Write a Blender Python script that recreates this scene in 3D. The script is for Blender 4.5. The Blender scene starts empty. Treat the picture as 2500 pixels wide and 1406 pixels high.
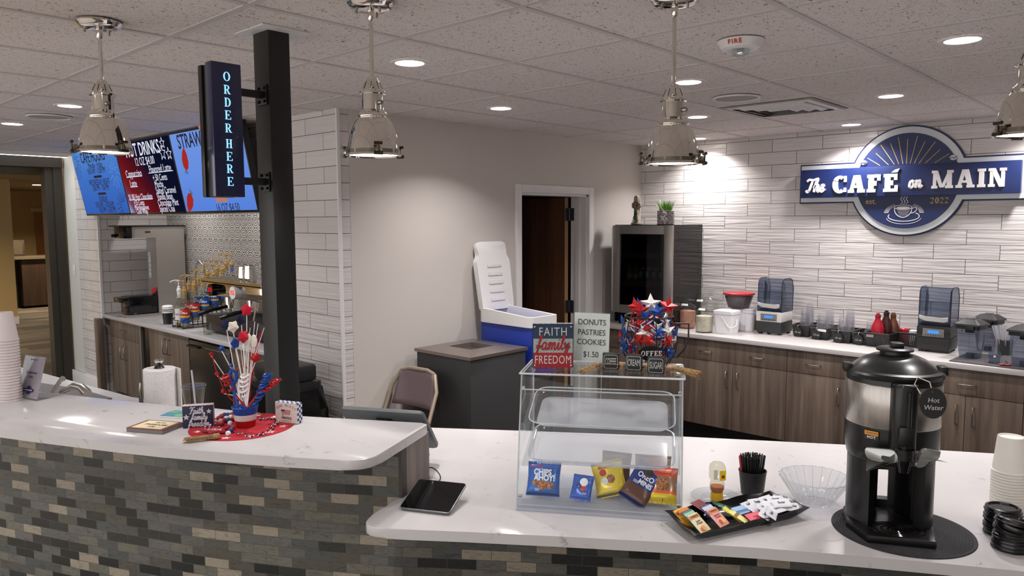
import bpy, bmesh, math, random
from mathutils import Vector, Matrix
random.seed(7)
PI = math.pi
SC = bpy.context.scene
COL = SC.collection
# ------------------------------------------------------------------ camera, world, exposure
CAM_H = 1.78
F_PX, YAW, PITCH, ROLL = 1831.13, -0.75016, -0.089875, -0.003895
def cam_axes():
    cy, sy, cp, sp, cr, sr = math.cos(YAW), math.sin(YAW), math.cos(PITCH), math.sin(PITCH), math.cos(ROLL), math.sin(ROLL)
    f = Vector((sy*cp, cy*cp, sp)); r = Vector((cy, -sy, 0)); u = r.cross(f)
    return cr*r + sr*u, -sr*r + cr*u, f
AX_R, AX_U, AX_F = cam_axes()
cd = bpy.data.cameras.new('camera'); cam = bpy.data.objects.new('camera', cd); COL.objects.link(cam)
cd.sensor_width = 36.0; cd.lens = 36.0*F_PX/2500; cd.clip_start = 0.05; cd.clip_end = 100
cam.matrix_world = Matrix(((AX_R.x, AX_U.x, -AX_F.x, 0), (AX_R.y, AX_U.y, -AX_F.y, 0), (AX_R.z, AX_U.z, -AX_F.z, CAM_H), (0, 0, 0, 1)))
SC.camera = cam
SC.view_settings.view_transform = 'Standard'; SC.view_settings.look = 'None'
SC.view_settings.gamma = 1; SC.view_settings.exposure = 0.3; SC.view_settings.use_curve_mapping = False
try:
    SC.cycles.transparent_max_bounces = 40; SC.cycles.max_bounces = 12; SC.cycles.sample_clamp_indirect = 6
    SC.cycles.caustics_reflective = False; SC.cycles.caustics_refractive = False
except Exception: pass
w = bpy.data.worlds.new('world'); SC.world = w; w.use_nodes = True
w.node_tree.nodes['Background'].inputs[0].default_value = (1.0, 0.98, 0.97, 1)
w.node_tree.nodes['Background'].inputs[1].default_value = 1.6
# measured points: a pixel of the photograph's frame seen on a known plane becomes a place in the room
def ray(px, py): return AX_R*((px-1250)/F_PX) - AX_U*((py-703)/F_PX) + AX_F
def at(px, py, z): d = ray(px, py); p = d*((z-CAM_H)/d.z); return Vector((p.x, p.y, z))
def aty(px, py, y): p = ray(px, py); p = p*(y/p.y); return Vector((p.x, p.y, p.z+CAM_H))
def atx(px, py, x): p = ray(px, py); p = p*(x/p.x); return Vector((p.x, p.y, p.z+CAM_H))
def hz(px, py, x, y): d = ray(px, py); t = (x*d.x+y*d.y)/(d.x**2+d.y**2); return t*d.z+CAM_H
CEIL = 2.4675; CT = 0.861; BAR = 1.067
# ------------------------------------------------------------------ materials
def lin(c):
    if isinstance(c, str): c = tuple(int(c[i:i+2], 16) for i in (0, 2, 4))
    return tuple(((v/255)/12.92 if v/255 <= .04045 else ((v/255+.055)/1.055)**2.4) for v in c)+(1,)
MATS = {}
def mat(name, col=(128, 128, 128), rough=.5, metal=0, emit=None, es=1.0, coat=0, alpha=None, spec=.5, sheen=0):
    if name in MATS: return MATS[name]
    m = bpy.data.materials.new(name); m.use_nodes = True; b = m.node_tree.nodes['Principled BSDF']
    b.inputs['Base Color'].default_value = lin(col); b.inputs['Roughness'].default_value = rough; b.inputs['Metallic'].default_value = metal
    b.inputs['Specular IOR Level'].default_value = spec
    if coat: b.inputs['Coat Weight'].default_value = coat; b.inputs['Coat Roughness'].default_value = .05
    if emit is not None: b.inputs['Emission Color'].default_value = lin(emit); b.inputs['Emission Strength'].default_value = es
    MATS[name] = m; return m
class NT:
    def __init__(s, m): s.t = m.node_tree; s.n = s.t.nodes; s.l = s.t.links; s.b = s.n['Principled BSDF']
    def add(s, typ, ins=None, **kw):
        n = s.n.new(typ)
        for k, v in kw.items(): setattr(n, k, v)
        for k, v in (ins or {}).items():
            if hasattr(v, 'links'): s.l.new(v, n.inputs[k])
            else: n.inputs[k].default_value = v
        return n
    def ramp(s, fac, stops, interp='LINEAR'):
        r = s.n.new('ShaderNodeValToRGB'); r.color_ramp.interpolation = interp; e = r.color_ramp.elements
        while len(e) > 1: e.remove(e[0])
        e[0].position, e[0].color = stops[0][0], lin(stops[0][1])
        for p, c in stops[1:]: k = e.new(p); k.color = lin(c)
        s.l.new(fac, r.inputs[0]); return r.outputs[0]
    def coords(s, scale=(1, 1, 1), kind='Object', rot=(0, 0, 0), loc=(0, 0, 0)):
        c = s.n.new('ShaderNodeTexCoord'); mp = s.n.new('ShaderNodeMapping')
        mp.inputs['Scale'].default_value = scale; mp.inputs['Rotation'].default_value = rot; mp.inputs['Location'].default_value = loc
        s.l.new(c.outputs[kind], mp.inputs[0]); return mp.outputs[0]
    def swz(s, vec, order):
        sp = s.add('ShaderNodeSeparateXYZ', {0: vec}); cb = s.n.new('ShaderNodeCombineXYZ')
        for i, a in enumerate(order):
            if a is not None: s.l.new(sp.outputs['XYZ'.index(a)], cb.inputs[i])
        return cb.outputs[0]
    def col(s, out): s.l.new(out, s.b.inputs['Base Color'])
    def bump(s, h, strength=.3, dist=.01):
        n = s.add('ShaderNodeBump', {'Height': h, 'Strength': strength, 'Distance': dist}); s.l.new(n.outputs[0], s.b.inputs['Normal'])
def thin(name, tint=(255, 255, 255), haze=0.0, hcol=(235, 235, 240), rough=.02, ior=1.3, refl=1.0):
    """thin clear sheet: what falls through, a fresnel reflection, and an optional milky share"""
    if name in MATS: return MATS[name]
    m = bpy.data.materials.new(name); m.use_nodes = True; t = m.node_tree; t.nodes.clear()
    o = t.nodes.new('ShaderNodeOutputMaterial'); tr = t.nodes.new('ShaderNodeBsdfTransparent'); gl = t.nodes.new('ShaderNodeBsdfGlossy')
    tr.inputs[0].default_value = lin(tint); gl.inputs['Roughness'].default_value = rough; gl.inputs[0].default_value = (refl, refl, refl, 1)
    lw = t.nodes.new('ShaderNodeLayerWeight'); lw.inputs[0].default_value = .5; pw = t.nodes.new('ShaderNodeMath'); pw.operation = 'POWER'; pw.inputs[1].default_value = 4.0; t.links.new(lw.outputs['Facing'], pw.inputs[0])
    f0 = ((ior-1)/(ior+1))**2; fr = t.nodes.new('ShaderNodeMath'); fr.operation = 'MULTIPLY_ADD'; t.links.new(pw.outputs[0], fr.inputs[0]); fr.inputs[1].default_value = (1-f0)*.55; fr.inputs[2].default_value = f0
    mx = t.nodes.new('ShaderNodeMixShader'); t.links.new(fr.outputs[0], mx.inputs[0]); t.links.new(gl.outputs[0], mx.inputs[2])
    if haze:
        df = t.nodes.new('ShaderNodeBsdfDiffuse'); df.inputs[0].default_value = lin(hcol); m2 = t.nodes.new('ShaderNodeMixShader'); m2.inputs[0].default_value = haze
        tl = t.nodes.new('ShaderNodeBsdfTranslucent'); tl.inputs[0].default_value = lin(hcol); m3 = t.nodes.new('ShaderNodeMixShader'); m3.inputs[0].default_value = .45
        t.links.new(df.outputs[0], m3.inputs[1]); t.links.new(tl.outputs[0], m3.inputs[2])
        t.links.new(tr.outputs[0], m2.inputs[1]); t.links.new(m3.outputs[0], m2.inputs[2]); t.links.new(m2.outputs[0], mx.inputs[1])
    else: t.links.new(tr.outputs[0], mx.inputs[1])
    t.links.new(mx.outputs[0], o.inputs[0]); MATS[name] = m; return m
def emis(name, col, s=1.0):
    if name in MATS: return MATS[name]
    m = bpy.data.materials.new(name); m.use_nodes = True; t = m.node_tree; t.nodes.clear()
    o = t.nodes.new('ShaderNodeOutputMaterial'); e = t.nodes.new('ShaderNodeEmission'); e.inputs[0].default_value = lin(col); e.inputs[1].default_value = s
    t.links.new(e.outputs[0], o.inputs[0]); MATS[name] = m; return m
def m_wood(name, c0, c1, c2, scale=(28, 28, 1.3), rough=.45):
    m = mat(name, c1, rough); n = NT(m); v = n.coords(scale)
    a = n.add('ShaderNodeTexNoise', {0: v, 'Scale': 1.0, 'Detail': 6.0, 'Roughness': .65}); b = n.add('ShaderNodeTexNoise', {0: n.coords(tuple(s*.22 for s in scale)), 'Scale': 1.0, 'Detail': 2.0})
    mx = n.add('ShaderNodeMath', {0: a.outputs[0], 1: b.outputs[0]}, operation='ADD'); mh = n.add('ShaderNodeMath', {0: mx.outputs[0], 1: .5}, operation='MULTIPLY')
    n.col(n.ramp(mh.outputs[0], [(.36, c0), (.5, c1), (.66, c2)])); n.bump(a.outputs[0], .08, .002); return m
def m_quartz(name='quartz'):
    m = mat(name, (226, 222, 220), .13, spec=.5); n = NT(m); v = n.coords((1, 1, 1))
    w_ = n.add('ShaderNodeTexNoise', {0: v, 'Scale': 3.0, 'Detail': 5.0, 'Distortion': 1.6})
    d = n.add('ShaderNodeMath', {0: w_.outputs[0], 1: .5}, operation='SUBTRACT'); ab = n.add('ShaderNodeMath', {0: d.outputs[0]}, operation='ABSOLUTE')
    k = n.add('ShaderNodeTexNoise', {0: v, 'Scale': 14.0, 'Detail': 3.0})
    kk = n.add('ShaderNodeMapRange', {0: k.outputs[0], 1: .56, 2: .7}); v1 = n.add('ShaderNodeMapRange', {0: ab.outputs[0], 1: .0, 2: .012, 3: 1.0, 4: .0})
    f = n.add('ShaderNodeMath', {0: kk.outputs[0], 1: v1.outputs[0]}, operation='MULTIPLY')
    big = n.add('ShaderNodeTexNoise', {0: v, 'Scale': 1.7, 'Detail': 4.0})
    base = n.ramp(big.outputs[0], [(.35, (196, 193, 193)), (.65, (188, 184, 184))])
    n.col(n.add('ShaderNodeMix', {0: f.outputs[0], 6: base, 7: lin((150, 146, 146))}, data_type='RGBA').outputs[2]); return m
def m_wavetile(name, order, uoff=0.0, voff=0.0):
    """white glazed 4 x 16 in wall tile with a rippled face, running bond"""
    m = mat(name, (214, 208, 206), .2, spec=.5); n = NT(m); v = n.swz(n.coords((1, 1, 1), loc=(0, 0, 0)), order)
    v = n.add('ShaderNodeVectorMath', {0: v, 1: (uoff, voff, 0)}, operation='ADD').outputs[0]
    br = n.add('ShaderNodeTexBrick', {0: v, 'Color1': (0, 0, 0, 1), 'Color2': (1, 1, 1, 1), 'Mortar': (.5, .5, .5, 1), 'Scale': 1.0, 'Mortar Size': .0021, 'Mortar Smooth': 0.1, 'Brick Width': .4075, 'Row Height': .1045})
    br.offset = .5
    sv = n.add('ShaderNodeVectorMath', {0: v, 1: (3.2, 52, 1)}, operation='MULTIPLY').outputs[0]
    ov = n.add('ShaderNodeVectorMath', {0: br.outputs[0], 1: (7.3, 3.1, 5.0)}, operation='MULTIPLY').outputs[0]
    nz = n.add('ShaderNodeTexNoise', {0: n.add('ShaderNodeVectorMath', {0: sv, 1: ov}, operation='ADD').outputs[0], 'Scale': 1.0, 'Detail': 1.5, 'Distortion': .35})
    ramp = n.ramp(br.outputs[0], [(0, (216, 210, 207)), (1, (205, 199, 197))])
    n.col(n.add('ShaderNodeMix', {0: br.outputs[1], 6: ramp, 7: lin((98, 92, 90))}, data_type='RGBA').outputs[2])
    inv = n.add('ShaderNodeMath', {0: 1.0, 1: br.outputs[1]}, operation='SUBTRACT')
    h = n.add('ShaderNodeMath', {0: nz.outputs[0], 1: inv.outputs[0]}, operation='MULTIPLY')
    n.bump(h.outputs[0], .42, .012); rr = n.add('ShaderNodeMapRange', {0: br.outputs[1], 3: .2, 4: .8}); n.l.new(rr.outputs[0], n.b.inputs['Roughness']); return m
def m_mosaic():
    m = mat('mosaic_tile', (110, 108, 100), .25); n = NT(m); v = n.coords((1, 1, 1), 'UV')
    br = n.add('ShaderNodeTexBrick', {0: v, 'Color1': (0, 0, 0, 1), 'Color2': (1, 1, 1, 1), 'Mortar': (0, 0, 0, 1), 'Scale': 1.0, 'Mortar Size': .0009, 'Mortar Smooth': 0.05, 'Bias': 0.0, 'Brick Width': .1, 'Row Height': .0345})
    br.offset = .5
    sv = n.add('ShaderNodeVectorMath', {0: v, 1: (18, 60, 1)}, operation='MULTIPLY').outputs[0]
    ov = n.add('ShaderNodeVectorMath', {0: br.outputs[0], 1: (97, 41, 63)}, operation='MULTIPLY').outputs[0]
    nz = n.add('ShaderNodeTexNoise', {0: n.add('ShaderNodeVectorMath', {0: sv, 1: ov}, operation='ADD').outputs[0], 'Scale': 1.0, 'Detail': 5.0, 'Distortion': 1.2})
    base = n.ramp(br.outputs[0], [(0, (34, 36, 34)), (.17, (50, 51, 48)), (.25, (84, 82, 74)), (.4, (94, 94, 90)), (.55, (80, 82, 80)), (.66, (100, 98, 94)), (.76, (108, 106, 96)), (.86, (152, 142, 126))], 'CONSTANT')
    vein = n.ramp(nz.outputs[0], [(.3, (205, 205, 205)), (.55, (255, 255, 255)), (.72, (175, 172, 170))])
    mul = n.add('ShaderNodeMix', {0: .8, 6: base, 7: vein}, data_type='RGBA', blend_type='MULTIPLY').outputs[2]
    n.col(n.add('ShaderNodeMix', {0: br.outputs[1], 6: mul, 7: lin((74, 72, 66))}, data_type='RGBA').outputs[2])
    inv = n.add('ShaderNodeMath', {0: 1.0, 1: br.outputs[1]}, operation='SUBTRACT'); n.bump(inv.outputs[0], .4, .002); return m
def m_ceiling():
    m = mat('ceiling_tile', (205, 198, 194), .9, spec=.1); n = NT(m); v = n.coords((1, 1, 1))
    a = n.add('ShaderNodeTexNoise', {0: n.coords((95, 60, 60)), 'Scale': 1.0, 'Detail': 3.0, 'Distortion': 1.5}); b = n.add('ShaderNodeTexNoise', {0: n.coords((230, 230, 230)), 'Scale': 1.0, 'Detail': 2.0})
    f1 = n.add('ShaderNodeMapRange', {0: a.outputs[0], 1: .625, 2: .66}); f2 = n.add('ShaderNodeMapRange', {0: b.outputs[0], 1: .66, 2: .7})
    mx = n.add('ShaderNodeMath', {0: f1.outputs[0], 1: f2.outputs[0]}, operation='MAXIMUM')
    n.col(n.add('ShaderNodeMix', {0: mx.outputs[0], 6: lin((230, 223, 219)), 7: lin((110, 99, 90))}, data_type='RGBA').outputs[2]); return m
def m_damask():
    m = mat('patterned_tile', (150, 147, 142), .4); n = NT(m); v = n.swz(n.coords((1, 1, 1)), ('X', 'Z', None))
    vo = n.add('ShaderNodeTexVoronoi', {0: v, 'Scale': 9.0, 'Randomness': .0}, feature='F1', voronoi_dimensions='2D')
    s = n.add('ShaderNodeMath', {0: vo.outputs['Distance'], 1: 34.0}, operation='MULTIPLY'); s2 = n.add('ShaderNodeMath', {0: s.outputs[0]}, operation='SINE')
    wv = n.add('ShaderNodeTexNoise', {0: v, 'Scale': 42.0, 'Detail': 3.0, 'Distortion': 2.0}); ad = n.add('ShaderNodeMath', {0: s2.outputs[0], 1: wv.outputs[0]}, operation='MULTIPLY_ADD'); ad.inputs[2].default_value = .5
    ad2 = n.add('ShaderNodeMath', {0: ad.outputs[0], 1: wv.outputs[0]}, operation='ADD'); h = n.add('ShaderNodeMath', {0: ad2.outputs[0], 1: .5}, operation='MULTIPLY')
    c = n.ramp(h.outputs[0], [(.4, (84, 80, 76)), (.5, (142, 138, 132)), (.58, (206, 202, 196))])
    br = n.add('ShaderNodeTexBrick', {0: v, 'Mortar Size': .0016, 'Brick Width': .61, 'Row Height': .2, 'Scale': 1.0}); n.col(n.add('ShaderNodeMix', {0: br.outputs[1], 6: c, 7: lin((90, 88, 86))}, data_type='RGBA').outputs[2]); return m
def m_planks(name, c0, c1, w=.15, l=1.2, rough=.4, order=('X', 'Y', None)):
    m = mat(name, c0, rough); n = NT(m); v = n.swz(n.coords(), order)
    br = n.add('ShaderNodeTexBrick', {0: v, 'Color1': lin(c0), 'Color2': lin(c1), 'Mortar': lin((25, 22, 20)), 'Mortar Size': .0015, 'Scale': 1.0, 'Brick Width': l, 'Row Height': w})
    nz = n.add('ShaderNodeTexNoise', {0: n.add('ShaderNodeVectorMath', {0: v, 1: (2, 30, 1)}, operation='MULTIPLY').outputs[0], 'Scale': 1.0, 'Detail': 5.0})
    n.col(n.add('ShaderNodeMix', {0: .7, 6: br.outputs[0], 7: n.ramp(nz.outputs[0], [(.3, (150, 150, 150)), (.7, (255, 255, 255))])}, data_type='RGBA', blend_type='MULTIPLY').outputs[2]); return m
def m_glitter(name, c, dark, rough=.3):
    m = mat(name, c, rough, metal=.35); n = NT(m); vo = n.add('ShaderNodeTexVoronoi', {0: n.coords((900, 900, 900)), 'Scale': 1.0})
    n.col(n.add('ShaderNodeMix', {0: n.add('ShaderNodeSeparateColor', {0: vo.outputs['Color']}).outputs[0], 6: lin(dark), 7: lin(c)}, data_type='RGBA').outputs[2])
    n.bump(n.add('ShaderNodeSeparateColor', {0: vo.outputs['Color']}).outputs[1], .6, .002); return m
def m_check(name, a, b, size):
    m = mat(name, a, .6); n = NT(m); ch = n.add('ShaderNodeTexChecker', {0: n.coords((1/size,)*3), 'Scale': 1.0, 'Color1': lin(a), 'Color2': lin(b)}); n.col(ch.outputs[0]); return m
def m_stripe(name, a, b, size, rot=(0, 0, .6)):
    m = mat(name, a, .6); n = NT(m); wv = n.add('ShaderNodeTexWave', {0: n.coords((1, 1, 1), rot=rot), 'Scale': .314/size*1.0}); n.col(n.ramp(wv.outputs[0], [(.0, a), (.5, b)], 'CONSTANT')); return m
def m_speckle(name, a, b, scale, rough=.7, t=(.45, .6), detail=3.0):
    m = mat(name, a, rough); n = NT(m); nz = n.add('ShaderNodeTexNoise', {0: n.coords((scale,)*3), 'Scale': 1.0, 'Detail': detail}); n.col(n.ramp(nz.outputs[0], [(t[0], a), (t[1], b)])); n.bump(nz.outputs[0], .2, .002); return m
def m_brushed(name, c, rough=.3, sc=(1, 1, 400)):
    m = mat(name, c, rough, metal=.8); n = NT(m); nz = n.add('ShaderNodeTexNoise', {0: n.coords(sc), 'Scale': 1.0, 'Detail': 2.0})
    r = n.add('ShaderNodeMapRange', {0: nz.outputs[0], 3: rough-.08, 4: rough+.12}); n.l.new(r.outputs[0], n.b.inputs['Roughness']); return m
# ------------------------------------------------------------------ mesh builder
class MB:
    def __init__(s): s.bm = bmesh.new(); s.uv = None
    def face(s, pts):
        try: return s.bm.faces.new([s.bm.verts.new(p) for p in pts])
        except ValueError: return None
    def box(s, a, b, M=None, bev=0):
        x0, y0, z0 = a; x1, y1, z1 = b
        vs = [(x0, y0, z0), (x1, y0, z0), (x1, y1, z0), (x0, y1, z0), (x0, y0, z1), (x1, y0, z1), (x1, y1, z1), (x0, y1, z1)]
        vs = [s.bm.verts.new((M @ Vector(v)) if M else v) for v in vs]; fs = []
        for q in ((3, 2, 1, 0), (4, 5, 6, 7), (0, 1, 5, 4), (1, 2, 6, 5), (2, 3, 7, 6), (3, 0, 4, 7)): fs.append(s.bm.faces.new([vs[i] for i in q]))
        if bev:
            es = list({e for f in fs for e in f.edges}); bmesh.ops.bevel(s.bm, geom=es, offset=bev, segments=2, profile=.6, affect='EDGES')
        return s
    def prism(s, pts, z0, z1, M=None, bev=0, cap=True):
        n = len(pts); a = [Vector((p[0], p[1], z0)) for p in pts]; b = [Vector((p[0], p[1], z1)) for p in pts]
        if M: a = [M @ v for v in a]; b = [M @ v for v in b]
        a = [s.bm.verts.new(v) for v in a]; b = [s.bm.verts.new(v) for v in b]; fs = []
        for i in range(n): fs.append(s.bm.faces.new((a[i], a[(i+1) % n], b[(i+1) % n], b[i])))
        if cap: fs.append(s.bm.faces.new(b)); fs.append(s.bm.faces.new(a[::-1]))
        if bev:
            es = [e for f in fs[-2:] for e in f.edges]; bmesh.ops.bevel(s.bm, geom=es, offset=bev, segments=2, profile=.5, affect='EDGES')
        return s
    def lathe(s, prof, seg=32, c=(0, 0, 0), M=None, arc=None, sx=1, sy=1, flute=None):
        rings = []; n = seg
        a0, a1 = (0, 2*PI) if arc is None else arc; full = arc is None
        for r, z in prof:
            if r < 1e-6: v = Vector((c[0], c[1], c[2]+z)); rings.append([s.bm.verts.new(M @ v if M else v)]); continue
            ring = []
            for i in range(n if full else n+1):
                t = a0+(a1-a0)*i/n; rr = r*(1+(flute[0]*math.cos(flute[1]*t) if flute else 0)); v = Vector((c[0]+rr*math.cos(t)*sx, c[1]+rr*math.sin(t)*sy, c[2]+z)); ring.append(s.bm.verts.new(M @ v if M else v))
            rings.append(ring)
        for A, B in zip(rings, rings[1:]):
            m_ = max(len(A), len(B)); k = m_ if full else m_-1
            for i in range(k):
                j = (i+1) % m_
                try:
                    if len(A) == 1 and len(B) == 1: continue
                    if len(A) == 1: s.bm.faces.new((A[0], B[i], B[j]))
                    elif len(B) == 1: s.bm.faces.new((A[i], A[j], B[0]))
                    else: s.bm.faces.new((A[i], A[j], B[j], B[i]))
                except ValueError: pass
        return s
    def cyl(s, r, z0, z1, c=(0, 0), seg=24, M=None, r1=None):
        return s.lathe([(0, z0), (r, z0), (r if r1 is None else r1, z1), (0, z1)], seg, (c[0], c[1], 0), M)
    def tube(s, pts, r, seg=8, closed=False, rend=None, cap=True):
        pts = [Vector(p) for p in pts]; n = len(pts); rings = []; up = None
        for i, p in enumerate(pts):
            if closed: t = pts[(i+1) % n]-pts[i-1]
            else: t = pts[min(i+1, n-1)]-pts[max(i-1, 0)]
            if t.length < 1e-9: t = Vector((0, 0, 1))
            t.normalize()
            if up is None: up = Vector((0, 0, 1)) if abs(t.z) < .9 else Vector((1, 0, 0))
            a = t.cross(up)
            if a.length < 1e-6: up = Vector((1, 0, 0)) if abs(t.x) < .9 else Vector((0, 1, 0)); a = t.cross(up)
            a.normalize(); b = a.cross(t); up = b
            rr = r if rend is None else r+(rend-r)*i/(n-1)
            if isinstance(r, (list, tuple)): rr = r[i]
            rings.append([s.bm.verts.new(p+a*math.cos(2*PI*k/seg)*rr+b*math.sin(2*PI*k/seg)*rr) for k in range(seg)])
        for i in range(n if closed else n-1):
            A, B = rings[i], rings[(i+1) % n]
            for k in range(seg): s.bm.faces.new((A[k], A[(k+1) % seg], B[(k+1) % seg], B[k]))
        if not closed and cap: s.bm.faces.new(rings[0][::-1]); s.bm.faces.new(rings[-1])
        return s
    def ball(s, r, c=(0, 0, 0), seg=12, sx=1, sy=1, sz=1, M=None):
        k = seg//2
        return s.lathe([(r*math.sin(PI*i/k), -r*math.cos(PI*i/k)*sz) for i in range(k+1)], seg, c, M, sx=sx, sy=sy)
    def star(s, R, r, th, M=None, n=5, puff=True, rot=PI/2):
        """puffed star: rim at the edge, raised to th at the centre on both faces"""
        rim = [(math.cos(rot+i*PI/n)*(R if i % 2 == 0 else r), math.sin(rot+i*PI/n)*(R if i % 2 == 0 else r)) for i in range(2*n)]
        M = M or Matrix(); V = [s.bm.verts.new(M @ Vector((x, y, 0))) for x, y in rim]; a = s.bm.verts.new(M @ Vector((0, 0, th))); b = s.bm.verts.new(M @ Vector((0, 0, -th)))
        for i in range(2*n): j = (i+1) % (2*n); s.bm.faces.new((V[i], V[j], a)); s.bm.faces.new((V[j], V[i], b))
        return s
    def grid(s, fn, nu, nv):
        V = [[s.bm.verts.new(fn(i/nu, j/nv)) for j in range(nv+1)] for i in range(nu+1)]
        for i in range(nu):
            for j in range(nv): s.bm.faces.new((V[i][j], V[i+1][j], V[i+1][j+1], V[i][j+1]))
        return s
    def mesh(s, name, m, smooth=None):
        me = bpy.data.meshes.new(name); bmesh.ops.recalc_face_normals(s.bm, faces=s.bm.faces[:]); s.bm.to_mesh(me); s.bm.free()
        if m is not None: me.materials.append(m)
        if smooth is not None:
            for p in me.polygons: p.use_smooth = True
            try: me.set_sharp_from_angle(angle=math.radians(smooth))
            except Exception: pass
        return me
    def build(s, name, m, parent=None, M=None, smooth=35):
        o = bpy.data.objects.new(name, s.mesh(name, m, smooth)); COL.objects.link(o)
        if parent is not None: o.parent = parent
        if M is not None: o.matrix_local = M
        return o
def tag(o, label=None, cat=None, group=None, kind=None):
    for k, v in (('label', label), ('category', cat), ('group', group), ('kind', kind)):
        if v: o[k] = v
    return o
def thing(name, label, cat, loc=(0, 0, 0), rz=0, group=None):
    o = bpy.data.objects.new(name, None); COL.objects.link(o); o.empty_display_size = .05
    o.location = loc; o.rotation_euler = (0, 0, rz); return tag(o, label, cat, group)
def copy_thing(root, loc, rz=None, label=None, group=None, scale=None, rot=None):
    r = root.copy(); COL.objects.link(r); r.location = loc
    if rz is not None: r.rotation_euler = (0, 0, rz)
    if rot is not None: r.rotation_euler = rot
    if scale: r.scale = (scale,)*3
    if label: r['label'] = label
    if group: r['group'] = group
    for ch in list(root.children):
        c = ch.copy(); COL.objects.link(c); c.parent = r
        for g in ch.children: d = g.copy(); COL.objects.link(d); d.parent = c
    return r
def struct(name, mb, m, parent=None, smooth=35):
    o = mb.build(name, m, parent, smooth=smooth)
    if parent is None: o['kind'] = 'structure'
    return o
def basis(o, right, up):
    """local frame: x along right, y along up, z out of the face"""
    r = Vector(right).normalized(); u = Vector(up); u = (u-r*u.dot(r)).normalized(); n = r.cross(u)
    return Matrix(((r.x, u.x, n.x, o[0]), (r.y, u.y, n.y, o[1]), (r.z, u.z, n.z, o[2]), (0, 0, 0, 1)))
# ------------------------------------------------------------------ lettering
def sans(body, size, M, m, parent, name='lettering', bold=0.0, depth=.0006, sx=1.0, align='CENTER', spacing=1.0, shear=0, line=1.0):
    cu = bpy.data.curves.new('txt', 'FONT'); cu.body = body; cu.size = size; cu.extrude = depth; cu.offset = bold*size; cu.align_x = align; cu.align_y = 'CENTER'
    cu.space_character = spacing; cu.shear = shear; cu.space_line = line; cu.resolution_u = 3
    o = bpy.data.objects.new('txt', cu); COL.objects.link(o); dg = bpy.context.evaluated_depsgraph_get()
    me = bpy.data.meshes.new_from_object(o.evaluated_get(dg)); bpy.data.objects.remove(o); bpy.data.curves.remove(cu)
    me.name = name; me.materials.clear(); me.materials.append(m); me.transform(Matrix.Diagonal((sx, 1, 1, 1)))
    r = bpy.data.objects.new(name, me); COL.objects.link(r)
    if parent is not None: r.parent = parent
    r.matrix_local = M; return r
def arc_ring(cx, cy, ax, ay, bx, by, t0, t1, n=18):
    out = []
    for i in range(n):
        a, b = math.radians(t0+(t1-t0)*i/n), math.radians(t0+(t1-t0)*(i+1)/n)
        out.append([(cx+ax*math.cos(a), cy+ay*math.sin(a)), (cx+ax*math.cos(b), cy+ay*math.sin(b)), (cx+bx*math.cos(b), cy+by*math.sin(b)), (cx+bx*math.cos(a), cy+by*math.sin(a))])
    return out
def R_(x0, y0, x1, y1): return [(x0, y0), (x1, y0), (x1, y1), (x0, y1)]
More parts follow.
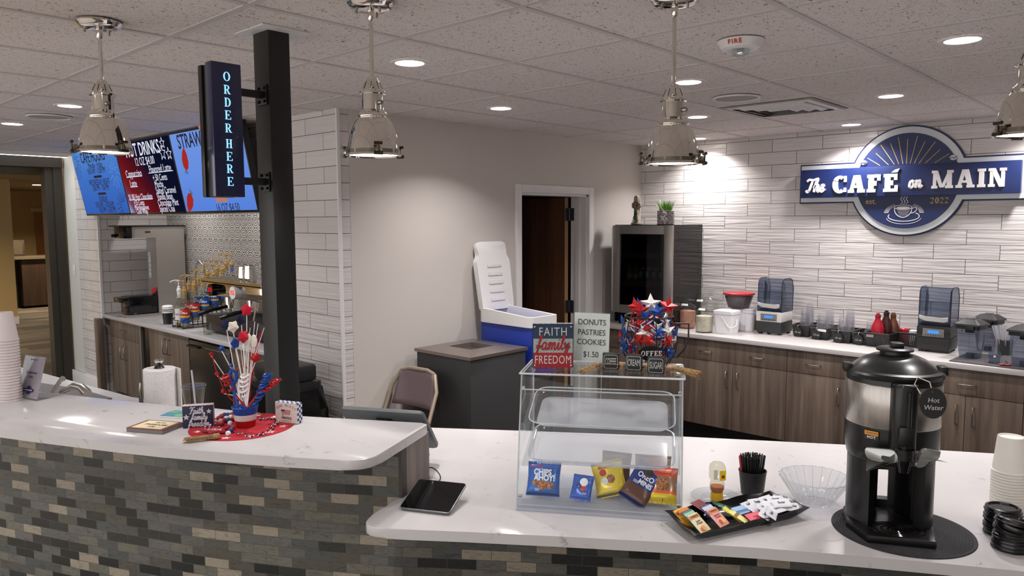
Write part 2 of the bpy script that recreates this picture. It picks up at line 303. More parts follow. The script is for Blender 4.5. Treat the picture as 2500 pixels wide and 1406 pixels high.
def glyph(c, t, h, s):
    """slab / roman capital of height 1: stem t, hairline h, serif overhang s -> polygons, advance"""
    P = []; st = h*.9
    if c in 'EF':
        w_ = .58+t*.5; P += [R_(s, 0, s+t, 1), R_(0, 1-st, w_, 1), R_(w_-h*.9, 1-st-.17, w_, 1), R_(s+t, .5-h/2, w_*.72, .5+h/2), R_(w_*.72-h*.8, .37, w_*.72, .63)]
        P += [R_(0, 0, w_+.04, st), R_(w_+.04-h*.9, 0, w_+.04, st+.18)] if c == 'E' else [R_(0, 0, 2*s+t+.03, st)]
        return P, w_+.05
    if c == 'H':
        w_ = .62+t*.7; P += [R_(s, 0, s+t, 1), R_(w_-s-t, 0, w_-s, 1), R_(s+t, .5-h/2, w_-s-t, .5+h/2)]
        for x in (0, w_-2*s-t): P += [R_(x, 0, x+2*s+t, st), R_(x, 1-st, x+2*s+t, 1)]
        return P, w_
    if c == 'I': return [R_(s, 0, s+t, 1), R_(0, 0, 2*s+t, st), R_(0, 1-st, 2*s+t, 1)], 2*s+t
    if c == 'D':
        w_ = .62+t*.6; P += [R_(s, 0, s+t, 1), R_(0, 0, s+t+.1, st), R_(0, 1-st, s+t+.1, 1)]; cx = s+t+.08; P += arc_ring(cx, .5, w_-cx, .5, w_-cx-t, .5-st, -90, 90); return P, w_
    if c == 'R':
        w_ = .6+t*.6; cx = s+t+.08; P += [R_(s, 0, s+t, 1), R_(0, 0, 2*s+t, st), R_(0, 1-st, cx, 1), R_(s, .46, cx, .46+st)]; P += arc_ring(cx, .73, w_-.06-cx, .27, w_-.06-cx-t*.9, .27-st, -90, 90)
        P += [[(s+t+.03, .46+st), (s+t+.03+t*.95, .46+st), (w_+.02, 0), (w_+.02-t*1.05, 0)], R_(w_-t*.9, 0, w_+.08, st)]; return P, w_+.06
    if c in 'O0':
        w_ = (.72 if c == 'O' else .5)+t*.5; return arc_ring(w_/2, .5, w_/2, .515, w_/2-t, .515-h*.85, 0, 360, 30), w_
    if c == 'C':
        w_ = .64+t*.5; P += arc_ring(w_/2+.02, .5, w_/2+.02, .515, w_/2+.02-t, .515-h*.85, 52, 308, 24); P += [R_(w_-h*.7, .64, w_, .98), R_(w_-h*.7, .06, w_, .3)]; return P, w_
    if c == 'A':
        w_ = .74+t*.7; a = w_/2; P += [[(s*.8, 0), (s*.8+h, 0), (a+h*.3, 1), (a-h*.9, 1)], [(w_-s*.8-t, 0), (w_-s*.8, 0), (a+t*.62, 1), (a-t*.5, 1)], R_(w_*.27, .27, w_*.72, .27+h*.8), R_(0, 0, s*1.6+h+.04, st), R_(w_-s*1.6-t-.02, 0, w_, st)]; return P, w_
    if c == 'N':
        w_ = .66+t*.7; P += [R_(s, 0, s+h, 1), R_(w_-s-h, 0, w_-s, 1), [(s, 1), (s+t, 1), (w_-s, 0), (w_-s-t, 0)], R_(0, 0, 2*s+h, st), R_(0, 1-st, s+t*.8, 1), R_(w_-2*s-h, 1-st, w_, 1)]; return P, w_
    if c == 'M':
        w_ = .86+t*.9; a = w_/2; P += [R_(s, 0, s+h, 1), R_(w_-s-t, 0, w_-s, 1), [(s, 1), (s+t, 1), (a+h*.3, 0.05), (a-h*.7, .05)], [(w_-s-t*.7, 1), (w_-s, 1), (a+h*.6, .05), (a-h*.4, .05)], R_(0, 0, 2*s+h, st), R_(w_-2*s-t, 0, w_, st), R_(0, 1-st, s+t, 1), R_(w_-s-t, 1-st, w_, 1)]; return P, w_
    if c == '2':
        P += arc_ring(.27, .72, .25, .28, .25-t*.8, .28-h, 170, -35, 14); P += [[(.47-t*.2, .5), (.5, .62), (.2, st), (.02, st)], R_(.02, 0, .54, st)]; return P, .56
    return [], .3
def serif(text, size, M, m, parent, name='lettering', t=.2, h=.12, s=.09, depth=.001, gap=.1, vertical=None, align=True):
    mb = MB(); x = 0; items = []
    for c in text:
        P, w_ = glyph(c, t, h, s); items.append((P, x, w_)); x += w_+gap
    tot = x-gap
    for i, (P, x0, w_) in enumerate(items):
        for j, poly in enumerate(P):
            if vertical is not None: q = [((px-w_/2)*size, (py-.5)*size-vertical[i]) for px, py in poly]
            else: q = [((px+x0-(tot/2 if align else 0))*size, (py-.5)*size) for px, py in poly]
            mb.prism(q, 0, depth*(1+.035*(j % 9)))
    return mb.build(name, m, parent, M, smooth=None)
def curve_pts(P, n=5):
    if len(P) < 3: return [Vector((p[0], p[1])) for p in P]
    Q = [Vector((p[0], p[1])) for p in P]; Q = [Q[0]*2-Q[1]]+Q+[Q[-1]*2-Q[-2]]; out = []
    for i in range(1, len(Q)-2):
        for k in range(n):
            u = k/n; a, b, c, d = Q[i-1:i+3]
            out.append(.5*((2*b)+(c-a)*u+(2*a-5*b+4*c-d)*u*u+(-a+3*b-3*c+d)*u**3))
    out.append(Q[-2]); return out
def ribbon(mb, P, w_, depth, z=0, n=5):
    C = curve_pts(P, n); mb.k = getattr(mb, 'k', 0)
    for a, b in zip(C, C[1:]):
        d = b-a
        if d.length < 1e-7: continue
        k = Vector((-d.y, d.x)).normalized()*w_/2; e = d.normalized()*w_*.18; a2, b2 = a-e, b+e; mb.k = (mb.k+1) % 13
        mb.prism([(a2-k)[:], (b2-k)[:], (b2+k)[:], (a2+k)[:]], z, z+depth*(1+.03*mb.k))
SCR = {  # brush-script letters: centre lines, x-height .5
 'T': ([[(-.02, .78), (.12, .9), (.4, .86), (.62, .93)], [(.4, .86), (.3, .5), (.2, .1), (.08, -.02), (0, .1)]], .5),
 'F': ([[(.02, .76), (.14, .92), (.42, .86), (.66, .94)], [(.36, .86), (.26, .5), (.16, .08), (.02, -.02)], [(.14, .5), (.3, .5), (.46, .55)]], .5),
 'A': ([[(0, 0), (.14, .2), (.36, .7), (.48, .95), (.5, .5), (.52, 0), (.62, .08)], [(.16, .36), (.34, .34), (.54, .4)]], .62),
 'h': ([[(.02, .3), (.16, .6), (.22, .92), (.14, .9), (.1, .5), (.06, 0)], [(.07, .2), (.2, .48), (.3, .44), (.29, .1), (.36, 0), (.46, .14)]], .44),
 'e': ([[(0, .16), (.18, .26), (.26, .42), (.18, .5), (.07, .36), (.07, .1), (.18, 0), (.36, .16)]], .36),
 'o': ([[(.2, .48), (.08, .4), (.06, .12), (.18, 0), (.3, .14), (.3, .38), (.2, .48), (.3, .36), (.42, .42)]], .4),
 'n': ([[(0, .3), (.08, .48), (.08, .2), (.05, 0), (.12, .3), (.24, .48), (.3, .38), (.28, .08), (.36, 0), (.46, .14)]], .44),
 'm': ([[(0, .3), (.08, .48), (.06, 0), (.12, .3), (.22, .48), (.26, .36), (.24, 0), (.3, .3), (.4, .48), (.46, .38), (.43, .08), (.5, 0), (.6, .14)]], .58),
 'f': ([[(0, .1), (.18, .5), (.28, .9), (.2, .94), (.14, .5), (.08, -.2), (.0, -.36), (.06, -.1), (.2, .2), (.34, .16)]], .32),
 'a': ([[(.28, .42), (.18, .5), (.06, .36), (.05, .1), (.14, 0), (.26, .16), (.3, .46), (.28, .1), (.34, 0), (.44, .14)]], .42),
 'i': ([[(0, .14), (.1, .48), (.08, .1), (.14, 0), (.24, .14)], [(.12, .66), (.14, .68)]], .22),
 'l': ([[(0, .14), (.16, .6), (.22, .92), (.13, .92), (.08, .5), (.08, .1), (.14, 0), (.24, .14)]], .22),
 'y': ([[(0, .36), (.07, .48), (.08, .2), (.15, .06), (.26, .2), (.31, .48), (.28, .0), (.2, -.36), (.08, -.3), (.16, -.08), (.42, .18)]], .4),
 't': ([[(0, .14), (.12, .5), (.16, .84), (.1, .4), (.1, .08), (.17, 0), (.28, .16)], [(.0, .58), (.14, .56), (.3, .62)]], .26),
 'r': ([[(0, .14), (.1, .52), (.14, .44), (.24, .46), (.22, .1), (.28, 0), (.38, .14)]], .36),
 'd': ([[(.28, .4), (.16, .48), (.05, .32), (.05, .08), (.15, 0), (.27, .2), (.34, .95), (.28, .2), (.32, 0), (.44, .14)]], .42),
 'c': ([[(.26, .42), (.16, .5), (.06, .34), (.06, .1), (.17, 0), (.34, .16)]], .34),
 'U': ([[(0, .9), (.04, .3), (.16, .02), (.34, .1), (.44, .5), (.46, .9)]], .56), 'S': ([[(.4, .8), (.26, .92), (.08, .8), (.1, .58), (.34, .4), (.36, .14), (.18, 0), (0, .12)]], .46),
 '.': ([[(.05, .02), (.07, .03)]], .14), ' ': ([], .25)}
def script(text, size, M, m, parent, name='lettering', w=.1, depth=.001, gap=.02, slant=.12):
    mb = MB(); x = 0; parts = []
    for c in text:
        st, adv = SCR.get(c, ([], .3)); parts += [[(px+x+slant*py, py) for px, py in s_] for s_ in st]; x += adv+gap
    for s_ in parts: ribbon(mb, [((px-x/2)*size, (py-.3)*size) for px, py in s_], w*size, depth)
    return mb.build(name, m, parent, M, smooth=None)
def flat_star(mb, cx, cy, R, depth, r=.42, rot=PI/2):
    mb.prism([(cx+math.cos(rot+i*PI/5)*(R if i % 2 == 0 else R*r), cy+math.sin(rot+i*PI/5)*(R if i % 2 == 0 else R*r)) for i in range(10)], 0, depth)
# ------------------------------------------------------------------ materials of the room
M_WALL = mat('wall_paint', (206, 199, 193), .7, spec=.25); M_TRIMW = mat('white_trim', (226, 224, 222), .45)
M_TXZ = m_wavetile('wave_tile', ('X', 'Z', None), .2385, .0743); M_TYZ = m_wavetile('wave_tile_side', ('Y', 'Z', None), .1, .0743)
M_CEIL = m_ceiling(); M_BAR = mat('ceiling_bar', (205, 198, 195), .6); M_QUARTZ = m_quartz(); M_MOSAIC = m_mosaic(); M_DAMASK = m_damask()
M_WOOD = m_wood('cabinet_laminate', (72, 60, 52), (103, 88, 77), (132, 115, 102)); M_WOODX = m_wood('panel_laminate', (92, 80, 72), (122, 108, 98), (150, 136, 125))
M_DOOR = m_wood('oak_door', (78, 50, 36), (108, 73, 52), (130, 92, 68), (18, 18, 1.0), .4)
M_FLOOR = m_planks('floor_plank', (74, 64, 60), (58, 50, 47)); M_CARPET = m_planks('carpet_plank', (112, 98, 84), (70, 60, 52), .25, 1.0, .95, ('Y', 'X', None))
M_BLACKSTEEL = mat('black_steel', (18, 17, 18), .42); M_BRONZE = mat('bronze_frame', (62, 56, 48), .45, metal=.3); M_HALL = mat('hall_paint', (188, 160, 112), .8)
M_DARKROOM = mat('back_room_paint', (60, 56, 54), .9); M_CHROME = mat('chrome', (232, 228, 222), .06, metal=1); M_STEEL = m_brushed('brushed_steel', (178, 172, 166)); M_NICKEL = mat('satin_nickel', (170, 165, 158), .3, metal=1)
M_WHITE = mat('white_plastic', (232, 230, 228), .4); M_BLACK = mat('black_plastic', (14, 14, 15), .35); M_BLACKG = mat('gloss_black', (8, 8, 9), .1); M_DKGREY = mat('dark_grey_plastic', (52, 52, 54), .5)
# ------------------------------------------------------------------ room shell
struct('floor', MB().box((-9.15, -6, -.1), (3.2, 8.5, 0)), M_FLOOR); struct('floor_hall', MB().box((-21, -6, -.1), (-9.15, 8.5, 0)), M_CARPET)
ceil = struct('ceiling', MB().box((-8.75, -2.2, CEIL), (3.2, 6.12, CEIL+.08)), M_CEIL)
g = MB()
for i in range(-8, 13):
    x = -i*.6096-1.673
    if -8.75 < x < 3.2: g.box((x-.012, -2.2, CEIL-.004), (x+.012, 6.02, CEIL-.0002))
for j in range(-13, 8):
    y = j*.6096+1.839
    if -2.2 < y < 6.02: g.box((-8.75, y-.012, CEIL-.0035), (3.2, y+.012, CEIL-.0001))
struct('ceiling_grid', g, M_BAR, ceil)
struct('wall_back', MB().box((-4.1, 6.02, 0), (3.2, 6.14, CEIL)), M_TXZ)
DY0, DY1, DZ = 4.335, 5.2, 1.997
struct('wall_left', MB().box((-4.08, 2.76, 0), (-3.95, DY0, CEIL)).box((-4.08, DY1, 0), (-3.95, 6.02, CEIL)).box((-4.08, DY0, DZ), (-3.95, DY1, CEIL)), M_WALL)
struct('trim_1', MB().box((-3.95, DY0-.062, 0), (-3.93, DY0, DZ+.062), bev=.003).box((-3.95, DY1, 0), (-3.93, DY1+.062, DZ+.062), bev=.003).box((-3.95, DY0, DZ), (-3.93, DY1, DZ+.062), bev=.003)
       .box((-4.12, DY0-.001, 0), (-3.95, DY0+.018, DZ)).box((-4.12, DY1-.018, 0), (-3.95, DY1+.001, DZ)).box((-4.12, DY0, DZ-.018), (-3.95, DY1, DZ+.001)).box((-4.06, DY1-.03, 0), (-4.02, DY1-.018, DZ-.018)), M_TRIMW)
d1 = struct('door_1', MB().box((-5.0, DY1-.072, .012), (-4.145, DY1-.028, DZ-.022)), M_DOOR)
MB().box((-4.1452, DY1-.073, .012), (-4.143, DY1-.027, DZ-.022)).build('door_edge', m_wood('pale_oak', (150, 110, 72), (176, 134, 92), (190, 150, 108)), d1)
for z in (1.83, 1.02, .25):
    MB().cyl(.008, z-.055, z+.055, (-4.128, DY1-.03), 12).box((-4.141, DY1-.07, z-.055), (-4.137, DY1-.028, z+.055)).box((-4.125, DY1-.022, z-.055), (-4.085, DY1-.0175, z+.055)).build('hinge', mat('hinge_steel', (92, 92, 95), .4, metal=.8), d1)
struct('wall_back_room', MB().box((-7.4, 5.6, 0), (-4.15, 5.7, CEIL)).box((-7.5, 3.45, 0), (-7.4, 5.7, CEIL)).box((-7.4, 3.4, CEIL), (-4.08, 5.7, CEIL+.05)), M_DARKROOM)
# alcove: tiled piers, header over the screens, patterned back
AX0, AX1, AY, AB = -8.1, -4.75, 2.68, 3.34
struct('wall_pier', MB().box((AX1, AY, 0), (-4.085, AB+.06, CEIL)).box((-4.085, AY, 0), (-3.951, AY+.079, CEIL)), M_TXZ); struct('trim_2', MB().box((-3.957, AY-.01, 0), (-3.944, AY+.014, CEIL), bev=.002), M_TRIMW)
struct('wall_header', MB().box((AX0, AY, 1.838), (AX1, AY+.2, CEIL)), M_TXZ)
struct('wall_alcove_left', MB().box((-8.3, AY+.001, 0), (AX0, AB, CEIL)), M_TYZ); struct('wall_pier_left', MB().box((-8.72, AY-.012, 0), (AX0-.001, AY, CEIL)), M_TXZ)
struct('trim_3', MB().box((AX0-.01, AY-.02, 0), (AX0+.006, AY+.002, CEIL)), M_TRIMW)
struct('wall_alcove_back', MB().box((AX0, AB, 0), (AX1, AB+.1, CEIL)), M_DAMASK); struct('ceiling_alcove', MB().box((AX0, AY+.2, CEIL), (AX1, AB, CEIL+.05)), M_CEIL)
M_WALL2 = mat('wall_paint_cool', (204, 202, 194), .7); struct('wall_painted', MB().box((-9.1, AY, 0), (-8.3, AY+.1, CEIL)), M_WALL2)
bb = struct('baseboard_left', MB().box((-9.1, AY-.03, 0), (AX0-.02, AY-.012, .17), bev=.004), M_TRIMW); struct('baseboard_alcove', MB().box((AX0, AY, 0), (AX0+.015, AB, .15)), M_TRIMW)
struct('baseboard_pier', MB().box((AX1, AY-.015, 0), (-3.95, AY, .1)), M_TRIMW)
# opening to the hall
struct('trim_4', MB().box((-9.25, 2.50, 0), (-9.1, 2.575, 2.4)).box((-9.22, 2.575, 0), (-9.08, 2.66, 2.42)).box((-9.3, -4, 2.36), (-9.05, 2.66, 2.47)), M_BRONZE)
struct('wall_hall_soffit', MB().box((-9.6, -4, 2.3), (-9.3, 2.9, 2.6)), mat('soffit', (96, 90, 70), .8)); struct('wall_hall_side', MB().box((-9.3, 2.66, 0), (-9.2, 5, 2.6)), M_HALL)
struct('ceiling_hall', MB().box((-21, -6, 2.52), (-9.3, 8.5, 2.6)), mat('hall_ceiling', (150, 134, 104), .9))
struct('wall_hall_near', MB().box((-15.5, -6, 0), (-15.3, 3.66, 2.52)), M_HALL); struct('baseboard_hall', MB().box((-15.3, -6, 0), (-15.28, 3.67, .13)), M_TRIMW)
struct('wall_hall_end', MB().box((-20.9, -6, 0), (-20.7, 8.5, 2.52)), M_HALL); struct('wall_hall_far', MB().box((-21, 6.3, 0), (-9.2, 6.4, 2.52)), M_HALL)
hd = struct('door_2', MB().box((-20.7, 5.42, 0), (-20.65, 6.2, 2.03)), m_wood('hall_door', (120, 70, 28), (146, 86, 36), (166, 104, 50), (10, 10, 1), .35)); MB().box((-20.65, 5.82, 1.42), (-20.64, 6.12, 1.72)).build('paper_notice', M_WHITE, hd)
struct('trim_5', MB().box((-20.7, 5.35, 2.03), (-20.63, 6.3, 2.12)), mat('hall_trim', (200, 180, 140), .6))
# customer-side wall; unseen pale floor sheet added to bounce light upward
struct('wall_right', MB().box((3.1, -6, 0), (3.2, 6.1, CEIL)), M_WALL); struct('floor_bounce', MB().box((-9.14, -6, 0), (3.1, -.05, .004)), mat('bounce_floor', (170, 162, 152), .8))
# bar front: one curved mosaic wall, low on the right and raised on the left
EDGE = [(-5.2, -.02), (-4.5, .16), (-3.9, .33), (-3.4, .51), (-3.042, .653), (-2.861, .729), (-2.694, .803), (-2.534, .874), (-2.391, .945), (-2.261, 1.017), (-2.135, 1.087), (-2.016, 1.158), (-1.9, 1.233),
        (-1.8, 1.305), (-1.703, 1.375), (-1.575, 1.472), (-1.329, 1.65), (-1.117, 1.798), (-.883, 1.957), (-.654, 2.097), (-.478, 2.198), (-.309, 2.29), (-.05, 2.41), (.3, 2.55), (.8, 2.72)]
EDGE = [Vector(p) for p in EDGE]
def off(P, d):
    out = []
    for i, p in enumerate(P):
        t = (P[min(i+1, len(P)-1)]-P[max(i-1, 0)]).normalized(); out.append(p+Vector((-t.y, t.x))*d)
    return out
OVER = .255
WALLF = off(EDGE, OVER); PC = at(974, 1215, CT).xy; ENDD = Vector((-.37, .93)).normalized()
ic = min(range(len(WALLF)), key=lambda i: (WALLF[i]-PC).length)
WL = WALLF[:ic]+[PC]; WR = [PC]+WALLF[ic+1:]
def bar_wall(name, L, h, u0):
    mb = MB(); uv = mb.bm.loops.layers.uv.new('UVMap'); u = [u0]
    for a, b in zip(L, L[1:]): u.append(u[-1]+(b-a).length)
    for i in range(len(L)-1):
        a, b = L[i], L[i+1]; vs = [mb.bm.verts.new((*a, 0)), mb.bm.verts.new((*b, 0)), mb.bm.verts.new((*b, h)), mb.bm.verts.new((*a, h))]; f = mb.bm.faces.new(vs)
        for lp, (uu, vv) in zip(f.loops, ((u[i], 0), (u[i+1], 0), (u[i+1], h), (u[i], h))): lp[uv].uv = (uu, vv)
    B = off(L, .16)
    for i in range(len(L)-1): mb.face([(*B[i+1], 0), (*B[i], 0), (*B[i], h), (*B[i+1], h)]); mb.face([(*L[i], h), (*L[i+1], h), (*B[i+1], h), (*B[i], h)])
    mb.face([(*L[-1], 0), (*B[-1], 0), (*B[-1], h), (*L[-1], h)])
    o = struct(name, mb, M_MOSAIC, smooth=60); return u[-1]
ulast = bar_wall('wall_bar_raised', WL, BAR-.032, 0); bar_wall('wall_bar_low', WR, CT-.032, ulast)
PB = PC+ENDD*.19
def endx(z0, z1): return None
PN = Vector((ENDD.y, -ENDD.x))
tr = struct('trim_6', MB().prism([PC[:], (PC+PN*.012)[:], (PC+PN*.012+ENDD*.035)[:], (PC+ENDD*.035)[:]], CT, BAR-.032), mat('dark_edge', (52, 46, 42), .5))
struct('trim_7', MB().prism([(PC+ENDD*.035)[:], (PC+ENDD*.035+PN*.01)[:], (PC+PN*.01+ENDD*.2)[:], (PC+ENDD*.2)[:]], CT, BAR-.032), M_WOODX)
def rounded(poly, radii, n=6):
    out = []
    for i, p in enumerate(poly):
        r = radii.get(i, 0)
        if not r: out.append(p); continue
        a, b = (poly[i-1]-p).normalized(), (poly[(i+1) % len(poly)]-p).normalized()
        p0, p2 = p+a*r, p+b*r
        for k in range(n+1): u = k/n; out.append(p0*(1-u)**2+p*2*u*(1-u)+p2*u*u)
    return out
iu = 12; UP = EDGE[:iu+1]+[Vector((-1.80, 1.297))]; UB = off(EDGE[:iu+1], .45)
pu = UP+[Vector((-1.985, 1.70))]+UB[:-1][::-1]; k_ = len(UP)-1
pu = rounded(pu, {k_: .085, k_+1: .03})
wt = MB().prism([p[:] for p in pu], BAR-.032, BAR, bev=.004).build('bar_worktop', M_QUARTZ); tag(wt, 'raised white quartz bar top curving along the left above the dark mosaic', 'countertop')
LB = [(.9, 3.9), (.2, 3.75), (-.573, 3.395), (-1.032, 3.132), (-1.587, 2.786), (-2.184, 2.371), (-2.492, 2.154), (-2.9, 1.95), (-3.4, 1.72), (-3.75, 1.585), (-4.12, 1.475), (-5.54, 1.31), (-6.2, 1.25)]
LB = [Vector(p) for p in LB]; BW = off(WL, .16)
pl = [EDGE[13]+Vector((-.045, -.03))]+EDGE[14:]+LB+[BW[0]+Vector((-.7, -.2))]+BW[:-1]+[PB, PC]
pl = rounded(pl, {0: .1})
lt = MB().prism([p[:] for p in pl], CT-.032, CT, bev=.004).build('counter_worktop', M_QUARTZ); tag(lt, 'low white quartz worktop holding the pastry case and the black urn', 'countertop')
# inner side of the bar: plain panels under the worktop
IN = off(LB, .03)
struct('wall_bar_inner', MB().prism([p[:] for p in LB[1:]+[p+Vector((0, -.02)) for p in LB[1:][::-1]]], 0, CT-.034), M_WOOD)
# ------------------------------------------------------------------ black post with its ceiling collar
post = struct('column', MB().box((-2.617, 1.418, 0), (-2.507, 1.505, CEIL), bev=.008), M_BLACKSTEEL)
MB().box((-2.665, 1.37, CEIL-.006), (-2.455, 1.56, CEIL-.001), bev=.001).build('collar', M_TRIMW, post)
# ------------------------------------------------------------------ lamps of the room
M_LENS = emis('lamp_lens', (255, 246, 240), 14.0); M_RING = mat('lamp_ring', (225, 220, 216), .5); LAMP_COL = (1.0, .965, .96)
def area(name, parent, loc, size, power, spread=140, shape='DISK', sy=None, rot=(0, 0, 0), col=LAMP_COL):
    l = bpy.data.lights.new(name, 'AREA'); l.shape = shape; l.size = size; l.energy = power; l.color = col; l.spread = math.radians(spread)
    if sy: l.size_y = sy
    o = bpy.data.objects.new(name, l); COL.objects.link(o); o.parent = parent; o.location = loc; o.rotation_euler = rot; return o
DLP = 9.5
DOWN = [((-2.608, 2.149), 'recessed ceiling light between the black post and the second hanging lamp'), ((-3.246, 3.389), 'recessed ceiling light in front of the grey wall, above the cooler'),
        ((-1.966, 3.411), 'recessed ceiling light peeking out beside the neck of the third hanging lamp'), ((-.749, 3.359), 'bright recessed ceiling light at the upper right, right of the fire strobe'),
        ((-2.573, 4.593), 'recessed ceiling light hidden beside the shade of the third hanging lamp'), ((-1.365, 4.588), 'recessed ceiling light right of the square air vent'),
        ((-3.245, 5.813), 'recessed ceiling light at the tiled wall behind the third hanging lamp'), ((-1.976, 5.761), 'recessed ceiling light close to the wall above the round cafe sign'), ((-.75, 5.75), 'recessed ceiling light by the tiled wall at the sign right end'),
        ((-5.003, 1.527), 'recessed ceiling light left of the first hanging lamp, nearer one'), ((-6.192, 1.52), 'recessed ceiling light at the far left over the entrance, farther one')]
ring_me = MB().lathe([(.062, .0), (.064, -.003), (.082, -.004), (.085, 0)], 32).mesh('trim_ring', M_RING, 35); lens_me = MB().lathe([(0, -.0015), (.063, -.0015), (.063, 0)], 32).mesh('lens', M_LENS, 35)
def downlight(x, y, label, p=DLP):
    t = thing('recessed_light', label, 'ceiling light', (x, y, CEIL-.001), 0, 'recessed ceiling lights')
    for n_, me in (('trim_ring', ring_me), ('lens', lens_me)): o = bpy.data.objects.new(n_, me); COL.objects.link(o); o.parent = t
    area('lamp', t, (0, 0, -.006), .12, p, 125)
for (x, y), lb in DOWN: downlight(x, y, lb, DLP)
for x, y in ((.35, 1.3), (1.2, 4.0)): downlight(x, y, 'recessed ceiling light outside the frame', DLP*.8)
# pendants
def pendant(loc, zb, label, clamps):
    t = thing('pendant_lamp', label, 'hanging lamp', (loc[0], loc[1], CEIL-.0045), 0, 'chrome pendants over the bar')
    B = zb-CEIL+.0045; h = .25
    MB().lathe([(0, 0), (.072, 0), (.074, -.006), (.068, -.012), (.066, -.016), (.058, -.022), (.03, -.026), (0, -.028)], 40).build('canopy', M_CHROME, t)
    MB().lathe([(0, -.02), (.011, -.024), (.0105, -.05), (.0085, -.056), (.0065, -.058), (.0065, B+h-.01), (0, B+h-.01)], 16).build('stem', M_CHROME, t)
    for a in (0, 2.1, 4.2): MB().cyl(.0045, -.036, -.02, (.045*math.cos(a), .045*math.sin(a)), 10).build('canopy_screw', M_NICKEL, t)
    cap = MB().lathe([(.006, B+h), (.014, B+h-.004), (.02, B+h-.014), (.034, B+h-.044), (.042, B+h-.05), (.042, B+h-.056), (.034, B+h-.058)], 32).build('vent_cap', M_CHROME, t)
    v = MB()
    for k in range(8): a = k*PI/4; c_, s_ = math.cos(a), math.sin(a); v.tube([(.0225*c_, .0225*s_, B+h-.019), (.0325*c_, .0325*s_, B+h-.041)], .0011, 5)
    v.build('vent_slots', M_DKGREY, cap)
    MB().lathe([(.034, B+h-.058), (.034, B+h-.105), (.039, B+h-.112), (.048, B+h-.118), (.05, B+h-.126), (.046, B+h-.13)], 32).build('socket_housing', M_CHROME, t)
    MB().lathe([(0, 0), (.007, 0), (.008, .006), (.006, .014), (0, .014)], 14, M=Matrix.Translation((.034, 0, B+h-.085)) @ Matrix.Rotation(PI/2, 4, 'Y')).build('thumb_screw', M_NICKEL, t)
    prof = [(.046, B+h-.13), (.051, B+h-.133), (.059, B+h-.143), (.067, B+h-.16), (.0745, B+h-.185), (.0805, B+.036), (.084, B+.012), (.0845, B+.008), (.088, B+.006), (.089, B), (.084, B-.001)]
    sh = MB().lathe(prof+[(.08, B+.008), (.076, B+.03), (.07, B+.064)], 48).build('shade', M_CHROME, t)
    MB().lathe([(.0835, B+.018), (.0855, B+.018), (.0865, B+.004), (.084, B+.003)], 48).build('rim_band', mat('antique_chrome', (150, 146, 136), .15, metal=1), t)
    MB().lathe([(0, B+.004), (.08, B+.004), (.081, B+.006)], 40).build('diffuser', emis('pendant_glow', (255, 246, 238), 9.0), t)
    for a in clamps:
        Mz = Matrix.Rotation(a, 4, 'Z'); c = MB().box((.084, -.007, B+.001), (.1, .007, B+.024), Mz, bev=.002).build('clamp', mat('antique_chrome'), t)
        MB().cyl(.005, -.013, .013, (0, 0), 12, Mz @ Matrix.Translation((.102, 0, B+.032)) @ Matrix.Rotation(PI/2, 4, 'X')).cyl(.0025, B+.0, B+.032, (.102, 0), 8, Mz).cyl(.006, -.014, .014, (0, 0), 12, Mz @ Matrix.Translation((.102, 0, B+.002)) @ Matrix.Rotation(PI/2, 4, 'X')).build('clamp_knob', mat('clamp_bronze', (92, 84, 72), .3, metal=1), c)
    area('lamp', t, (0, 0, B-.004), .14, 1.6, 150)
pendant((-2.834, .97), 2.02, 'chrome hanging lamp furthest left, in front of the menu screens', (.25, 2.4, 4.55))
pendant((-1.978, 1.476), 1.987, 'chrome hanging lamp between the black post and the doorway', (-2.6, -.5, 1.5))
pendant((-1.26, 2.097), 1.955, 'chrome hanging lamp nearest the fire strobe, over the pastry case', (-2.35, .75, -.1))
pendant((-.395, 2.56), hz(2497, 331, -.395, 2.56), 'chrome hanging lamp cut off at the right edge, in front of the cafe sign', (-2.2, -.1, 2.0))
# led strip at the ceiling edge, alcove lamps, hall lamp
t = thing('led_strip', 'bright white light strip along the ceiling edge over the entrance', 'light strip', (-8.735, 2.4, CEIL-.02))
MB().box((-.012, -5.5, .0), (.012, .22, .0195)).build('channel', M_TRIMW, t); MB().box((-.009, -5.5, -.004), (.009, .22, -.0002)).build('diode_strip', emis('led', (225, 240, 255), 7.0), t)
area('lamp', t, (0, -1.2, -.01), .02, 10, 150, 'RECTANGLE', 2.6, col=(.9, .96, 1))
for x in (-7.2, -5.9): downlight(x, 3.08, 'recessed ceiling light inside the alcove', 6.0)
t = thing('recessed_light', 'small recessed ceiling light in the hall beyond the entrance', 'ceiling light', (-17.2, 4.6, 2.519), 0); MB().lathe([(0, -.002), (.09, -.002), (.1, 0)], 24).build('lens', M_LENS, t)
area('lamp', t, (0, 0, -.01), .15, 80, 150, col=(1, .86, .62)); t = thing('recessed_light', 'recessed ceiling light in the hall out of view', 'ceiling light', (-13.0, 1.0, 2.519), 0); MB().lathe([(0, -.002), (.09, -.002), (.1, 0)], 24).build('lens', M_LENS, t); area('lamp', t, (0, 0, -.01), .15, 110, 150, col=(1, .86, .62))
# added customer-side lamps, unseen, to brighten the bar front and its objects
for x, y in ((-5.2, -1.2), (-3.3, -.7), (-1.3, .25), (-.2, -1.4)): downlight(x, y, 'added unseen ceiling light on the customer side, brightening the bar front', 8.0)
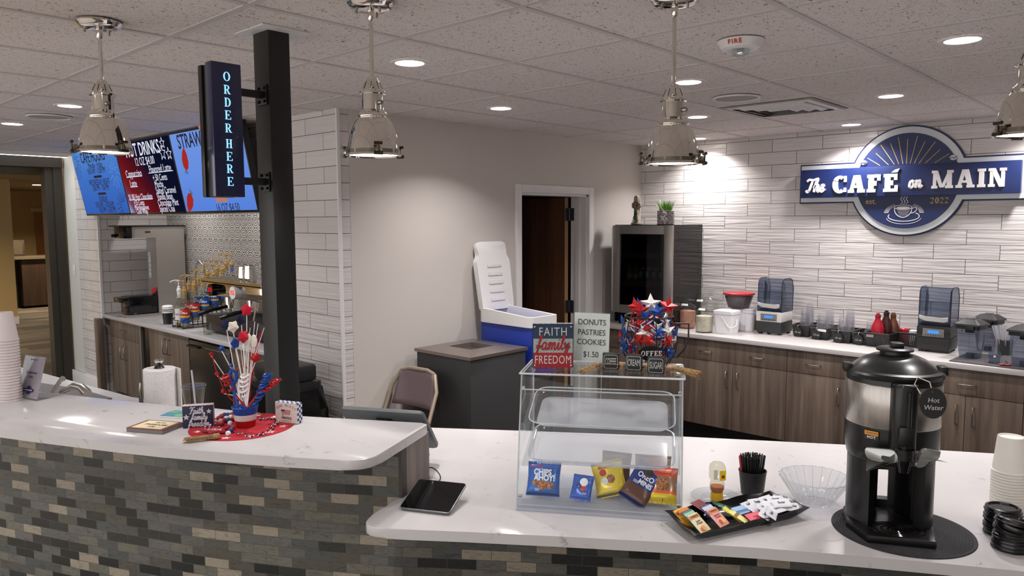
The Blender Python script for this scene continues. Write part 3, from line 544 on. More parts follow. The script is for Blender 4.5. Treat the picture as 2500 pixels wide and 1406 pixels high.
# ------------------------------------------------------------------ ceiling devices
p = at(1809, 97, CEIL); t = thing('fire_strobe', 'round white fire alarm strobe on the ceiling with red letters', 'fire alarm', (p.x, p.y, CEIL-.0045))
MB().lathe([(0, 0), (.087, 0), (.088, -.003), (.072, -.03), (.058, -.036), (.05, -.036), (.048, -.032), (.03, -.031), (0, -.031)], 40).build('housing', M_WHITE, t)
MB().lathe([(.034, -.031), (.034, -.045), (.026, -.056), (.012, -.061), (0, -.062)], 24).build('lens', thin('clear_lens', (235, 240, 242), ior=1.6), t); MB().box((-.012, -.012, -.05), (.012, .012, -.031), bev=.004).build('flash_tube', M_CHROME, t)
ang = math.atan2(-p.y, -p.x)-.28; n_ = Vector((math.cos(ang), math.sin(ang), -.5)).normalized(); r_ = Vector((0, 0, 1)).cross(n_).normalized()
c_ = Vector((math.cos(ang)*.0795, math.sin(ang)*.0795, -.0155)); sans('FIRE', .024, basis(c_+n_*.002, r_, n_.cross(r_)), mat('sign_red', (190, 32, 38), .5), t, 'lettering', bold=.02, spacing=1.25)
for q, lb in ((at(1798, 237, CEIL), 'round ceiling speaker grille between the fire strobe and the air vent'), (at(120, 283, CEIL), 'round ceiling speaker grille at the far left beside the ceiling lights')):
    t = thing('ceiling_speaker', lb, 'speaker', (q.x, q.y, CEIL-.0045), 0, 'round ceiling speakers'); MB().lathe([(.115, -.002), (.118, -.007), (.128, -.007), (.132, 0)], 48).build('rim', M_TRIMW, t)
    MB().lathe([(0, -.0035), (.1155, -.0035), (.1155, -.0005)], 40).build('grille', mat('grille', (176, 168, 164), .8), t); MB().box((-.012, -.105, -.005), (.012, -.099, -.0036)).build('badge', M_NICKEL, t)
vx, vy = -1.673-.3048, 1.839+4*.6096+.3048
t = thing('air_vent', 'square louvred air vent in the ceiling right of the third hanging lamp', 'vent', (vx, vy, CEIL-.0045))
MB().box((-.285, -.285, -.004), (.285, .285, -.0005)).build('panel', mat('vent_panel', (150, 142, 140), .6), t)
for k, (o_, d_) in enumerate(((.26, .012), (.2, .018), (.145, .022), (.09, .024))):
    lo = MB(); i_ = o_-.03
    for a in range(4):
        Mz = Matrix.Rotation(a*PI/2, 4, 'Z'); lo.face([Mz @ Vector(v) for v in ((-o_, -o_, -.006), (o_, -o_, -.006), (i_, -i_, -d_), (-i_, -i_, -d_))]); lo.face([Mz @ Vector(v) for v in ((-o_, -o_, -.004), (-i_, -i_, -d_+.002), (i_, -i_, -d_+.002), (o_, -o_, -.004))])
    lo.build('louver', M_TRIMW, t)
MB().box((-.055, -.055, -.026), (.055, .055, -.0045)).build('core', mat('vent_dark', (70, 64, 62), .8), t)
# ------------------------------------------------------------------ order sign on the post
XS = -2.5; yl, yr = 1.2, 1.307; zt, zb = 2.322, 1.862; zt = atx(515, 147, XS).z; zb = atx(530, 480, XS).z
M_NAVY = mat('sign_navy', (24, 32, 74), .22, coat=.4)
t = thing('order_sign', 'tall navy ORDER HERE sign with glowing letters bracketed to the black post', 'sign', (XS, yl, zb), 0)
hh = zt-zb; wy = yr-yl
MB().box((-.045, 0, 0), (0, wy, hh), bev=.003).build('front_case', M_NAVY, t)
MB().box((-.075, .006, .004), (-.045, wy-.006, hh-.006)).build('groove', M_BLACKG, t); MB().box((-.1, 0, 0), (-.075, wy, hh-.004), bev=.003).build('rear_case', M_BLACKSTEEL, t)
ys = [187, 219, 250, 281, 313, 351, 382, 412, 443]; zl = [(at_ - 0) for at_ in [atx(555+i*1.3, y, XS).z-zb for i, y in enumerate(ys)]]
serif('ORDERHERE', .03, basis((.0012, wy*.5, 0), (0, 1, 0), (0, 0, 1)), emis('sign_glow', (150, 214, 255), 1.1), t, 'lettering', t=.17, h=.07, s=.07, vertical=[-z for z in zl], depth=.001)
for zz in (hh*.815, hh*.13):
    b = MB().box((-.058, wy, zz-.013), (-.045, 1.416-yl, zz+.013)).build('bracket_arm', M_BLACKSTEEL, t)
    MB().box((-.085, 1.4115-yl, zz-.036), (-.022, 1.4172-yl, zz+.036), bev=.002).build('bracket_plate', M_BLACKSTEEL, b)
    for dx in (-.073, -.034):
        for dz in (-.024, .024): MB().cyl(.0055, 0, .006, M=Matrix.Translation((dx, 1.4115-yl, zz+dz)) @ Matrix.Rotation(PI/2, 4, 'X'), seg=8).build('bolt', M_BLACKG, b)
# ------------------------------------------------------------------ menu screens
TX = [aty(212, 527, 2.6).x, aty(317, 524, 2.6).x, aty(450, 523, 2.6).x, aty(632, 520, 2.6).x]; TW = (TX[3]-TX[0])/3; TH = .625; TZ = 1.842
up = Vector((0, -.115, .613)).normalized()
M_INKD = mat('screen_ink', (30, 26, 66), .6); M_INKW = emis('screen_white', (226, 228, 246), .75); M_BEZ = mat('bezel', (10, 10, 12), .3)
def grad(name, stops, kind=0, s=.66):
    m = bpy.data.materials.new(name); m.use_nodes = True; tt = m.node_tree; tt.nodes.clear(); n = NT.__new__(NT); n.t = tt; n.n = tt.nodes; n.l = tt.links
    o = tt.nodes.new('ShaderNodeOutputMaterial'); e = tt.nodes.new('ShaderNodeEmission'); v = n.coords((1, 1, 1), 'Generated'); sp = n.add('ShaderNodeSeparateXYZ', {0: v})
    if kind == 0: f = n.add('ShaderNodeMath', {0: sp.outputs[1], 1: 1.0}, operation='MULTIPLY').outputs[0]
    else:
        f = n.add('ShaderNodeMath', {0: sp.outputs[0], 1: n.add('ShaderNodeMath', {0: sp.outputs[1], 1: .55}, operation='MULTIPLY').outputs[0]}, operation='ADD').outputs[0]
    e.inputs[1].default_value = s; tt.links.new(n.ramp(f, stops), e.inputs[0]); tt.links.new(e.outputs[0], o.inputs[0]); return m
def screen(i, label, gm):
    t = thing('menu_screen', label, 'screen', (TX[0]+TW*(i+.5), 2.6, TZ), 0, 'menu screens over the alcove'); Bm = basis((0, 0, 0), (1, 0, 0), up)
    MB().box((-TW/2+.001, 0, -.045), (TW/2-.001, TH, 0), Bm, bev=.003).build('bezel', M_BEZ, t)
    MB().box((-TW/2+.012, .018, -.002), (TW/2-.012, TH-.012, .0008)).build('display', gm, t, Bm)
    def pos(u, v): return Bm @ Matrix.Translation(((u-.5)*TW, v*TH, .0012))
    return t, pos
t, pos = screen(0, 'left menu screen with the blue cafe hours page', grad('page_blue', [(0, (58, 104, 196)), (.6, (72, 124, 214)), (1, (92, 148, 226))]))
for s_, u, v, z in (('CAFE HOURS', .48, .875, .135), ('Monday - Friday', .5, .755, .078), ('8:30 AM - 12:00 PM', .5, .67, .078), ('WEDNESDAY NIGHT', .5, .5, .078), ('5:00 PM - 7:00 PM', .5, .415, .078), ('SUNDAY', .5, .245, .078), ('8:30 AM - 10:30 AM', .5, .165, .078), ('4:30 PM - 6:30 PM', .53, .08, .078)):
    sans(s_, z, pos(u, v), M_INKD, t, sx=.72 if z < .1 else .78, bold=.012 if z > .1 else 0, depth=.0003)
for v in (.585, .33): MB().box((-.1, -.011, 0), (.1, .011, .0006)).build('divider', M_INKD, t, pos(.5, v))
def burst(parent, M, R, m, n=11, a0=0, a1=2*PI):
    b = MB()
    for k in range(n):
        a = a0+(a1-a0)*k/max(1, n-1); c, s_ = math.cos(a), math.sin(a); ribbon(b, [(c*R*.3, s_*R*.3), (c*R*.7-s_*R*.06, s_*R*.7+c*R*.06), (c*R, s_*R-R*.12)], R*.035, .0004)
    return b.build('firework', m, parent, M, smooth=None)
burst(t, pos(.05, .82), .14, M_INKD, 9, -1.9, 1.4); burst(t, pos(.9, .12), .15, M_INKD, 9, .9, 3.9); burst(t, pos(.87, .6), .12, emis('pale_blue', (110, 160, 235), .8), 12)
t, pos = screen(1, 'middle menu screen listing hot drinks on red and navy', grad('page_red', [(0, (172, 192, 236)), (.12, (120, 70, 96)), (.3, (132, 28, 34)), (.62, (88, 18, 28)), (.85, (22, 20, 44)), (1, (14, 18, 42))], 1))
for s_, u, v, z in (('HOT DRINKS', .5, .865, .15), ('12 OZ $4.00', .5, .71, .095), ('Cappuccino', .25, .565, .09), ('Latte', .2, .43, .09), ('Flavored Latte', .735, .59, .092), ('$1.00 Hot Chocolate', .27, .245, .074), ('+25 Cents', .22, .165, .066), ('Marshmallows', .25, .1, .066), ('Cool Whip', .24, .045, .066),
        ('+.50 Cents', .7, .48, .078), ('Mocha', .66, .395, .078), ('Salted Caramel', .75, .31, .078), ('Vanilla Bean', .71, .23, .078), ('Chocolate Mint', .74, .15, .078), ('Spiced Chai', .7, .07, .078)):
    sans(s_, z, pos(u, v), M_INKW, t, sx=.8, bold=.015 if z > .1 else 0, depth=.0003)
for u, v, w_ in ((.25, .525, .3), (.2, .39, .14), (.735, .55, .42), (.27, .21, .44)): MB().box((-w_*TW/2, -.003, 0), (w_*TW/2, .003, .0005)).build('underline', M_INKW, t, pos(u, v))
b = MB(); ribbon(b, [(-.17, 0), (-.08, .016), (.0, -.004), (.1, .012), (.16, .0)], .006, .0004); b.build('flourish', M_INKD, t, pos(.26, .33))
for u, v, R in ((.87, .9, .045), (.84, .78, .06), (.94, .76, .05)):
    b = MB(); P = [(math.cos(PI/2+k*PI/5)*(R if k % 2 == 0 else R*.42), math.sin(PI/2+k*PI/5)*(R if k % 2 == 0 else R*.42)) for k in range(11)]
    for a, c in zip(P, P[1:]): ribbon(b, [a, c], .006, .0004)
    b.build('star_outline', M_INKW, t, pos(u, v), smooth=None)
t, pos = screen(2, 'right menu screen with the strawberry drink, partly behind the order sign', grad('page_light', [(0, (96, 142, 238)), (.5, (112, 156, 246)), (1, (122, 162, 244))]))
sans('STRAWBERRY', .15, pos(.44, .87), M_INKD, t, sx=.8, bold=.015, depth=.0003); sans('16 OZ $4.50', .085, pos(.62, .06), M_INKD, t, sx=.8, depth=.0003)
M_STRAW = emis('straw_red', (176, 46, 40), .7); M_LEAFE = emis('leaf_green', (52, 100, 40), .7)
def berry(u, v, s_, rot):
    b = MB(); b.prism([(x*s_, y*s_) for x, y in ((0, .5), (-.2, .35), (-.26, .1), (-.18, -.2), (0, -.42), (.18, -.2), (.26, .1), (.2, .35))], 0, .0006, Matrix.Rotation(rot, 4, 'Z')); o = b.build('strawberry', M_STRAW, t, pos(u, v), smooth=None)
    b = MB()
    for k in range(5): a = 1.0+k*.3; b.prism([(0, .42*s_), (math.cos(a)*.2*s_-.03*s_, .42*s_+math.sin(a)*.14*s_), (math.cos(a)*.34*s_, .42*s_+math.sin(a)*.24*s_)], .0007, .0011, Matrix.Rotation(rot, 4, 'Z'))
    b.build('leaves', M_LEAFE, o, smooth=None)
berry(.17, .68, .2, 2.9); berry(.09, .13, .2, -.7)
b = MB(); b.prism([(-.12, .42), (.12, .42), (.09, 0), (-.09, 0)], 0, .0006); b.prism([(-.14, .62), (-.1, .52), (.1, .52), (.14, .62), (.05, .74), (-.06, .74)], 0, .0006); b.build('drink_picture', emis('drink_tan', (186, 128, 112), .75), t, pos(.56, .13), smooth=None)
MB().box((TW/2-.1, .1, -.12), (TW/2-.07, .5, -.047), Bm_ if False else basis((0, 0, 0), (1, 0, 0), up)).build('wall_arm', M_BLACKSTEEL, t)
# ------------------------------------------------------------------ cafe sign on the tiled wall
t = thing('cafe_sign', 'large round navy and silver cafe sign with a long blue name banner', 'sign', (-1.655, 6.02, 2.055)); Sg = basis((0, 0, 0), (1, 0, 0), (0, 0, 1))
M_SIL = mat('sign_silver', (196, 198, 202), .35, metal=.3); M_BLUE = mat('sign_blue', (20, 36, 86), .4); M_BLUED = mat('sign_rim_navy', (26, 34, 78), .45); M_GOLD = mat('sign_gold', (206, 172, 100), .4); M_SW = mat('sign_white', (238, 234, 234), .5)
def disc(r, z0, z1, n=72): return [(r*math.cos(2*PI*k/n), r*math.sin(2*PI*k/n)) for k in range(n)], z0, z1
MB().prism(*disc(.402, .001, .02)).prism(R_(-.78, -.152, .78, .155), .001, .0207).build('backing', M_BLUED, t, Sg, smooth=30)
MB().prism(*disc(.39, .0195, .026)).prism(R_(-.769, -.141, .769, .144), .0207, .0266).build('silver_field', M_SIL, t, Sg, smooth=30)
MB().prism(*disc(.345, .026, .0345)).build('blue_disc', M_BLUE, t, Sg, smooth=30)
bn = MB().box((-.757, -.108, .034), (.71, .11, .075), bev=.002).build('name_banner', M_BLUE, t, Sg)
script('The', .105, Sg @ Matrix.Translation((-.635, -.03, .0755)), M_SW, t, w=.16, depth=.008); serif('CAFE', .13, Sg @ Matrix.Translation((-.27, -.012, .0755)), M_SW, t, t=.3, h=.2, s=.07, gap=.1, depth=.01)
b = MB(); b.prism([(-.085, .062), (-.045, .062), (-.03, .09), (-.062, .082)], 0, .01); b.build('accent', M_SW, t, Sg @ Matrix.Translation((0, 0, .0755)), smooth=None)
script('on', .1, Sg @ Matrix.Translation((.075, -.02, .0755)), M_SW, t, w=.17, depth=.008); serif('MAIN', .125, Sg @ Matrix.Translation((.405, .0, .0755)), M_SW, t, t=.24, h=.17, s=.07, gap=.13, depth=.01)
for k in range(13):
    a = math.radians(22+k*11.3); b = MB(); r0 = .115/math.sin(a)+.01; r0 = max(r0, .12); r1 = .325 if k % 2 else .3
    if r0 < r1-.02: ribbon(b, [(r0*math.cos(a), r0*math.sin(a)), (r1*math.cos(a), r1*math.sin(a))], .004, .002); b.build('sun_ray', M_GOLD, t, Sg @ Matrix.Translation((0, 0, .0346)), smooth=None)
for x, y in ((-.295, .145), (.3, .15)):
    o = MB().ball(.022, seg=16, sx=1.1, sy=.85, sz=.45).build('coffee_bean', M_SW, t, Sg @ Matrix.Translation((x, y, .038))); b = MB(); ribbon(b, [(-.02, -.006), (-.005, .004), (.006, -.004), (.02, .006)], .005, .002); b.build('crease', M_BLUED, o, Matrix.Translation((0, 0, .0092)), smooth=None)
sans('est.', .055, Sg @ Matrix.Translation((-.235, -.145, .0345)), M_GOLD, t, bold=.01); serif('2022', .042, Sg @ Matrix.Translation((.225, -.145, .0345)), M_GOLD, t, t=.2, h=.13, gap=.16, depth=.0015)
b = MB(); E_ = lambda rx, ry, cx, cy, a0=0, a1=360, n=26: [(cx+rx*math.cos(math.radians(a0+(a1-a0)*k/n)), cy+ry*math.sin(math.radians(a0+(a1-a0)*k/n))) for k in range(n+1)]
ribbon(b, E_(.06, .016, -.01, -.19), .005, .002, n=1); ribbon(b, [(-.07, -.19), (-.064, -.225), (-.045, -.25), (-.02, -.262), (.002, -.262), (.025, -.25), (.044, -.225), (.05, -.19)], .005, .002); b.prism(E_(.045, .009, -.01, -.193)[:-1], 0, .002)
ribbon(b, [(.05, -.2), (.075, -.192), (.078, -.212), (.06, -.23), (.042, -.232)], .005, .002); ribbon(b, E_(.105, .036, -.005, -.256, 160, 400), .005, .002, n=1); ribbon(b, E_(.118, .05, -.005, -.262, 190, 350), .003, .002, n=1)
for dx in (-.022, -.004, .014): ribbon(b, [(dx-.004, -.165), (dx+.006, -.15), (dx-.006, -.13), (dx+.004, -.112)], .004, .002)
for k in range(30):
    a = math.radians(4+k*5.9)
    if 62 < math.degrees(a) < 118: continue
    ribbon(b, [(-.005+.105*math.cos(a), -.235+.062*math.sin(a)), (-.005+.135*math.cos(a), -.235+.08*math.sin(a))], .003, .002)
for k in range(5): ribbon(b, [(-.05+k*.004, -.212-k*.009), (-.01, -.216-k*.0085), (.036-k*.004, -.21-k*.009)], .0016, .002)
b.build('cup_emblem', M_SW, t, Sg @ Matrix.Translation((0, 0, .0346)), smooth=None)
# ------------------------------------------------------------------ back counter: cabinets and worktop
CTB = .877; YE = 5.29; YC = 5.318
tag(MB().box((-3.945, YE, CTB-.034), (1.5, 6.018, CTB), bev=.004).build('back_worktop', mat('quartz_grey', (196, 190, 188), .16), None), 'long white worktop against the tiled wall carrying blenders and baskets', 'countertop')
def handle(parent, x, y, z, L, vert, name='handle', nrm=(0, -1, 0)):
    n = Vector(nrm); a = Vector((0, 0, 1)) if vert else Vector((-n.y, n.x, 0)).normalized()
    c = Vector((x, y, z)); P = [c-a*L/2, c-a*L/2+n*.022, c-a*(L/2-.012)+n*.03, c+a*(L/2-.012)+n*.03, c+a*L/2+n*.022, c+a*L/2]
    return MB().tube(P, .0045, 8).build(name, M_NICKEL, parent)
def cabinet(x0, x1, label, drawers, doors, yb=5.99, y=YC, z0=.155, ct=CTB, group='laminate cabinets under the back worktop', dz=.673):
    t = thing('base_cabinet', label, 'cabinet', (x0, y, 0), 0, group); W = x1-x0
    MB().box((0, .02, z0), (W, yb-y, ct-.036)).build('carcass', M_WOOD, t); MB().box((.0, .075, 0), (W, yb-y-.01, z0-.001)).build('toe_kick', M_BLACK, t)
    d = MB().box((.0015, 0, dz+.002), (W-.0015, .019, ct-.04), bev=.001).build('drawer', M_WOOD, t)
    for k in range(drawers): handle(d, W*((.5 if drawers == 1 else (.23+.5*k))), 0, dz+.075, .1, False)
    for k in range(doors):
        a, b = W*k/doors+.0015, W*(k+1)/doors-.0015; dr = MB().box((a, 0, z0), (b, .019, dz-.0015), bev=.001).build('door', M_WOOD, t)
        hx = (b-.045 if k % 2 == 0 else a+.045) if doors > 1 else a+.05; handle(dr, hx, 0, dz-.125, .12, True)
    return t
k_ = YC/5.41
for x0, x1, lb, dn in ((-3.9, -3.114*k_, 'wood laminate base cabinet under the beverage fridge, mostly behind the pastry case', 2), (-3.114*k_, -2.255*k_, 'wood laminate base cabinet under the white buckets', 2), (-2.255*k_, -1.40*k_, 'wood laminate base cabinet under the black cup baskets, left of the urn', 2), (-1.40*k_, -.78*k_, 'wood laminate base cabinet right of the black urn with one drawer', 1), (-.78*k_, .1, 'wood laminate base cabinet at the right edge of the picture', 2)):
    cabinet(x0, x1, lb, dn, 2)
# ------------------------------------------------------------------ beverage fridge with cans, figurines on top
t = thing('beverage_fridge', 'stainless framed glass door beverage fridge standing on the back worktop', 'fridge', (-3.8, 5.36, CTB)); W, D, Hh = .585, .5, .862
MB().box((0, .035, .02), (.012, D, Hh)).box((W-.012, .035, .02), (W, D, Hh)).box((.012, .035, Hh-.02), (W-.012, D, Hh)).box((.012, D-.02, .02), (W-.012, D, Hh-.02)).box((.012, .05, .02), (W-.012, D-.02, .1)).build('cabinet_shell', mat('fridge_side', (20, 20, 21), .09), t)
for x in (.03, W-.05): MB().box((x, .06, 0), (x+.02, .08, .02)).build('foot', M_BLACK, t)
dr = MB().box((0, 0, .105), (.07, .032, Hh-.005), bev=.002).box((W-.075, 0, .105), (W, .032, Hh-.005), bev=.002).box((.07, .001, .105), (W-.075, .031, .175)).box((.07, .001, Hh-.078), (W-.075, .031, Hh-.006)).build('door', M_STEEL, t)
MB().box((.069, .012, .174), (W-.074, .018, Hh-.077)).build('glass', thin('dark_glass', (170, 170, 174), ior=1.5), dr); h_ = MB().tube([(.02, -.03, .12), (.02, -.03, Hh-.02)], .007, 10).build('handle', M_STEEL, dr)
MB().box((.016, -.028, .2), (.026, 0, .206)).box((.016, -.028, Hh-.1), (.026, 0, Hh-.094)).build('handle_mount', M_STEEL, h_)
for z in (.38, .62): sh = MB().box((.014, .06, z-.004), (W-.014, D-.03, z)).build('shelf', thin('shelf_glass', (190, 190, 190)), t); MB().box((.014, .05, z-.045), (W-.014, .06, z+.008)).build('shelf_front', mat('shelf_wood', (112, 92, 74), .5), sh)
MB().box((W-.16, .0325, Hh-.001), (W-.02, .06, Hh+.003)).build('hinge_plate', M_BLACK, t)
can_p = [(.033, 0), (.033, .1), (.027, .115), (.027, .118), (.024, .116), (0, .115)]
cans = [('can', 'green soda can in the fridge', (36, 92, 70)), ('can', 'dark blue soda can in the fridge', (40, 60, 110)), ('can', 'first dark red soda can beside the blue one in the fridge', (120, 24, 34)), ('can', 'second dark red soda can in the fridge', (110, 18, 40)), ('can', 'grey soda can by the fridge door frame', (150, 150, 155))]
for i, (n_, lb, c) in enumerate(cans):
    q = thing('soda_can', lb, 'can', (-3.8+.235+i*.066, 5.36+.115, CTB+.3805), 0, 'soda cans on the lower fridge shelf'); MB().lathe([(0, 0), (.028, 0)]+can_p[:2], 20).build('body', mat('can_%d' % i, c, .3, metal=.4), q); MB().lathe(can_p[1:], 20).build('top', M_NICKEL, q); MB().box((-.014, -.0338, .035), (.014, -.0325, .085)).build('label', mat('can_label', (200, 205, 205), .5), q)
for i, (lb, x) in enumerate((('small juice bottle with pale label at the left of the fridge shelf', .1), ('second small juice bottle on the fridge shelf, beside the green can', .165))):
    q = thing('juice_bottle', lb, 'bottle', (-3.8+x, 5.48, CTB+.38), 0, 'juice bottles on the lower fridge shelf'); MB().lathe([(0, 0), (.028, 0), (.03, .01), (.03, .085), (.014, .115), (.014, .13)], 20).build('body', mat('juice', (150, 132, 60), .2), q); MB().lathe([(.0305, .02), (.0305, .06)], 20).build('label', mat('juice_label', (205, 200, 170), .6), q); MB().cyl(.0155, .13, .147, seg=16).build('cap', mat('juice_cap', (60, 110, 70), .4), q)
# cross figurine
FT = CTB+Hh+.003
cx = aty(1551, 546, 5.5); t = thing('cross_figurine', 'stone coloured cross figurine with green vines on top of the fridge', 'figurine', (cx.x, 5.52, FT-.003), -.35)
M_STONE = m_speckle('figurine_stone', (168, 156, 138), (126, 114, 100), 60); M_VINE = mat('vine_green', (38, 66, 34), .7)
MB().box((-.045, -.03, 0), (.045, .03, .018), bev=.006).build('base', M_STONE, t)
b = MB().prism([(-.035, .018), (.035, .018), (.024, .08), (.022, .15), (.056, .142), (.062, .165), (.056, .19), (.026, .188), (.03, .235), (.012, .25), (-.012, .25), (-.03, .235), (-.026, .188), (-.056, .19), (-.062, .165), (-.056, .142), (-.022, .15), (-.024, .08)], -.012, .012, Matrix.Rotation(PI/2, 4, 'X'), bev=.005).build('cross', M_STONE, t)
MB().tube([(.026*math.cos(a), -.018, .168+.026*math.sin(a)) for a in [k*PI/10 for k in range(20)]], .0045, 6, closed=True).build('wreath', mat('wreath_brown', (92, 74, 56), .8), t); MB().cyl(.021, .013, .016, M=Matrix.Translation((0, 0, .168)) @ Matrix.Rotation(PI/2, 4, 'X')).build('plaque', mat('plaque', (176, 160, 138), .7), t); script('Faith', .018, basis((0, -.0165, .165), (1, 0, 0), (0, 0, 1)), mat('plaque_ink', (70, 56, 44), .7), t, w=.1, depth=.0005)
for k in range(5): MB().tube([(-.03+k*.014, -.018, .018), (-.024+k*.012, -.022, .05+.008*(k % 3)), (-.006+k*.004, -.018, .1), (.0, -.017, .14)], .003, 6, rend=.0012).build('vine', M_VINE, t)
for k in range(3): MB().ball(.006, (-.02+k*.018, -.03, .03+.008*(k % 2)), 8).build('flower', M_WHITE, t)
# grass pot with bunny
gx = aty(1622, 546, 5.46); t = thing('grass_pot', 'woven grey pot of green grass with a rabbit on its front, on the fridge', 'plant', (gx.x, 5.48, FT-.003))
M_WEAVE = m_speckle('woven_grey', (190, 184, 180), (104, 98, 94), 90, t=(.4, .62)); b = MB()
for r in range(7): b.lathe([(.066, r*.017+.002), (.07, r*.017+.006), (.07, r*.017+.012), (.066, r*.017+.016)], 28, flute=(.03, 14))
b.lathe([(0, 0), (.066, 0), (.066, .115), (.06, .118), (.058, .1), (0, .1)], 28); b.build('pot', M_WEAVE, t)
rng = random.Random(3); b = MB()
for k in range(190):
    a, r = rng.uniform(0, 2*PI), .052*math.sqrt(rng.random()); l = rng.uniform(.06, .12); out = r/.052*rng.uniform(.3, .9)*.085; x, y = r*math.cos(a), r*math.sin(a); d = Vector((-math.sin(a+rng.uniform(-.8, .8)), math.cos(a), 0))*.0022
    P = [Vector((x+math.cos(a)*out*u*u, y+math.sin(a)*out*u*u, .1+l*u)) for u in (0, .4, .75, 1)]
    for i_ in range(3): w0, w1 = (1-i_*.25), (1-(i_+1)*.25 if i_ < 2 else .05); b.face([P[i_]-d*w0, P[i_]+d*w0, P[i_+1]+d*w1, P[i_+1]-d*w1])
mg = mat('grass_green', (86, 150, 34), .5); n_ = NT(mg); n_.col(n_.ramp(n_.add('ShaderNodeTexNoise', {0: n_.coords((60, 60, 8)), 'Scale': 1.0}).outputs[0], [(.35, (48, 104, 22)), (.65, (134, 186, 54))])); o = b.build('grass', mg, t, smooth=None); o['kind'] = 'stuff'
M_BUN = mat('rabbit_grey', (150, 142, 142), .6); b = MB().ball(.03, (.03, -.075, .034), 16, sz=1.1).ball(.021, (.034, -.083, .086), 16, sx=1.25).tube([(.024, -.078, .1), (.01, -.075, .125), (-.006, -.074, .142)], [.006, .009, .003], 8).tube([(.036, -.078, .1), (.046, -.072, .112), (.05, -.07, .118)], [.006, .007, .003], 8).ball(.012, (.012, -.09, .012), 10).ball(.012, (.046, -.09, .012), 10).build('rabbit', M_BUN, t)
MB().tube([(.034, -.1, .066), (.014, -.106, .074), (.012, -.104, .06), (.034, -.102, .064), (.056, -.104, .074), (.056, -.102, .058), (.034, -.1, .066)], .0045, 6).tube([(.034, -.102, .064), (.022, -.106, .04), (.012, -.106, .03)], .004, 6).tube([(.034, -.102, .064), (.044, -.108, .04), (.052, -.106, .03)], .004, 6).build('bow', mat('bow_silver', (206, 200, 202), .4), b)
# ------------------------------------------------------------------ alcove counter
AC = .861; YF = 2.69
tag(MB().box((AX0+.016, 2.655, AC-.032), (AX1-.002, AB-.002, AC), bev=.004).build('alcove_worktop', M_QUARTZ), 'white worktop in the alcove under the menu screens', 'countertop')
def alc_cab(x0, x1, label, drawer):
    t = thing('base_cabinet', label, 'cabinet', (x0, YF, 0), 0, 'laminate cabinets in the alcove'); W = x1-x0
    MB().box((0, .02, .11), (W, .6, AC-.034)).build('carcass', M_WOOD, t); MB().box((0, .07, 0), (W, .58, .109)).build('toe_kick', M_BLACK, t)
    top = AC-.04
    if drawer: d = MB().box((.0015, 0, top-.17), (W-.0015, .019, top), bev=.001).build('drawer', M_WOOD, t); handle(d, W/2, 0, top-.085, .1, False); top -= .172
    for k in range(2): a, b = W*k/2+.0015, W*(k+1)/2-.0015; dr = MB().box((a, 0, .11), (b, .019, top), bev=.001).build('door', M_WOOD, t); handle(dr, b-.045 if k == 0 else a+.045, 0, top-.13, .13, True)
alc_cab(-7.98, -7.25, 'wood laminate cabinet with a drawer at the left end of the alcove', True); alc_cab(-7.02, -6.2, 'two door wood laminate cabinet beside the small black fridge in the alcove', False); alc_cab(-5.46, -4.78, 'wood laminate cabinet behind the black post in the alcove', True)
t = thing('ice_maker', 'narrow black appliance with a steel edge between the alcove cabinets', 'appliance', (-7.245, YF, 0)); MB().box((0, 0, .05), (.03, .56, AC-.036)).build('steel_edge', M_STEEL, t); MB().box((.03, .02, .02), (.22, .56, AC-.036)).build('body', M_BLACKG, t)
t = thing('under_counter_fridge', 'black under-counter fridge below the espresso machine', 'fridge', (-6.19, YF, 0)); MB().box((0, .03, .02), (.72, .58, AC-.036)).build('body', M_BLACK, t); dr = MB().box((.005, 0, .06), (.715, .028, AC-.06), bev=.003).build('door', mat('fridge_door', (24, 22, 22), .25), t); MB().box((.02, -.03, AC-.11), (.22, -.0005, AC-.095)).build('handle', M_BLACK, dr); MB().box((.24, -.004, AC-.1), (.715, .0, AC-.096)).build('trim_line', M_STEEL, dr)
tag(struct('gate_post', MB().box((-8.06, 2.57, 0), (-7.965, 2.625, .83), bev=.003), M_WOOD), 'dark wood panel post standing at the tiled alcove corner', 'panel'); 
for o in [o for o in bpy.data.objects if o.name == 'gate_post']: o['kind'] = 'thing'
# coffee brewer
t = thing('coffee_brewer', 'tall stainless coffee brewer with overhanging head and black basin in the alcove', 'coffee machine', (-7.6, 2.72, AC)); hB = .885
MB().box((-.24, .0, .0), (0, .58, .02), bev=.004).build('base_plate', M_STEEL, t); MB().box((-.24, .3, .02), (0, .58, hB-.12)).build('tank', M_STEEL, t)
MB().box((-.24, .08, hB-.12), (0, .58, hB-.015)).build('head', M_STEEL, t); MB().box((-.26, -.04, hB-.015), (.012, .59, hB)).build('lid', M_BLACK, t)
pn = MB().box((-.235, .0, hB-.125), (-.002, .08, hB-.016), bev=.006).build('control_panel', M_BLACKG, t)
for k in range(4): MB().cyl(.009, 0, .004, M=Matrix.Translation((-.2+k*.055, -.001, hB-.07)) @ Matrix.Rotation(PI/2, 4, 'X'), seg=14).build('button', mat('panel_button', (70, 96, 104), .4), pn)
MB().cyl(.016, 0, .03, M=Matrix.Translation((-.22, -.0, hB-.1)) @ Matrix.Rotation(PI/2, 4, 'X'), seg=16).build('knob', M_BLACK, pn)
MB().box((-.02, .2, hB-.075), (.0015, .25, hB-.055)).build('name_plate', mat('plate_brown', (60, 40, 34), .4), t)
MB().box((-.2, .298, .36), (-.14, .2995, .62)).build('instruction_label', m_speckle('label_speck', (205, 205, 205), (120, 122, 124), 60), t)
bs = MB().box((-.23, .02, .02), (-.005, .3, .2), bev=.03).build('brew_basin', M_BLACKG, t); MB().box((-.23, -.04, .14), (-.01, .05, .19), bev=.015).build('basin_handle', M_BLACKG, bs)
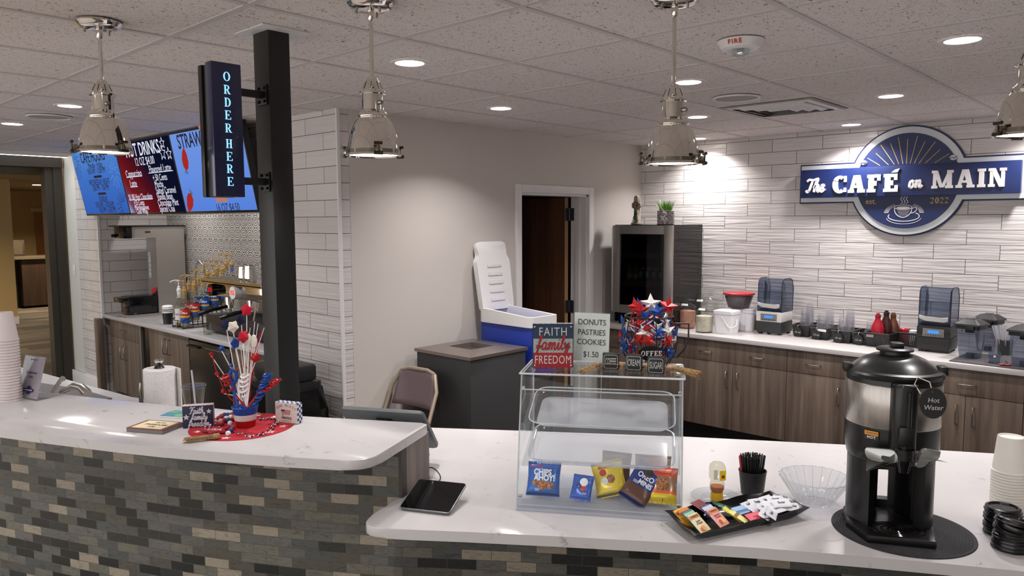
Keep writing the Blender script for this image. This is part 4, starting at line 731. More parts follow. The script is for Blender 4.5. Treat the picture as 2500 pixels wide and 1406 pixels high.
tp = MB().box((-.06, .27, .2), (-.03, .3, .23)).build('tap', M_BLACK, t); MB().box((-.062, .262, .215), (-.028, .29, .27), bev=.006).build('lever', mat('tap_red', (190, 26, 36), .4), tp)
t = thing('curved_faucet', 'thin curved metal water pipe beside the coffee brewer', 'faucet', (-7.2, 3.22, AC)); MB().tube([(0, 0, 0), (0, 0, .42), (.03, -.0, .5), (.1, 0, .54), (.18, 0, .5), (.2, 0, .4)], .011, 10).build('pipe', M_NICKEL, t); MB().cyl(.022, 0, .03).build('base', M_NICKEL, t)
# paper cups in a black sleeve
q = at(426, 768, AC); cupA = thing('cup_sleeve', 'black holder of white cup lids beside the syrup bottles', 'cup holder', (-6.86, 2.8, AC)); MB().lathe([(0, 0), (.04, 0), (.046, .13), (.04, .135), (.036, .01), (0, .01)], 24).build('sleeve', M_BLACK, cupA)
for k in range(4): c = thing('stacked_cap', 'white plastic lid in the black holder, number %s from the top' % ('four', 'three', 'two', 'one')[k], 'lid', (-6.86, 2.8, AC+.1+k*.016), 0, 'white lids in the black holder'); MB().lathe([(.034, 0), (.046, .002), (.046, .012), (.036, .02), (0, .02)], 20).build('lid', M_WHITE, c)
# syrup rack and bottles
rk = thing('bottle_rack', 'stepped black wire rack full of syrup bottles on the alcove worktop', 'rack', (-6.62, 2.74, AC)); NR = 6; STEP = .042; DY = .088
b = MB()
for k in range(NR):
    z0, y0 = k*STEP, k*DY
    for x in (0, .105, .21): b.tube([(x, y0, z0+.012), (x, y0+DY, z0+.012)], .0035, 6); b.tube([(x, y0, 0), (x, y0, z0+.07)], .0035, 6)
    for z in (z0+.012, z0+.065): b.tube([(0, y0, z), (.21, y0, z)], .0035, 6)
for x in (0, .21): b.tube([(x, 0, .07), (x, NR*DY, NR*STEP+.05)], .005, 6); b.tube([(x, 0, .004), (x, NR*DY, .004)], .004, 6); b.tube([(x, NR*DY, 0), (x, NR*DY, NR*STEP+.05)], .004, 6)
b.build('wire_frame', M_BLACK, rk)
M_BOT = thin('bottle_glass', (240, 242, 238), ior=1.35); M_PUMP = mat('pump_gold', (176, 138, 70), .35); M_LIDW = mat('label_white', (224, 222, 218), .6); M_LR = mat('label_red', (186, 42, 34), .5); M_LB = mat('label_blue', (28, 82, 164), .5); M_LY = mat('label_gold', (226, 176, 52), .5)
def syrup(x, y, z, label, kind, fluid, rz=.9):
    t = thing('syrup_bottle', label, 'bottle', (x, y, z), rz, 'syrup bottles in the black rack')
    MB().lathe([(0, .003), (.036, .003), (.038, .01), (.038, .16), (.034, .185), (.018, .225), (.014, .245), (.014, .29)], 24).build('glass', M_BOT, t)
    MB().lathe([(0, .006), (.034, .006), (.035, .012), (.035, .1), (0, .1)], 20).build('syrup', fluid, t)
    pm = M_WHITE if kind == 'white' else M_PUMP
    p = MB().lathe([(.0155, .27), (.0155, .3), (.019, .302), (.019, .318), (.012, .325), (.012, .34), (.0045, .345), (.0045, .385), (.008, .388), (.008, .398), (0, .4)], 16).tube([(.0, 0, .393), (-.025, 0, .396), (-.055, 0, .39), (-.07, 0, .378)], .005, 6).build('pump', pm, t)
    ribs = MB()
    for k in range(4): ribs.lathe([(.0158, .245+k*.014), (.0172, .249+k*.014), (.0158, .253+k*.014)], 16)
    ribs.build('pump_sleeve', M_LB if kind == 'wrap' else pm, p)
    if kind == 'white':
        MB().lathe([(.0385, .03), (.0385, .15)], 24).build('label', M_LIDW, t); sans('MONIN', .02, basis((0, -.0392, .1), (1, 0, 0), (0, 0, 1)), mat('label_ink', (40, 40, 44), .6), t)
    else:
        top = M_LR if kind == 'red' else M_LB; b1 = MB().lathe([(.0385, .095), (.0385, .15)], 24).build('label', top, t); MB().lathe([(.0386, .08), (.0386, .095)], 24).build('label_band', M_LY, b1); MB().lathe([(.0385, .03), (.0385, .08)], 24).build('label_foot', M_LB, b1)
        script('Tor', .03, basis((-.012, -.0392, .122), (1, 0, 0), (0, 0, 1)), M_LIDW, b1, w=.14); sans('ani', .024, basis((.016, -.0388, .119), (1, 0, .1), (0, 0, 1)), M_LIDW, b1, bold=.02)
FL = [mat('syrup_amber', (150, 112, 60), .1), mat('syrup_clear', (176, 172, 150), .1), mat('syrup_gold', (180, 150, 80), .1)]
SY = [('white', 'red'), ('gold2', 'red'), ('gold3', 'blue'), ('gold4', 'blue'), ('gold5', 'gold6'), ('gold7', 'wrap')]
for k in range(NR):
    for c in (0, 1):
        kd = SY[k][c]; kind = kd if kd in ('white', 'red', 'blue', 'wrap') else ('red' if k == 1 else 'blue')
        lb = {'white': 'clear syrup bottle with white pump and white label, first in the rack'}.get(kd, 'syrup bottle with gold pump, %s column, row %s from the front of the rack' % (('left', 'right')[c], ('one', 'two', 'three', 'four', 'five', 'six')[k]))
        syrup(-6.62+.053+c*.105, 2.74+.044+k*DY, AC+k*STEP+.0155, lb, kind, FL[(k+c) % 3])
# espresso machine
t = thing('espresso_machine', 'chrome espresso machine with red digit displays and cups tray behind the syrup bottles', 'espresso machine', (-6.1, 2.80, AC)); EW = .95
MB().box((0, .0, .02), (EW, .46, .15), bev=.006).build('base', mat('machine_base', (40, 36, 36), .35, metal=.4), t); MB().box((.02, .0, .15), (EW-.02, .3, .156)).build('drip_grate', M_DKGREY, t)
for x in (.05, EW-.08): MB().cyl(.025, 0, .02, (x, .08)).cyl(.025, 0, .02, (x, .4)).build('foot', M_BLACK, t)
MB().box((.0, .3, .15), (EW, .46, .32)).build('back_panel', M_STEEL, t); MB().box((0, .02, .31), (EW, .46, .42), bev=.01).build('head', M_CHROME, t)
MB().box((-.01, -.02, .425), (EW+.01, .48, .432)).box((-.01, -.02, .42), (EW+.01, -.014, .455)).box((-.01, -.02, .42), (-.004, .48, .455)).build('cup_tray', M_CHROME, t)
for k in range(2):
    x = .16+k*.38; g_ = MB().cyl(.045, .235, .31, (x, .14)).cyl(.035, .205, .235, (x, .14)).build('group_head', M_CHROME, t); MB().tube([(x, .11, .22), (x-.01, -.02, .2), (x-.02, -.13, .17)], [.012, .015, .017], 10).build('portafilter_handle', M_BLACK, g_)
    rd = MB().cyl(.05, 0, .16, M=Matrix.Translation((x, -.03, .365)) @ Matrix.Rotation(-PI/2, 4, 'X')).build('display_drum', M_BLACKG if k == 0 else M_WHITE, t); sans('333' if k == 0 else '355', .05, basis((x, -.032, .365), (1, 0, 0), (0, 0, 1)), emis('red_digits', (230, 40, 50), 1.0), rd)
MB().tube([(.8, .1, .33), (.82, .02, .3), (.84, -.02, .17)], .007, 8).build('steam_wand', M_CHROME, t)
for i, (x, r, h) in enumerate(((.52, .045, .12), (.63, .05, .13))):
    q = thing('milk_pitcher', ('smaller steel milk pitcher on the espresso machine tray', 'larger steel milk pitcher with handle on the espresso machine tray')[i], 'pitcher', (-6.1+x-.2, 2.98, AC+.4325), -.5, 'steel milk pitchers'); MB().lathe([(0, .001), (r, .001), (r, h*.4), (r*.85, h), (r*.8, h), (r*.95, h*.4), (0, .006)], 28).build('body', M_CHROME, q); MB().tube([(r*.84, 0, h*.9), (r*1.5, 0, h*.8), (r*1.5, 0, h*.35), (r, 0, h*.3)], .005, 6).build('handle', M_CHROME, q)
q = at(560, 835, AC); t = thing('glass_tumbler', 'small clear glasses on the alcove worktop edge', 'glass', (-5.95, 2.74, AC)); MB().lathe([(0, .002), (.03, .002), (.036, .09), (.034, .09), (.028, .006), (0, .006)], 20).build('glass', M_BOT, t)
# ------------------------------------------------------------------ raised bar: cups, card holder
cp = at(12, 975, BAR); cx_, cy_ = -3.50, .79; rim = MB()
def cup_me(r0, r1, h): return MB().lathe([(0, .006), (r0*.92, .006), (r0, 0), (r0+.001, .004), (r1, h-.004), (r1+.0022, h-.003), (r1+.0026, h), (r1+.001, h+.002), (r1-.002, h), (r0-.002, .01), (0, .008)][::-1], 28)
M_PAPER = mat('paper_cup', (208, 198, 197), .55); ca = cup_me(.03, .044, .112).mesh('paper_cup', M_PAPER, 40)
zt = hz(20, 762, cx_, cy_)
NC = 22; dzc = (zt-BAR-.112)/(NC-1)
def cup(name, me, loc, label, group):
    o = bpy.data.objects.new(name, me); COL.objects.link(o); o.location = loc; o.rotation_euler = (PI, 0, 0); tag(o, label, 'cup', group); return o
ORD = ['topmost', 'second', 'third', 'fourth', 'fifth', 'sixth', 'seventh', 'eighth', 'ninth', 'tenth', 'eleventh', 'twelfth', 'thirteenth', 'fourteenth', 'fifteenth', 'sixteenth', 'seventeenth', 'eighteenth', 'nineteenth', 'twentieth', 'twenty first', 'twenty second', 'twenty third']
for k in range(NC): cup('paper_cup', ca, (cx_, cy_, BAR+.1135+k*dzc), 'white paper cup in the left edge stack, %s from the top' % ORD[NC-1-k] if k < NC-1 else 'white paper cup on top of the left edge stack', 'paper cups stacked at the left edge')
def faceplate(p0, p1, z): a = at(*p0, z); b = at(*p1, z); return a, b, (b-a)
a, b_, d = faceplate((46, 970), (96, 978), BAR); t = thing('card_holder', 'clear slanted holder with the Complimentary Coffee card at the left of the bar', 'sign holder', ((a+b_)/2)[:], math.atan2(d.y, d.x)); W = d.length; H_ = hz(85, 868, *((a+b_)/2).xy)-BAR
Bc = basis((0, -.01, .004), (1, 0, 0), (0, .28, 1)); M_CARD = mat('card_grey', (128, 120, 130), .6)
M_CLR = thin('clear_plastic', (252, 252, 253), ior=1.25)
MB().box((-W/2, 0, -.0005), (W/2, H_, .001), Bc).box((-W/2, -.01, 0), (W/2, .1, .002)).build('holder', M_CLR, t); cdm = MB().box((-W/2+.002, .003, -.003), (W/2-.002, H_-.003, -.0012), Bc).build('card', m_wood('card_wood', (140, 132, 140), (154, 147, 154), (166, 160, 166), (30, 30, 4)), t)
M_INK = mat('ink_dark', (44, 40, 48), .6); Tc = lambda u, v: Bc @ Matrix.Translation((u*W, v*H_, .0012))
sans('Complimentary', .0135, Tc(.0, .6), M_INK, t, depth=.0002, sx=.8); sans('Coffee', .0135, Tc(.0, .5), M_INK, t, depth=.0002, sx=.85); MB().box((-.02, -.0012, 0), (.016, .0012, .0003)).cyl(.003, 0, .0003, (-.026, 0)).build('heading', M_INK, t, Tc(.06, .9))
lg = MB().prism([(math.cos(k*PI/12)*.017, math.sin(k*PI/12)*.017) for k in range(24)], 0, .0003).prism(R_(-.03, -.007, .03, .006), .0003, .0006).build('logo', M_BLUED, t, Tc(.02, .2), smooth=None); sans('the CAFE on MAIN', .006, Matrix.Translation((0, -.0005, .0008)), M_WHITE, lg, depth=.0001, bold=.02)
# sink side on the low counter behind the bar
t = thing('drying_mat', 'dark grey speckled drying mat beside the sink faucet behind the bar', 'mat', (0, 0, CT)); P = [at(90, 936, CT).xy, at(200, 954, CT).xy, at(274, 975, CT).xy]; P = P+[p+Vector((.02, -.16)) for p in P[::-1]]
MB().prism([p[:] for p in P], .0005, .009, bev=.003).build('mat', m_speckle('mat_grey', (74, 68, 70), (98, 92, 94), 120), t)
fx = Vector((-3.97, 1.16)); t = thing('sink_faucet', 'brushed nickel pull-down sink faucet with arched spout', 'faucet', (fx.x, fx.y, CT), math.atan2(.6818, .7316)-.35)
zf = hz(205, 934, *fx)-CT-.012; MB().cyl(.03, 0, .014).build('base', M_NICKEL, t)
MB().tube([(-.09, 0, .0), (-.075, 0, .1), (-.04, 0, zf-.02), (.0, 0, zf), (.05, 0, zf-.004), (.085, 0, zf-.03)], [.014, .014, .015, .017, .02, .024], 14).build('spout', M_NICKEL, t)
t = thing('faucet_lever', 'slim brushed nickel faucet lever left of the arched spout', 'faucet', (-4.2, 1.14, CT), .5); MB().cyl(.022, 0, .02).build('base', M_NICKEL, t); zl_ = hz(168, 920, -4.18, 1.15)-CT; MB().tube([(-.03, 0, .015), (-.01, 0, zl_*.5), (.04, 0, zl_-.012), (.06, 0, zl_)], [.012, .009, .01, .014], 10).build('lever', M_NICKEL, t)
# paper towel roll on the low counter behind the bar
tx, ty = -3.35, 1.32; ztw = hz(370, 900, tx, ty); t = thing('paper_towel_holder', 'roll of white paper towel on an upright holder with black knob', 'paper towel', (tx, ty, CT)); hT = ztw-CT
MB().cyl(.085, 0, .012, seg=32).build('base', M_BLACK, t); n_m = m_speckle('towel_paper', (224, 220, 218), (236, 233, 231), 160, .9)
MB().lathe([(.02, .014), (.064, .014), (.066, .02), (.066, hT-.004), (.063, hT), (.022, hT), (.02, hT-.01)], 40).box((.0, .062, .016), (.066, .066, hT-.002)).build('towel_roll', n_m, t)
MB().lathe([(.006, .012), (.006, hT), (.022, hT+.001), (.018, hT+.008), (.009, hT+.014), (.009, hT+.024)], 20).build('rod', M_BLACK, t); MB().lathe([(.009, hT+.02), (.016, hT+.026), (.02, hT+.034), (.017, hT+.04), (0, hT+.042)], 20).build('knob', M_CHROME, t)
ax_ = MB().tube([(-.06, -.06, .01), (-.063, -.063, .1), (-.063, -.063, hT-.1), (-.066, -.06, hT-.07), (-.07, -.052, hT-.1), (-.07, -.05, .01)], .005, 8).build('tension_arm', M_NICKEL, t)
# iced cup with straw
q = at(462, 1000, BAR); zc = hz(462, 964, q.x, q.y+.03)
t = thing('iced_drink_cup', 'clear empty plastic cup with lid and straw behind the navy faith block', 'cup', (q.x, q.y+.02, BAR)); hC = .088
MB().lathe([(0, .001), (.028, .001), (.03, .004), (.043, hC)], 32).build('cup', M_CLR, t); ld = MB().lathe([(.043, hC-.004), (.046, hC-.002), (.046, hC+.004), (.043, hC+.006), (.04, hC+.004), (.012, hC+.006), (0, hC+.006)], 32).build('lid', M_CLR, t); MB().tube([(.01, 0, .01), (0, 0, hC), (-.012, 0, hC+.06)], .0035, 8).build('straw', thin('straw_clear', (225, 225, 228), haze=.55), t)
t = thing('pastel_booklet', 'small blue green picture card lying behind the navy faith block', 'card', at(440, 1014, BAR)[:], .55); MB().box((-.055, -.04, .0005), (.055, .04, .006), bev=.001).build('pages', M_WHITE, t); MB().box((-.055, -.04, .006), (.055, .04, .0075)).build('cover', m_speckle('cover_teal', (70, 130, 150), (120, 170, 120), 30), t)
A, B_, C_ = at(310, 1054, BAR), at(398, 1061, BAR), at(447, 1041, BAR); e_ = (B_-A); rzb = math.atan2(e_.y, e_.x); t = thing('booklet_stack', 'cream covered Faith Freedom booklet with a grey spine lying on the bar', 'book', ((A+C_)/2)[:], rzb); W, D = e_.length, .105
MB().box((-W/2, -D/2, .0005), (W/2, D/2, .012), bev=.001).build('pages', mat('page_grey', (110, 110, 114), .6), t); MB().box((-W/2, -D/2, .012), (W/2, D/2, .015)).build('cover', mat('cover_brown', (120, 66, 52), .6), t); cv = MB().box((-W/2+.012, -D/2+.008, .015), (W/2-.014, D/2-.008, .0156)).build('cover_panel', mat('cover_cream', (222, 208, 170), .6), t)
for k, (s_, y) in enumerate((('FAITH', .024), ('FREEDOM', .0), ('LIFE', -.024))): sans(s_, .02 if k == 1 else .015, Matrix.Translation((0.004, y, .0157)), M_INK, t, depth=.0002, bold=.02)
# wooden blocks
M_STRP = m_stripe('stripe_pink', (196, 150, 150), (238, 234, 234), .012); M_CHK = m_check('check_navy', (44, 56, 100), (206, 210, 220), .0095)
a, b_, d = faceplate((447, 1046), (522, 1041), BAR); e_ = d.normalized(); t = thing('faith_block', 'navy wooden block reading Faith family freedom in silver script with stars', 'decor block', ((a+b_)/2)[:], math.atan2(d.y, d.x)); W = d.length; H_ = hz(483, 990, *((a+b_)/2).xy)-BAR
MB().box((-W/2, 0, 0), (W/2, .032, H_), bev=.001).build('block', M_STRP, t); MB().box((-W/2, -.002, 0), (W/2, 0, H_), bev=.0005).build('face', mat('block_navy', (26, 26, 58), .5), t)
M_SLV = mat('ink_silver', (196, 196, 204), .4); Fb = lambda u, v: basis((u*W, -.0021, v*H_), (1, 0, 0), (0, 0, 1))
script('Faith', H_*.31, Fb(-.04, .74), M_SLV, t, w=.13, depth=.0004); script('family', H_*.3, Fb(.04, .46), M_SLV, t, w=.13, depth=.0004); script('freedom', H_*.3, Fb(.02, .16), M_SLV, t, w=.13, depth=.0004)
for u, v, R in ((.36, .72, .13), (-.38, .5, .15), (.4, .1, .07)): b = MB(); flat_star(b, 0, 0, R*H_, .0005); b.build('star', M_SLV, t, Fb(u, v), smooth=None)
a, b_ = at(672, 1031, BAR), at(728, 1036, BAR); d = b_-a; t = thing('god_bless_block', 'cream wooden block reading God Bless America with a flag map and checked edge', 'decor block', ((a+b_)/2+Vector((0, 0, .0018)))[:], math.atan2(d.y, d.x)-.06); W = d.length; H_ = hz(700, 984, *((a+b_)/2).xy)-BAR
MB().box((-W/2, 0, 0), (W/2, .028, H_), bev=.001).build('block', M_CHK, t); MB().box((-W/2+.001, -.0015, .001), (W/2-.001, 0, H_-.001)).build('face', mat('block_cream', (206, 192, 186), .6), t); M_BRN = mat('ink_brown', (84, 52, 58), .6); M_NVY = mat('ink_navy', (40, 44, 84), .6)
Fb = lambda u, v: basis((u*W, -.0016, v*H_), (1, 0, 0), (0, 0, 1)); 
for k, ch in enumerate('GOD BLESS'):
    a_ = (k-4)*.1; sans(ch, H_*.16, Fb(a_*1.0, .86-.9*a_*a_) @ Matrix.Rotation(-a_*1.2, 4, 'Z'), M_BRN, t, depth=.0003, name='letter')
fl = MB()
for k in range(5): fl.box((-.2*W+(.14*W if k < 2 else 0), (k*.05)*-H_, 0), (.22*W-(k*.01*W), (k*.05)*-H_+.025*H_, .0004))
fl.build('flag_stripes', mat('ink_red', (156, 46, 52), .6), t, Fb(0, .62)); MB().box((-.22*W, -.06*H_, 0), (-.06*W, .03*H_, .0005)).build('flag_canton', M_NVY, t, Fb(0, .62))
script('America', H_*.2, Fb(0, .26), M_BRN, t, w=.1, depth=.0003); sans('LAND THAT I LOVE', H_*.055, Fb(0, .1), M_BRN, t, depth=.0002)
# red felt mat, tin pot of picks, beads
mc = at(592, 1041, BAR); t = thing('red_mat', 'round red felt mat with cream stars under the centrepiece', 'mat', (mc.x, mc.y, BAR)); RM = .175; M_RED = mat('felt_red', (168, 22, 38), .9); M_CRM = mat('felt_cream', (222, 206, 196), .9)
MB().cyl(RM, .0003, .0016, seg=64).build('felt', M_RED, t)
for k in range(12): b = MB(); flat_star(b, RM*.82*math.cos(k*PI/6+.2), RM*.82*math.sin(k*PI/6+.2), .017, .0005, rot=k); b.build('felt_star', M_CRM, t, Matrix.Translation((0, 0, .0016)), smooth=None)
MZ = BAR+.0018; pc = at(600, 1040, MZ); G_RED = m_glitter('glitter_red', (214, 24, 32), (110, 8, 14)); G_BLUE = m_glitter('glitter_blue', (30, 92, 190), (10, 34, 96)); G_WHITE = m_glitter('glitter_white', (236, 234, 230), (200, 198, 196), .5); M_WH = mat('wire_white', (232, 226, 226), .5)
pt = thing('tin_pot', 'red white and blue striped tin pot full of sparkly holiday picks', 'vase', (pc.x, pc.y, MZ)); hp = hz(600, 992, pc.x, pc.y)-MZ
def potr(z): return .032+.012*z/hp
for i, (z0, z1, m_) in enumerate(((0, .36, G_RED), (.36, .66, G_WHITE), (.66, 1, G_BLUE))): MB().lathe([(potr(z0*hp), z0*hp), (potr(z1*hp), z1*hp)]+([(potr(hp)+.002, hp), (potr(hp)+.001, hp+.004), (potr(hp)-.002, hp), (.03, hp*.9), (0, hp*.9)] if i == 2 else []), 36).build('pot_band', m_, pt)
MB().lathe([(0, .0), (.032, .0)], 30).build('pot_base', M_NICKEL, pt)
# picks: positions found from the photo on the plane of the pot facing the room
Rv, Uv = AX_R.copy(), Vector((0, 0, 1)); Fv = Vector((AX_F.x, AX_F.y, 0)).normalized(); PO = Vector((pc.x, pc.y, MZ)); dep = PO.dot(Vector((AX_F.x, AX_F.y, AX_F.z)))-CAM_H*AX_F.z; PXM = F_PX/2.62
def pk(px, py, dz=0): v = ray(px, py); s_ = (PO.x*Fv.x+PO.y*Fv.y+dz)/(v.x*Fv.x+v.y*Fv.y); return Vector((v.x*s_, v.y*s_, v.z*s_+CAM_H))-PO
def rotm(c, up=(0, 0, 1), turn=0.0, tilt=0.0):
    n = (-Fv); M = basis((0, 0, 0), AX_R, Uv); return Matrix.Translation(c) @ Matrix.Rotation(turn, 4, 'Z') @ M @ Matrix.Rotation(tilt, 4, 'Z')
b0 = lambda k: Vector((.014*math.cos(k*2.1), .014*math.sin(k*2.1), hp*.92))
FELT_R = mat('pick_red', (190, 12, 46), .9); FELT_N = mat('pick_navy', (16, 24, 62), .9); FELT_W = mat('pick_white', (222, 218, 206), .9)
def pick_star(px, py, R, m_, name, turn=0, tilt=0, dz=0, k=0):
    c = pk(px, py, dz); s_ = MB().star(R*1.12, R*.5, R*.42, rotm(c, turn=turn, tilt=tilt)).build(name, m_, pt); md = s_.modifiers.new('s', 'SUBSURF'); md.levels = md.render_levels = 1
    MB().tube([b0(k), b0(k)*.5+(c+Vector((0, 0, -R)))*.5+Vector((0, 0, .02)), c+Vector((0, 0, -R*.5))], .0016, 6).build('pick_stem', M_WH, s_)
pick_star(602, 757, .034, FELT_R, 'red_felt_star', .1, 0, .02, 0); pick_star(589, 780, .034, FELT_N, 'navy_felt_star', 1.1, .3, .05, 1); pick_star(553, 793, .033, FELT_N, 'navy_felt_star', .6, .4, .03, 2); pick_star(569, 798, .036, FELT_W, 'white_felt_star', .9, .7, 0, 3); pick_star(594, 822, .037, FELT_R, 'red_felt_star', 1.0, .6, -.02, 4)
pick_star(623, 873, .03, G_RED, 'red_glitter_star', .3, .4, 0, 5); pick_star(574, 838, .034, G_BLUE, 'blue_glitter_star', 1.2, .2, -.01, 6); pick_star(541, 850, .018, G_BLUE, 'blue_glitter_star', .2, .4, .04, 7); pick_star(516, 864, .014, G_RED, 'red_glitter_star', .3, .1, .02, 8); pick_star(530, 912, .014, G_RED, 'red_glitter_star', .5, .5, .01, 9); pick_star(546, 955, .016, G_RED, 'red_glitter_star', .2, .9, 0, 10); pick_star(566, 892, .014, G_BLUE, 'blue_glitter_star', .4, .5, .02, 11)
for k, (px, py) in enumerate(((607, 812), (617, 822), (611, 800), (630, 790), (640, 803), (645, 800), (622, 785), (626, 838), (603, 835), (588, 850), (634, 812))):
    MB().tube([b0(k), pk(px, py)*.5+b0(k)*.5+Vector((0, 0, .015)), pk(px, py)], .0012, 6).build('tinsel_wire', (M_WH, FELT_R, M_WH)[k % 3], pt)
for k, (px, py, R) in enumerate(((608, 828, .009), (620, 833, .011))): c = pk(px, py); MB().ball(R, c, 10, sz=2.2).tube([b0(k), c], .0018, 6).build('white_bud', FELT_W, pt)
def curl(pts, R, turns, r, m_, name):
    C = [pk(*p) for p in pts]; out = []
    n = 18*turns
    for i in range(n+1):
        u = i/n*(len(C)-1); k = min(int(u), len(C)-2); f = u-k; c = C[k]*(1-f)+C[k+1]*f; a = 2*PI*turns*i/n; rr = R*min(1, i/n*3+.15); out.append(c+AX_R*math.cos(a)*rr+Vector((0, 0, 1))*math.sin(a)*rr*.5+Fv*math.sin(a)*rr)
    MB().tube([b0(3)]+out, r, 7).build(name, m_, pt)
curl([(596, 975), (597, 940), (599, 912)], .014, 5, .0034, M_WH, 'white_spiral_pick'); curl([(625, 985), (640, 950), (655, 910)], .012, 6, .005, G_BLUE, 'blue_spiral_pick'); curl([(630, 960), (655, 945), (679, 925)], .009, 5, .0045, G_RED, 'red_spiral_pick'); curl([(570, 960), (556, 930), (553, 915)], .013, 4, .0045, G_RED, 'red_spiral_pick')
MB().tube([b0(0), pk(580, 985), pk(568, 940), pk(560, 915), pk(566, 903), pk(576, 908), pk(578, 925), pk(570, 935)], .0075, 8).build('blue_loop_pick', G_BLUE, pt); MB().tube([b0(1), pk(612, 960), pk(606, 900), pk(590, 891), pk(576, 905)], .0028, 7).build('red_arch_pick', G_RED, pt)
MB().tube([b0(2), pk(583, 950), pk(584, 925)], .004, 7).build('white_stem_pick', M_WH, pt); MB().tube([b0(5), pk(560, 970), pk(545, 948), pk(527, 900), pk(518, 868)], .002, 6).build('red_twig', G_RED, pt)
# wooden bead garland with tag and tassel on the mat
ga = thing('bead_garland', 'red white and blue wooden bead garland with USA tag and jute tassel', 'garland', (mc.x, mc.y, MZ)); MBD = [mat('bead_red', (152, 34, 40), .5), mat('bead_blue', (34, 52, 120), .5), mat('bead_white', (214, 212, 216), .5)]
gp = [(557, 1058), (563, 1050), (568, 1043), (562, 1033), (557, 1026), (552, 1021), (546, 1026), (541, 1033), (538, 1028), (534, 1021), (541, 1016), (548, 1013), (556, 1013), (563, 1018), (566, 1012), (570, 1022)]
bme = [MB().ball(.0092, seg=12).mesh('bead', m_, 60) for m_ in MBD]
for k, q_ in enumerate(gp): c = at(*q_, MZ+.0095)-Vector((mc.x, mc.y, MZ)); o = bpy.data.objects.new('bead', bme[(2, 1, 0, 2, 1, 2, 0, 0, 2, 0, 0, 1, 1, 2, 0, 0)[k]]); COL.objects.link(o); o.parent = ga; o.location = c
c = at(527, 1052, MZ+.004)-Vector((mc.x, mc.y, MZ)); MB().prism([(math.cos(PI/2+k*PI/5)*(.05 if k % 2 == 0 else .026)*1.1, math.sin(PI/2+k*PI/5)*(.05 if k % 2 == 0 else .026)) for k in range(10)], 0, .005, Matrix.Translation(c)).build('star_tag', mat('tag_red', (150, 20, 44), .6), ga, smooth=None); sans('USA', .03, Matrix.Translation(c+Vector((-.004, -.002, .0052))) @ Matrix.Rotation(.62, 4, 'Z'), M_WHITE, ga, depth=.0003)
def tassel(parent, p0, p1, r0, r1, n, zf, seed, m_):
    rg = random.Random(seed); b = MB(); p0, p1 = Vector(p0), Vector(p1); ax = (p1-p0).normalized(); s1 = ax.cross(Vector((0, 0, 1))).normalized(); s2 = s1.cross(ax)
    for k in range(n):
        a, q = rg.uniform(0, 2*PI), math.sqrt(rg.random()); l = rg.uniform(.88, 1.05); o0 = s1*math.cos(a)*r0*q+s2*math.sin(a)*r0*q; o1 = s1*math.cos(a)*r1*q+s2*math.sin(a)*r1*q*zf
        b.tube([p0+o0, p0+(p1-p0)*.45*l+o1*.8, p0+(p1-p0)*l+o1], .0013, 5)
    o = b.build('tassel', m_, parent); o['kind'] = 'stuff'; MB().tube([p0-ax*.004, p0+ax*.016], r0*1.25, 12).build('tassel_wrap', m_, o); return o
M_JUTE = m_speckle('jute', (170, 138, 96), (126, 98, 66), 220, .9)
g0 = Vector((mc.x, mc.y, MZ)); tassel(ga, at(533, 1064, MZ+.01)-g0, at(450, 1074, MZ+.009)-g0, .008, .013, 46, .6, 4, M_JUTE)
# glittery bead strands
t = thing('bead_necklace', 'silver red and blue shiny bead strands curled on the right of the red mat', 'beads', (mc.x, mc.y, MZ)); rg = random.Random(5)
nb = [MB().ball(.0034, seg=8).mesh('shiny_bead', mat('shiny_%d' % i, c, .2, metal=.7), 60) for i, c in enumerate(((190, 190, 200), (176, 20, 36), (34, 50, 120), (210, 206, 210)))]
pth = curve_pts([(500, 1046), (520, 1036), (545, 1048), (600, 1062), (640, 1058), (662, 1046), (672, 1034), (676, 1026), (660, 1020), (640, 1022), (625, 1024)], 10)
for k, v in enumerate(pth[:96]):
    c = at(v.x+rg.uniform(-5, 5), v.y+rg.uniform(-3, 3), MZ+.0036+(.005 if k % 7 == 0 else 0))-g0; o = bpy.data.objects.new('shiny_bead', nb[k % 4]); COL.objects.link(o); o.parent = t; o.location = c
# ------------------------------------------------------------------ behind the bar: monitor, chair, bins, cooler
a, b_ = at(832, 990, 1.1), at(1034, 1003, 1.1); d = (b_-a); e_ = d.normalized(); nn = Vector((-e_.y, e_.x, 0)); t = thing('pos_monitor', 'dark grey register screen seen from behind, leaning over the low counter', 'monitor', ((a+b_)/2+nn*.13)[:2]+(CT,), math.atan2(d.y, d.x))
W = d.length; Bm_ = basis((0, -.13, 1.1-CT), (-1, 0, 0), (0, -.155, .17)); Hm = .235
M_MON = mat('monitor_grey', (92, 96, 98), .45); MB().prism(rounded([Vector((-W/2, -Hm)), Vector((W/2, -Hm)), Vector((W/2, 0)), Vector((-W/2, 0))], {0: .02, 1: .02, 2: .016, 3: .016}), -.014, 0, Bm_, bev=.003).build('back_shell', M_MON, t)
MB().prism(R_(-W/2+.012, -Hm+.012, W/2-.012, -.012), .0, .001, Bm_).build('glass', M_BLACKG, t); MB().prism(R_(-.03, -.075, .03, -.045), -.018, -.014, Bm_).build('logo_plate', M_BLACK, t)
MB().box((-.05, -.02, .012), (.05, .02, .13)).build('stand', M_MON, t); MB().box((-.1, -.08, 0), (.1, .09, .012), bev=.004).build('foot', M_MON, t)
# folding chair
t = thing('folding_chair', 'beige folding chair with a mauve padded back beside the square bin', 'chair', (-3.7, 2.84, 0), .1); M_CF = mat('chair_beige', (168, 152, 132), .4, metal=.3); M_MAUVE = mat('chair_mauve', (132, 114, 120), .9)
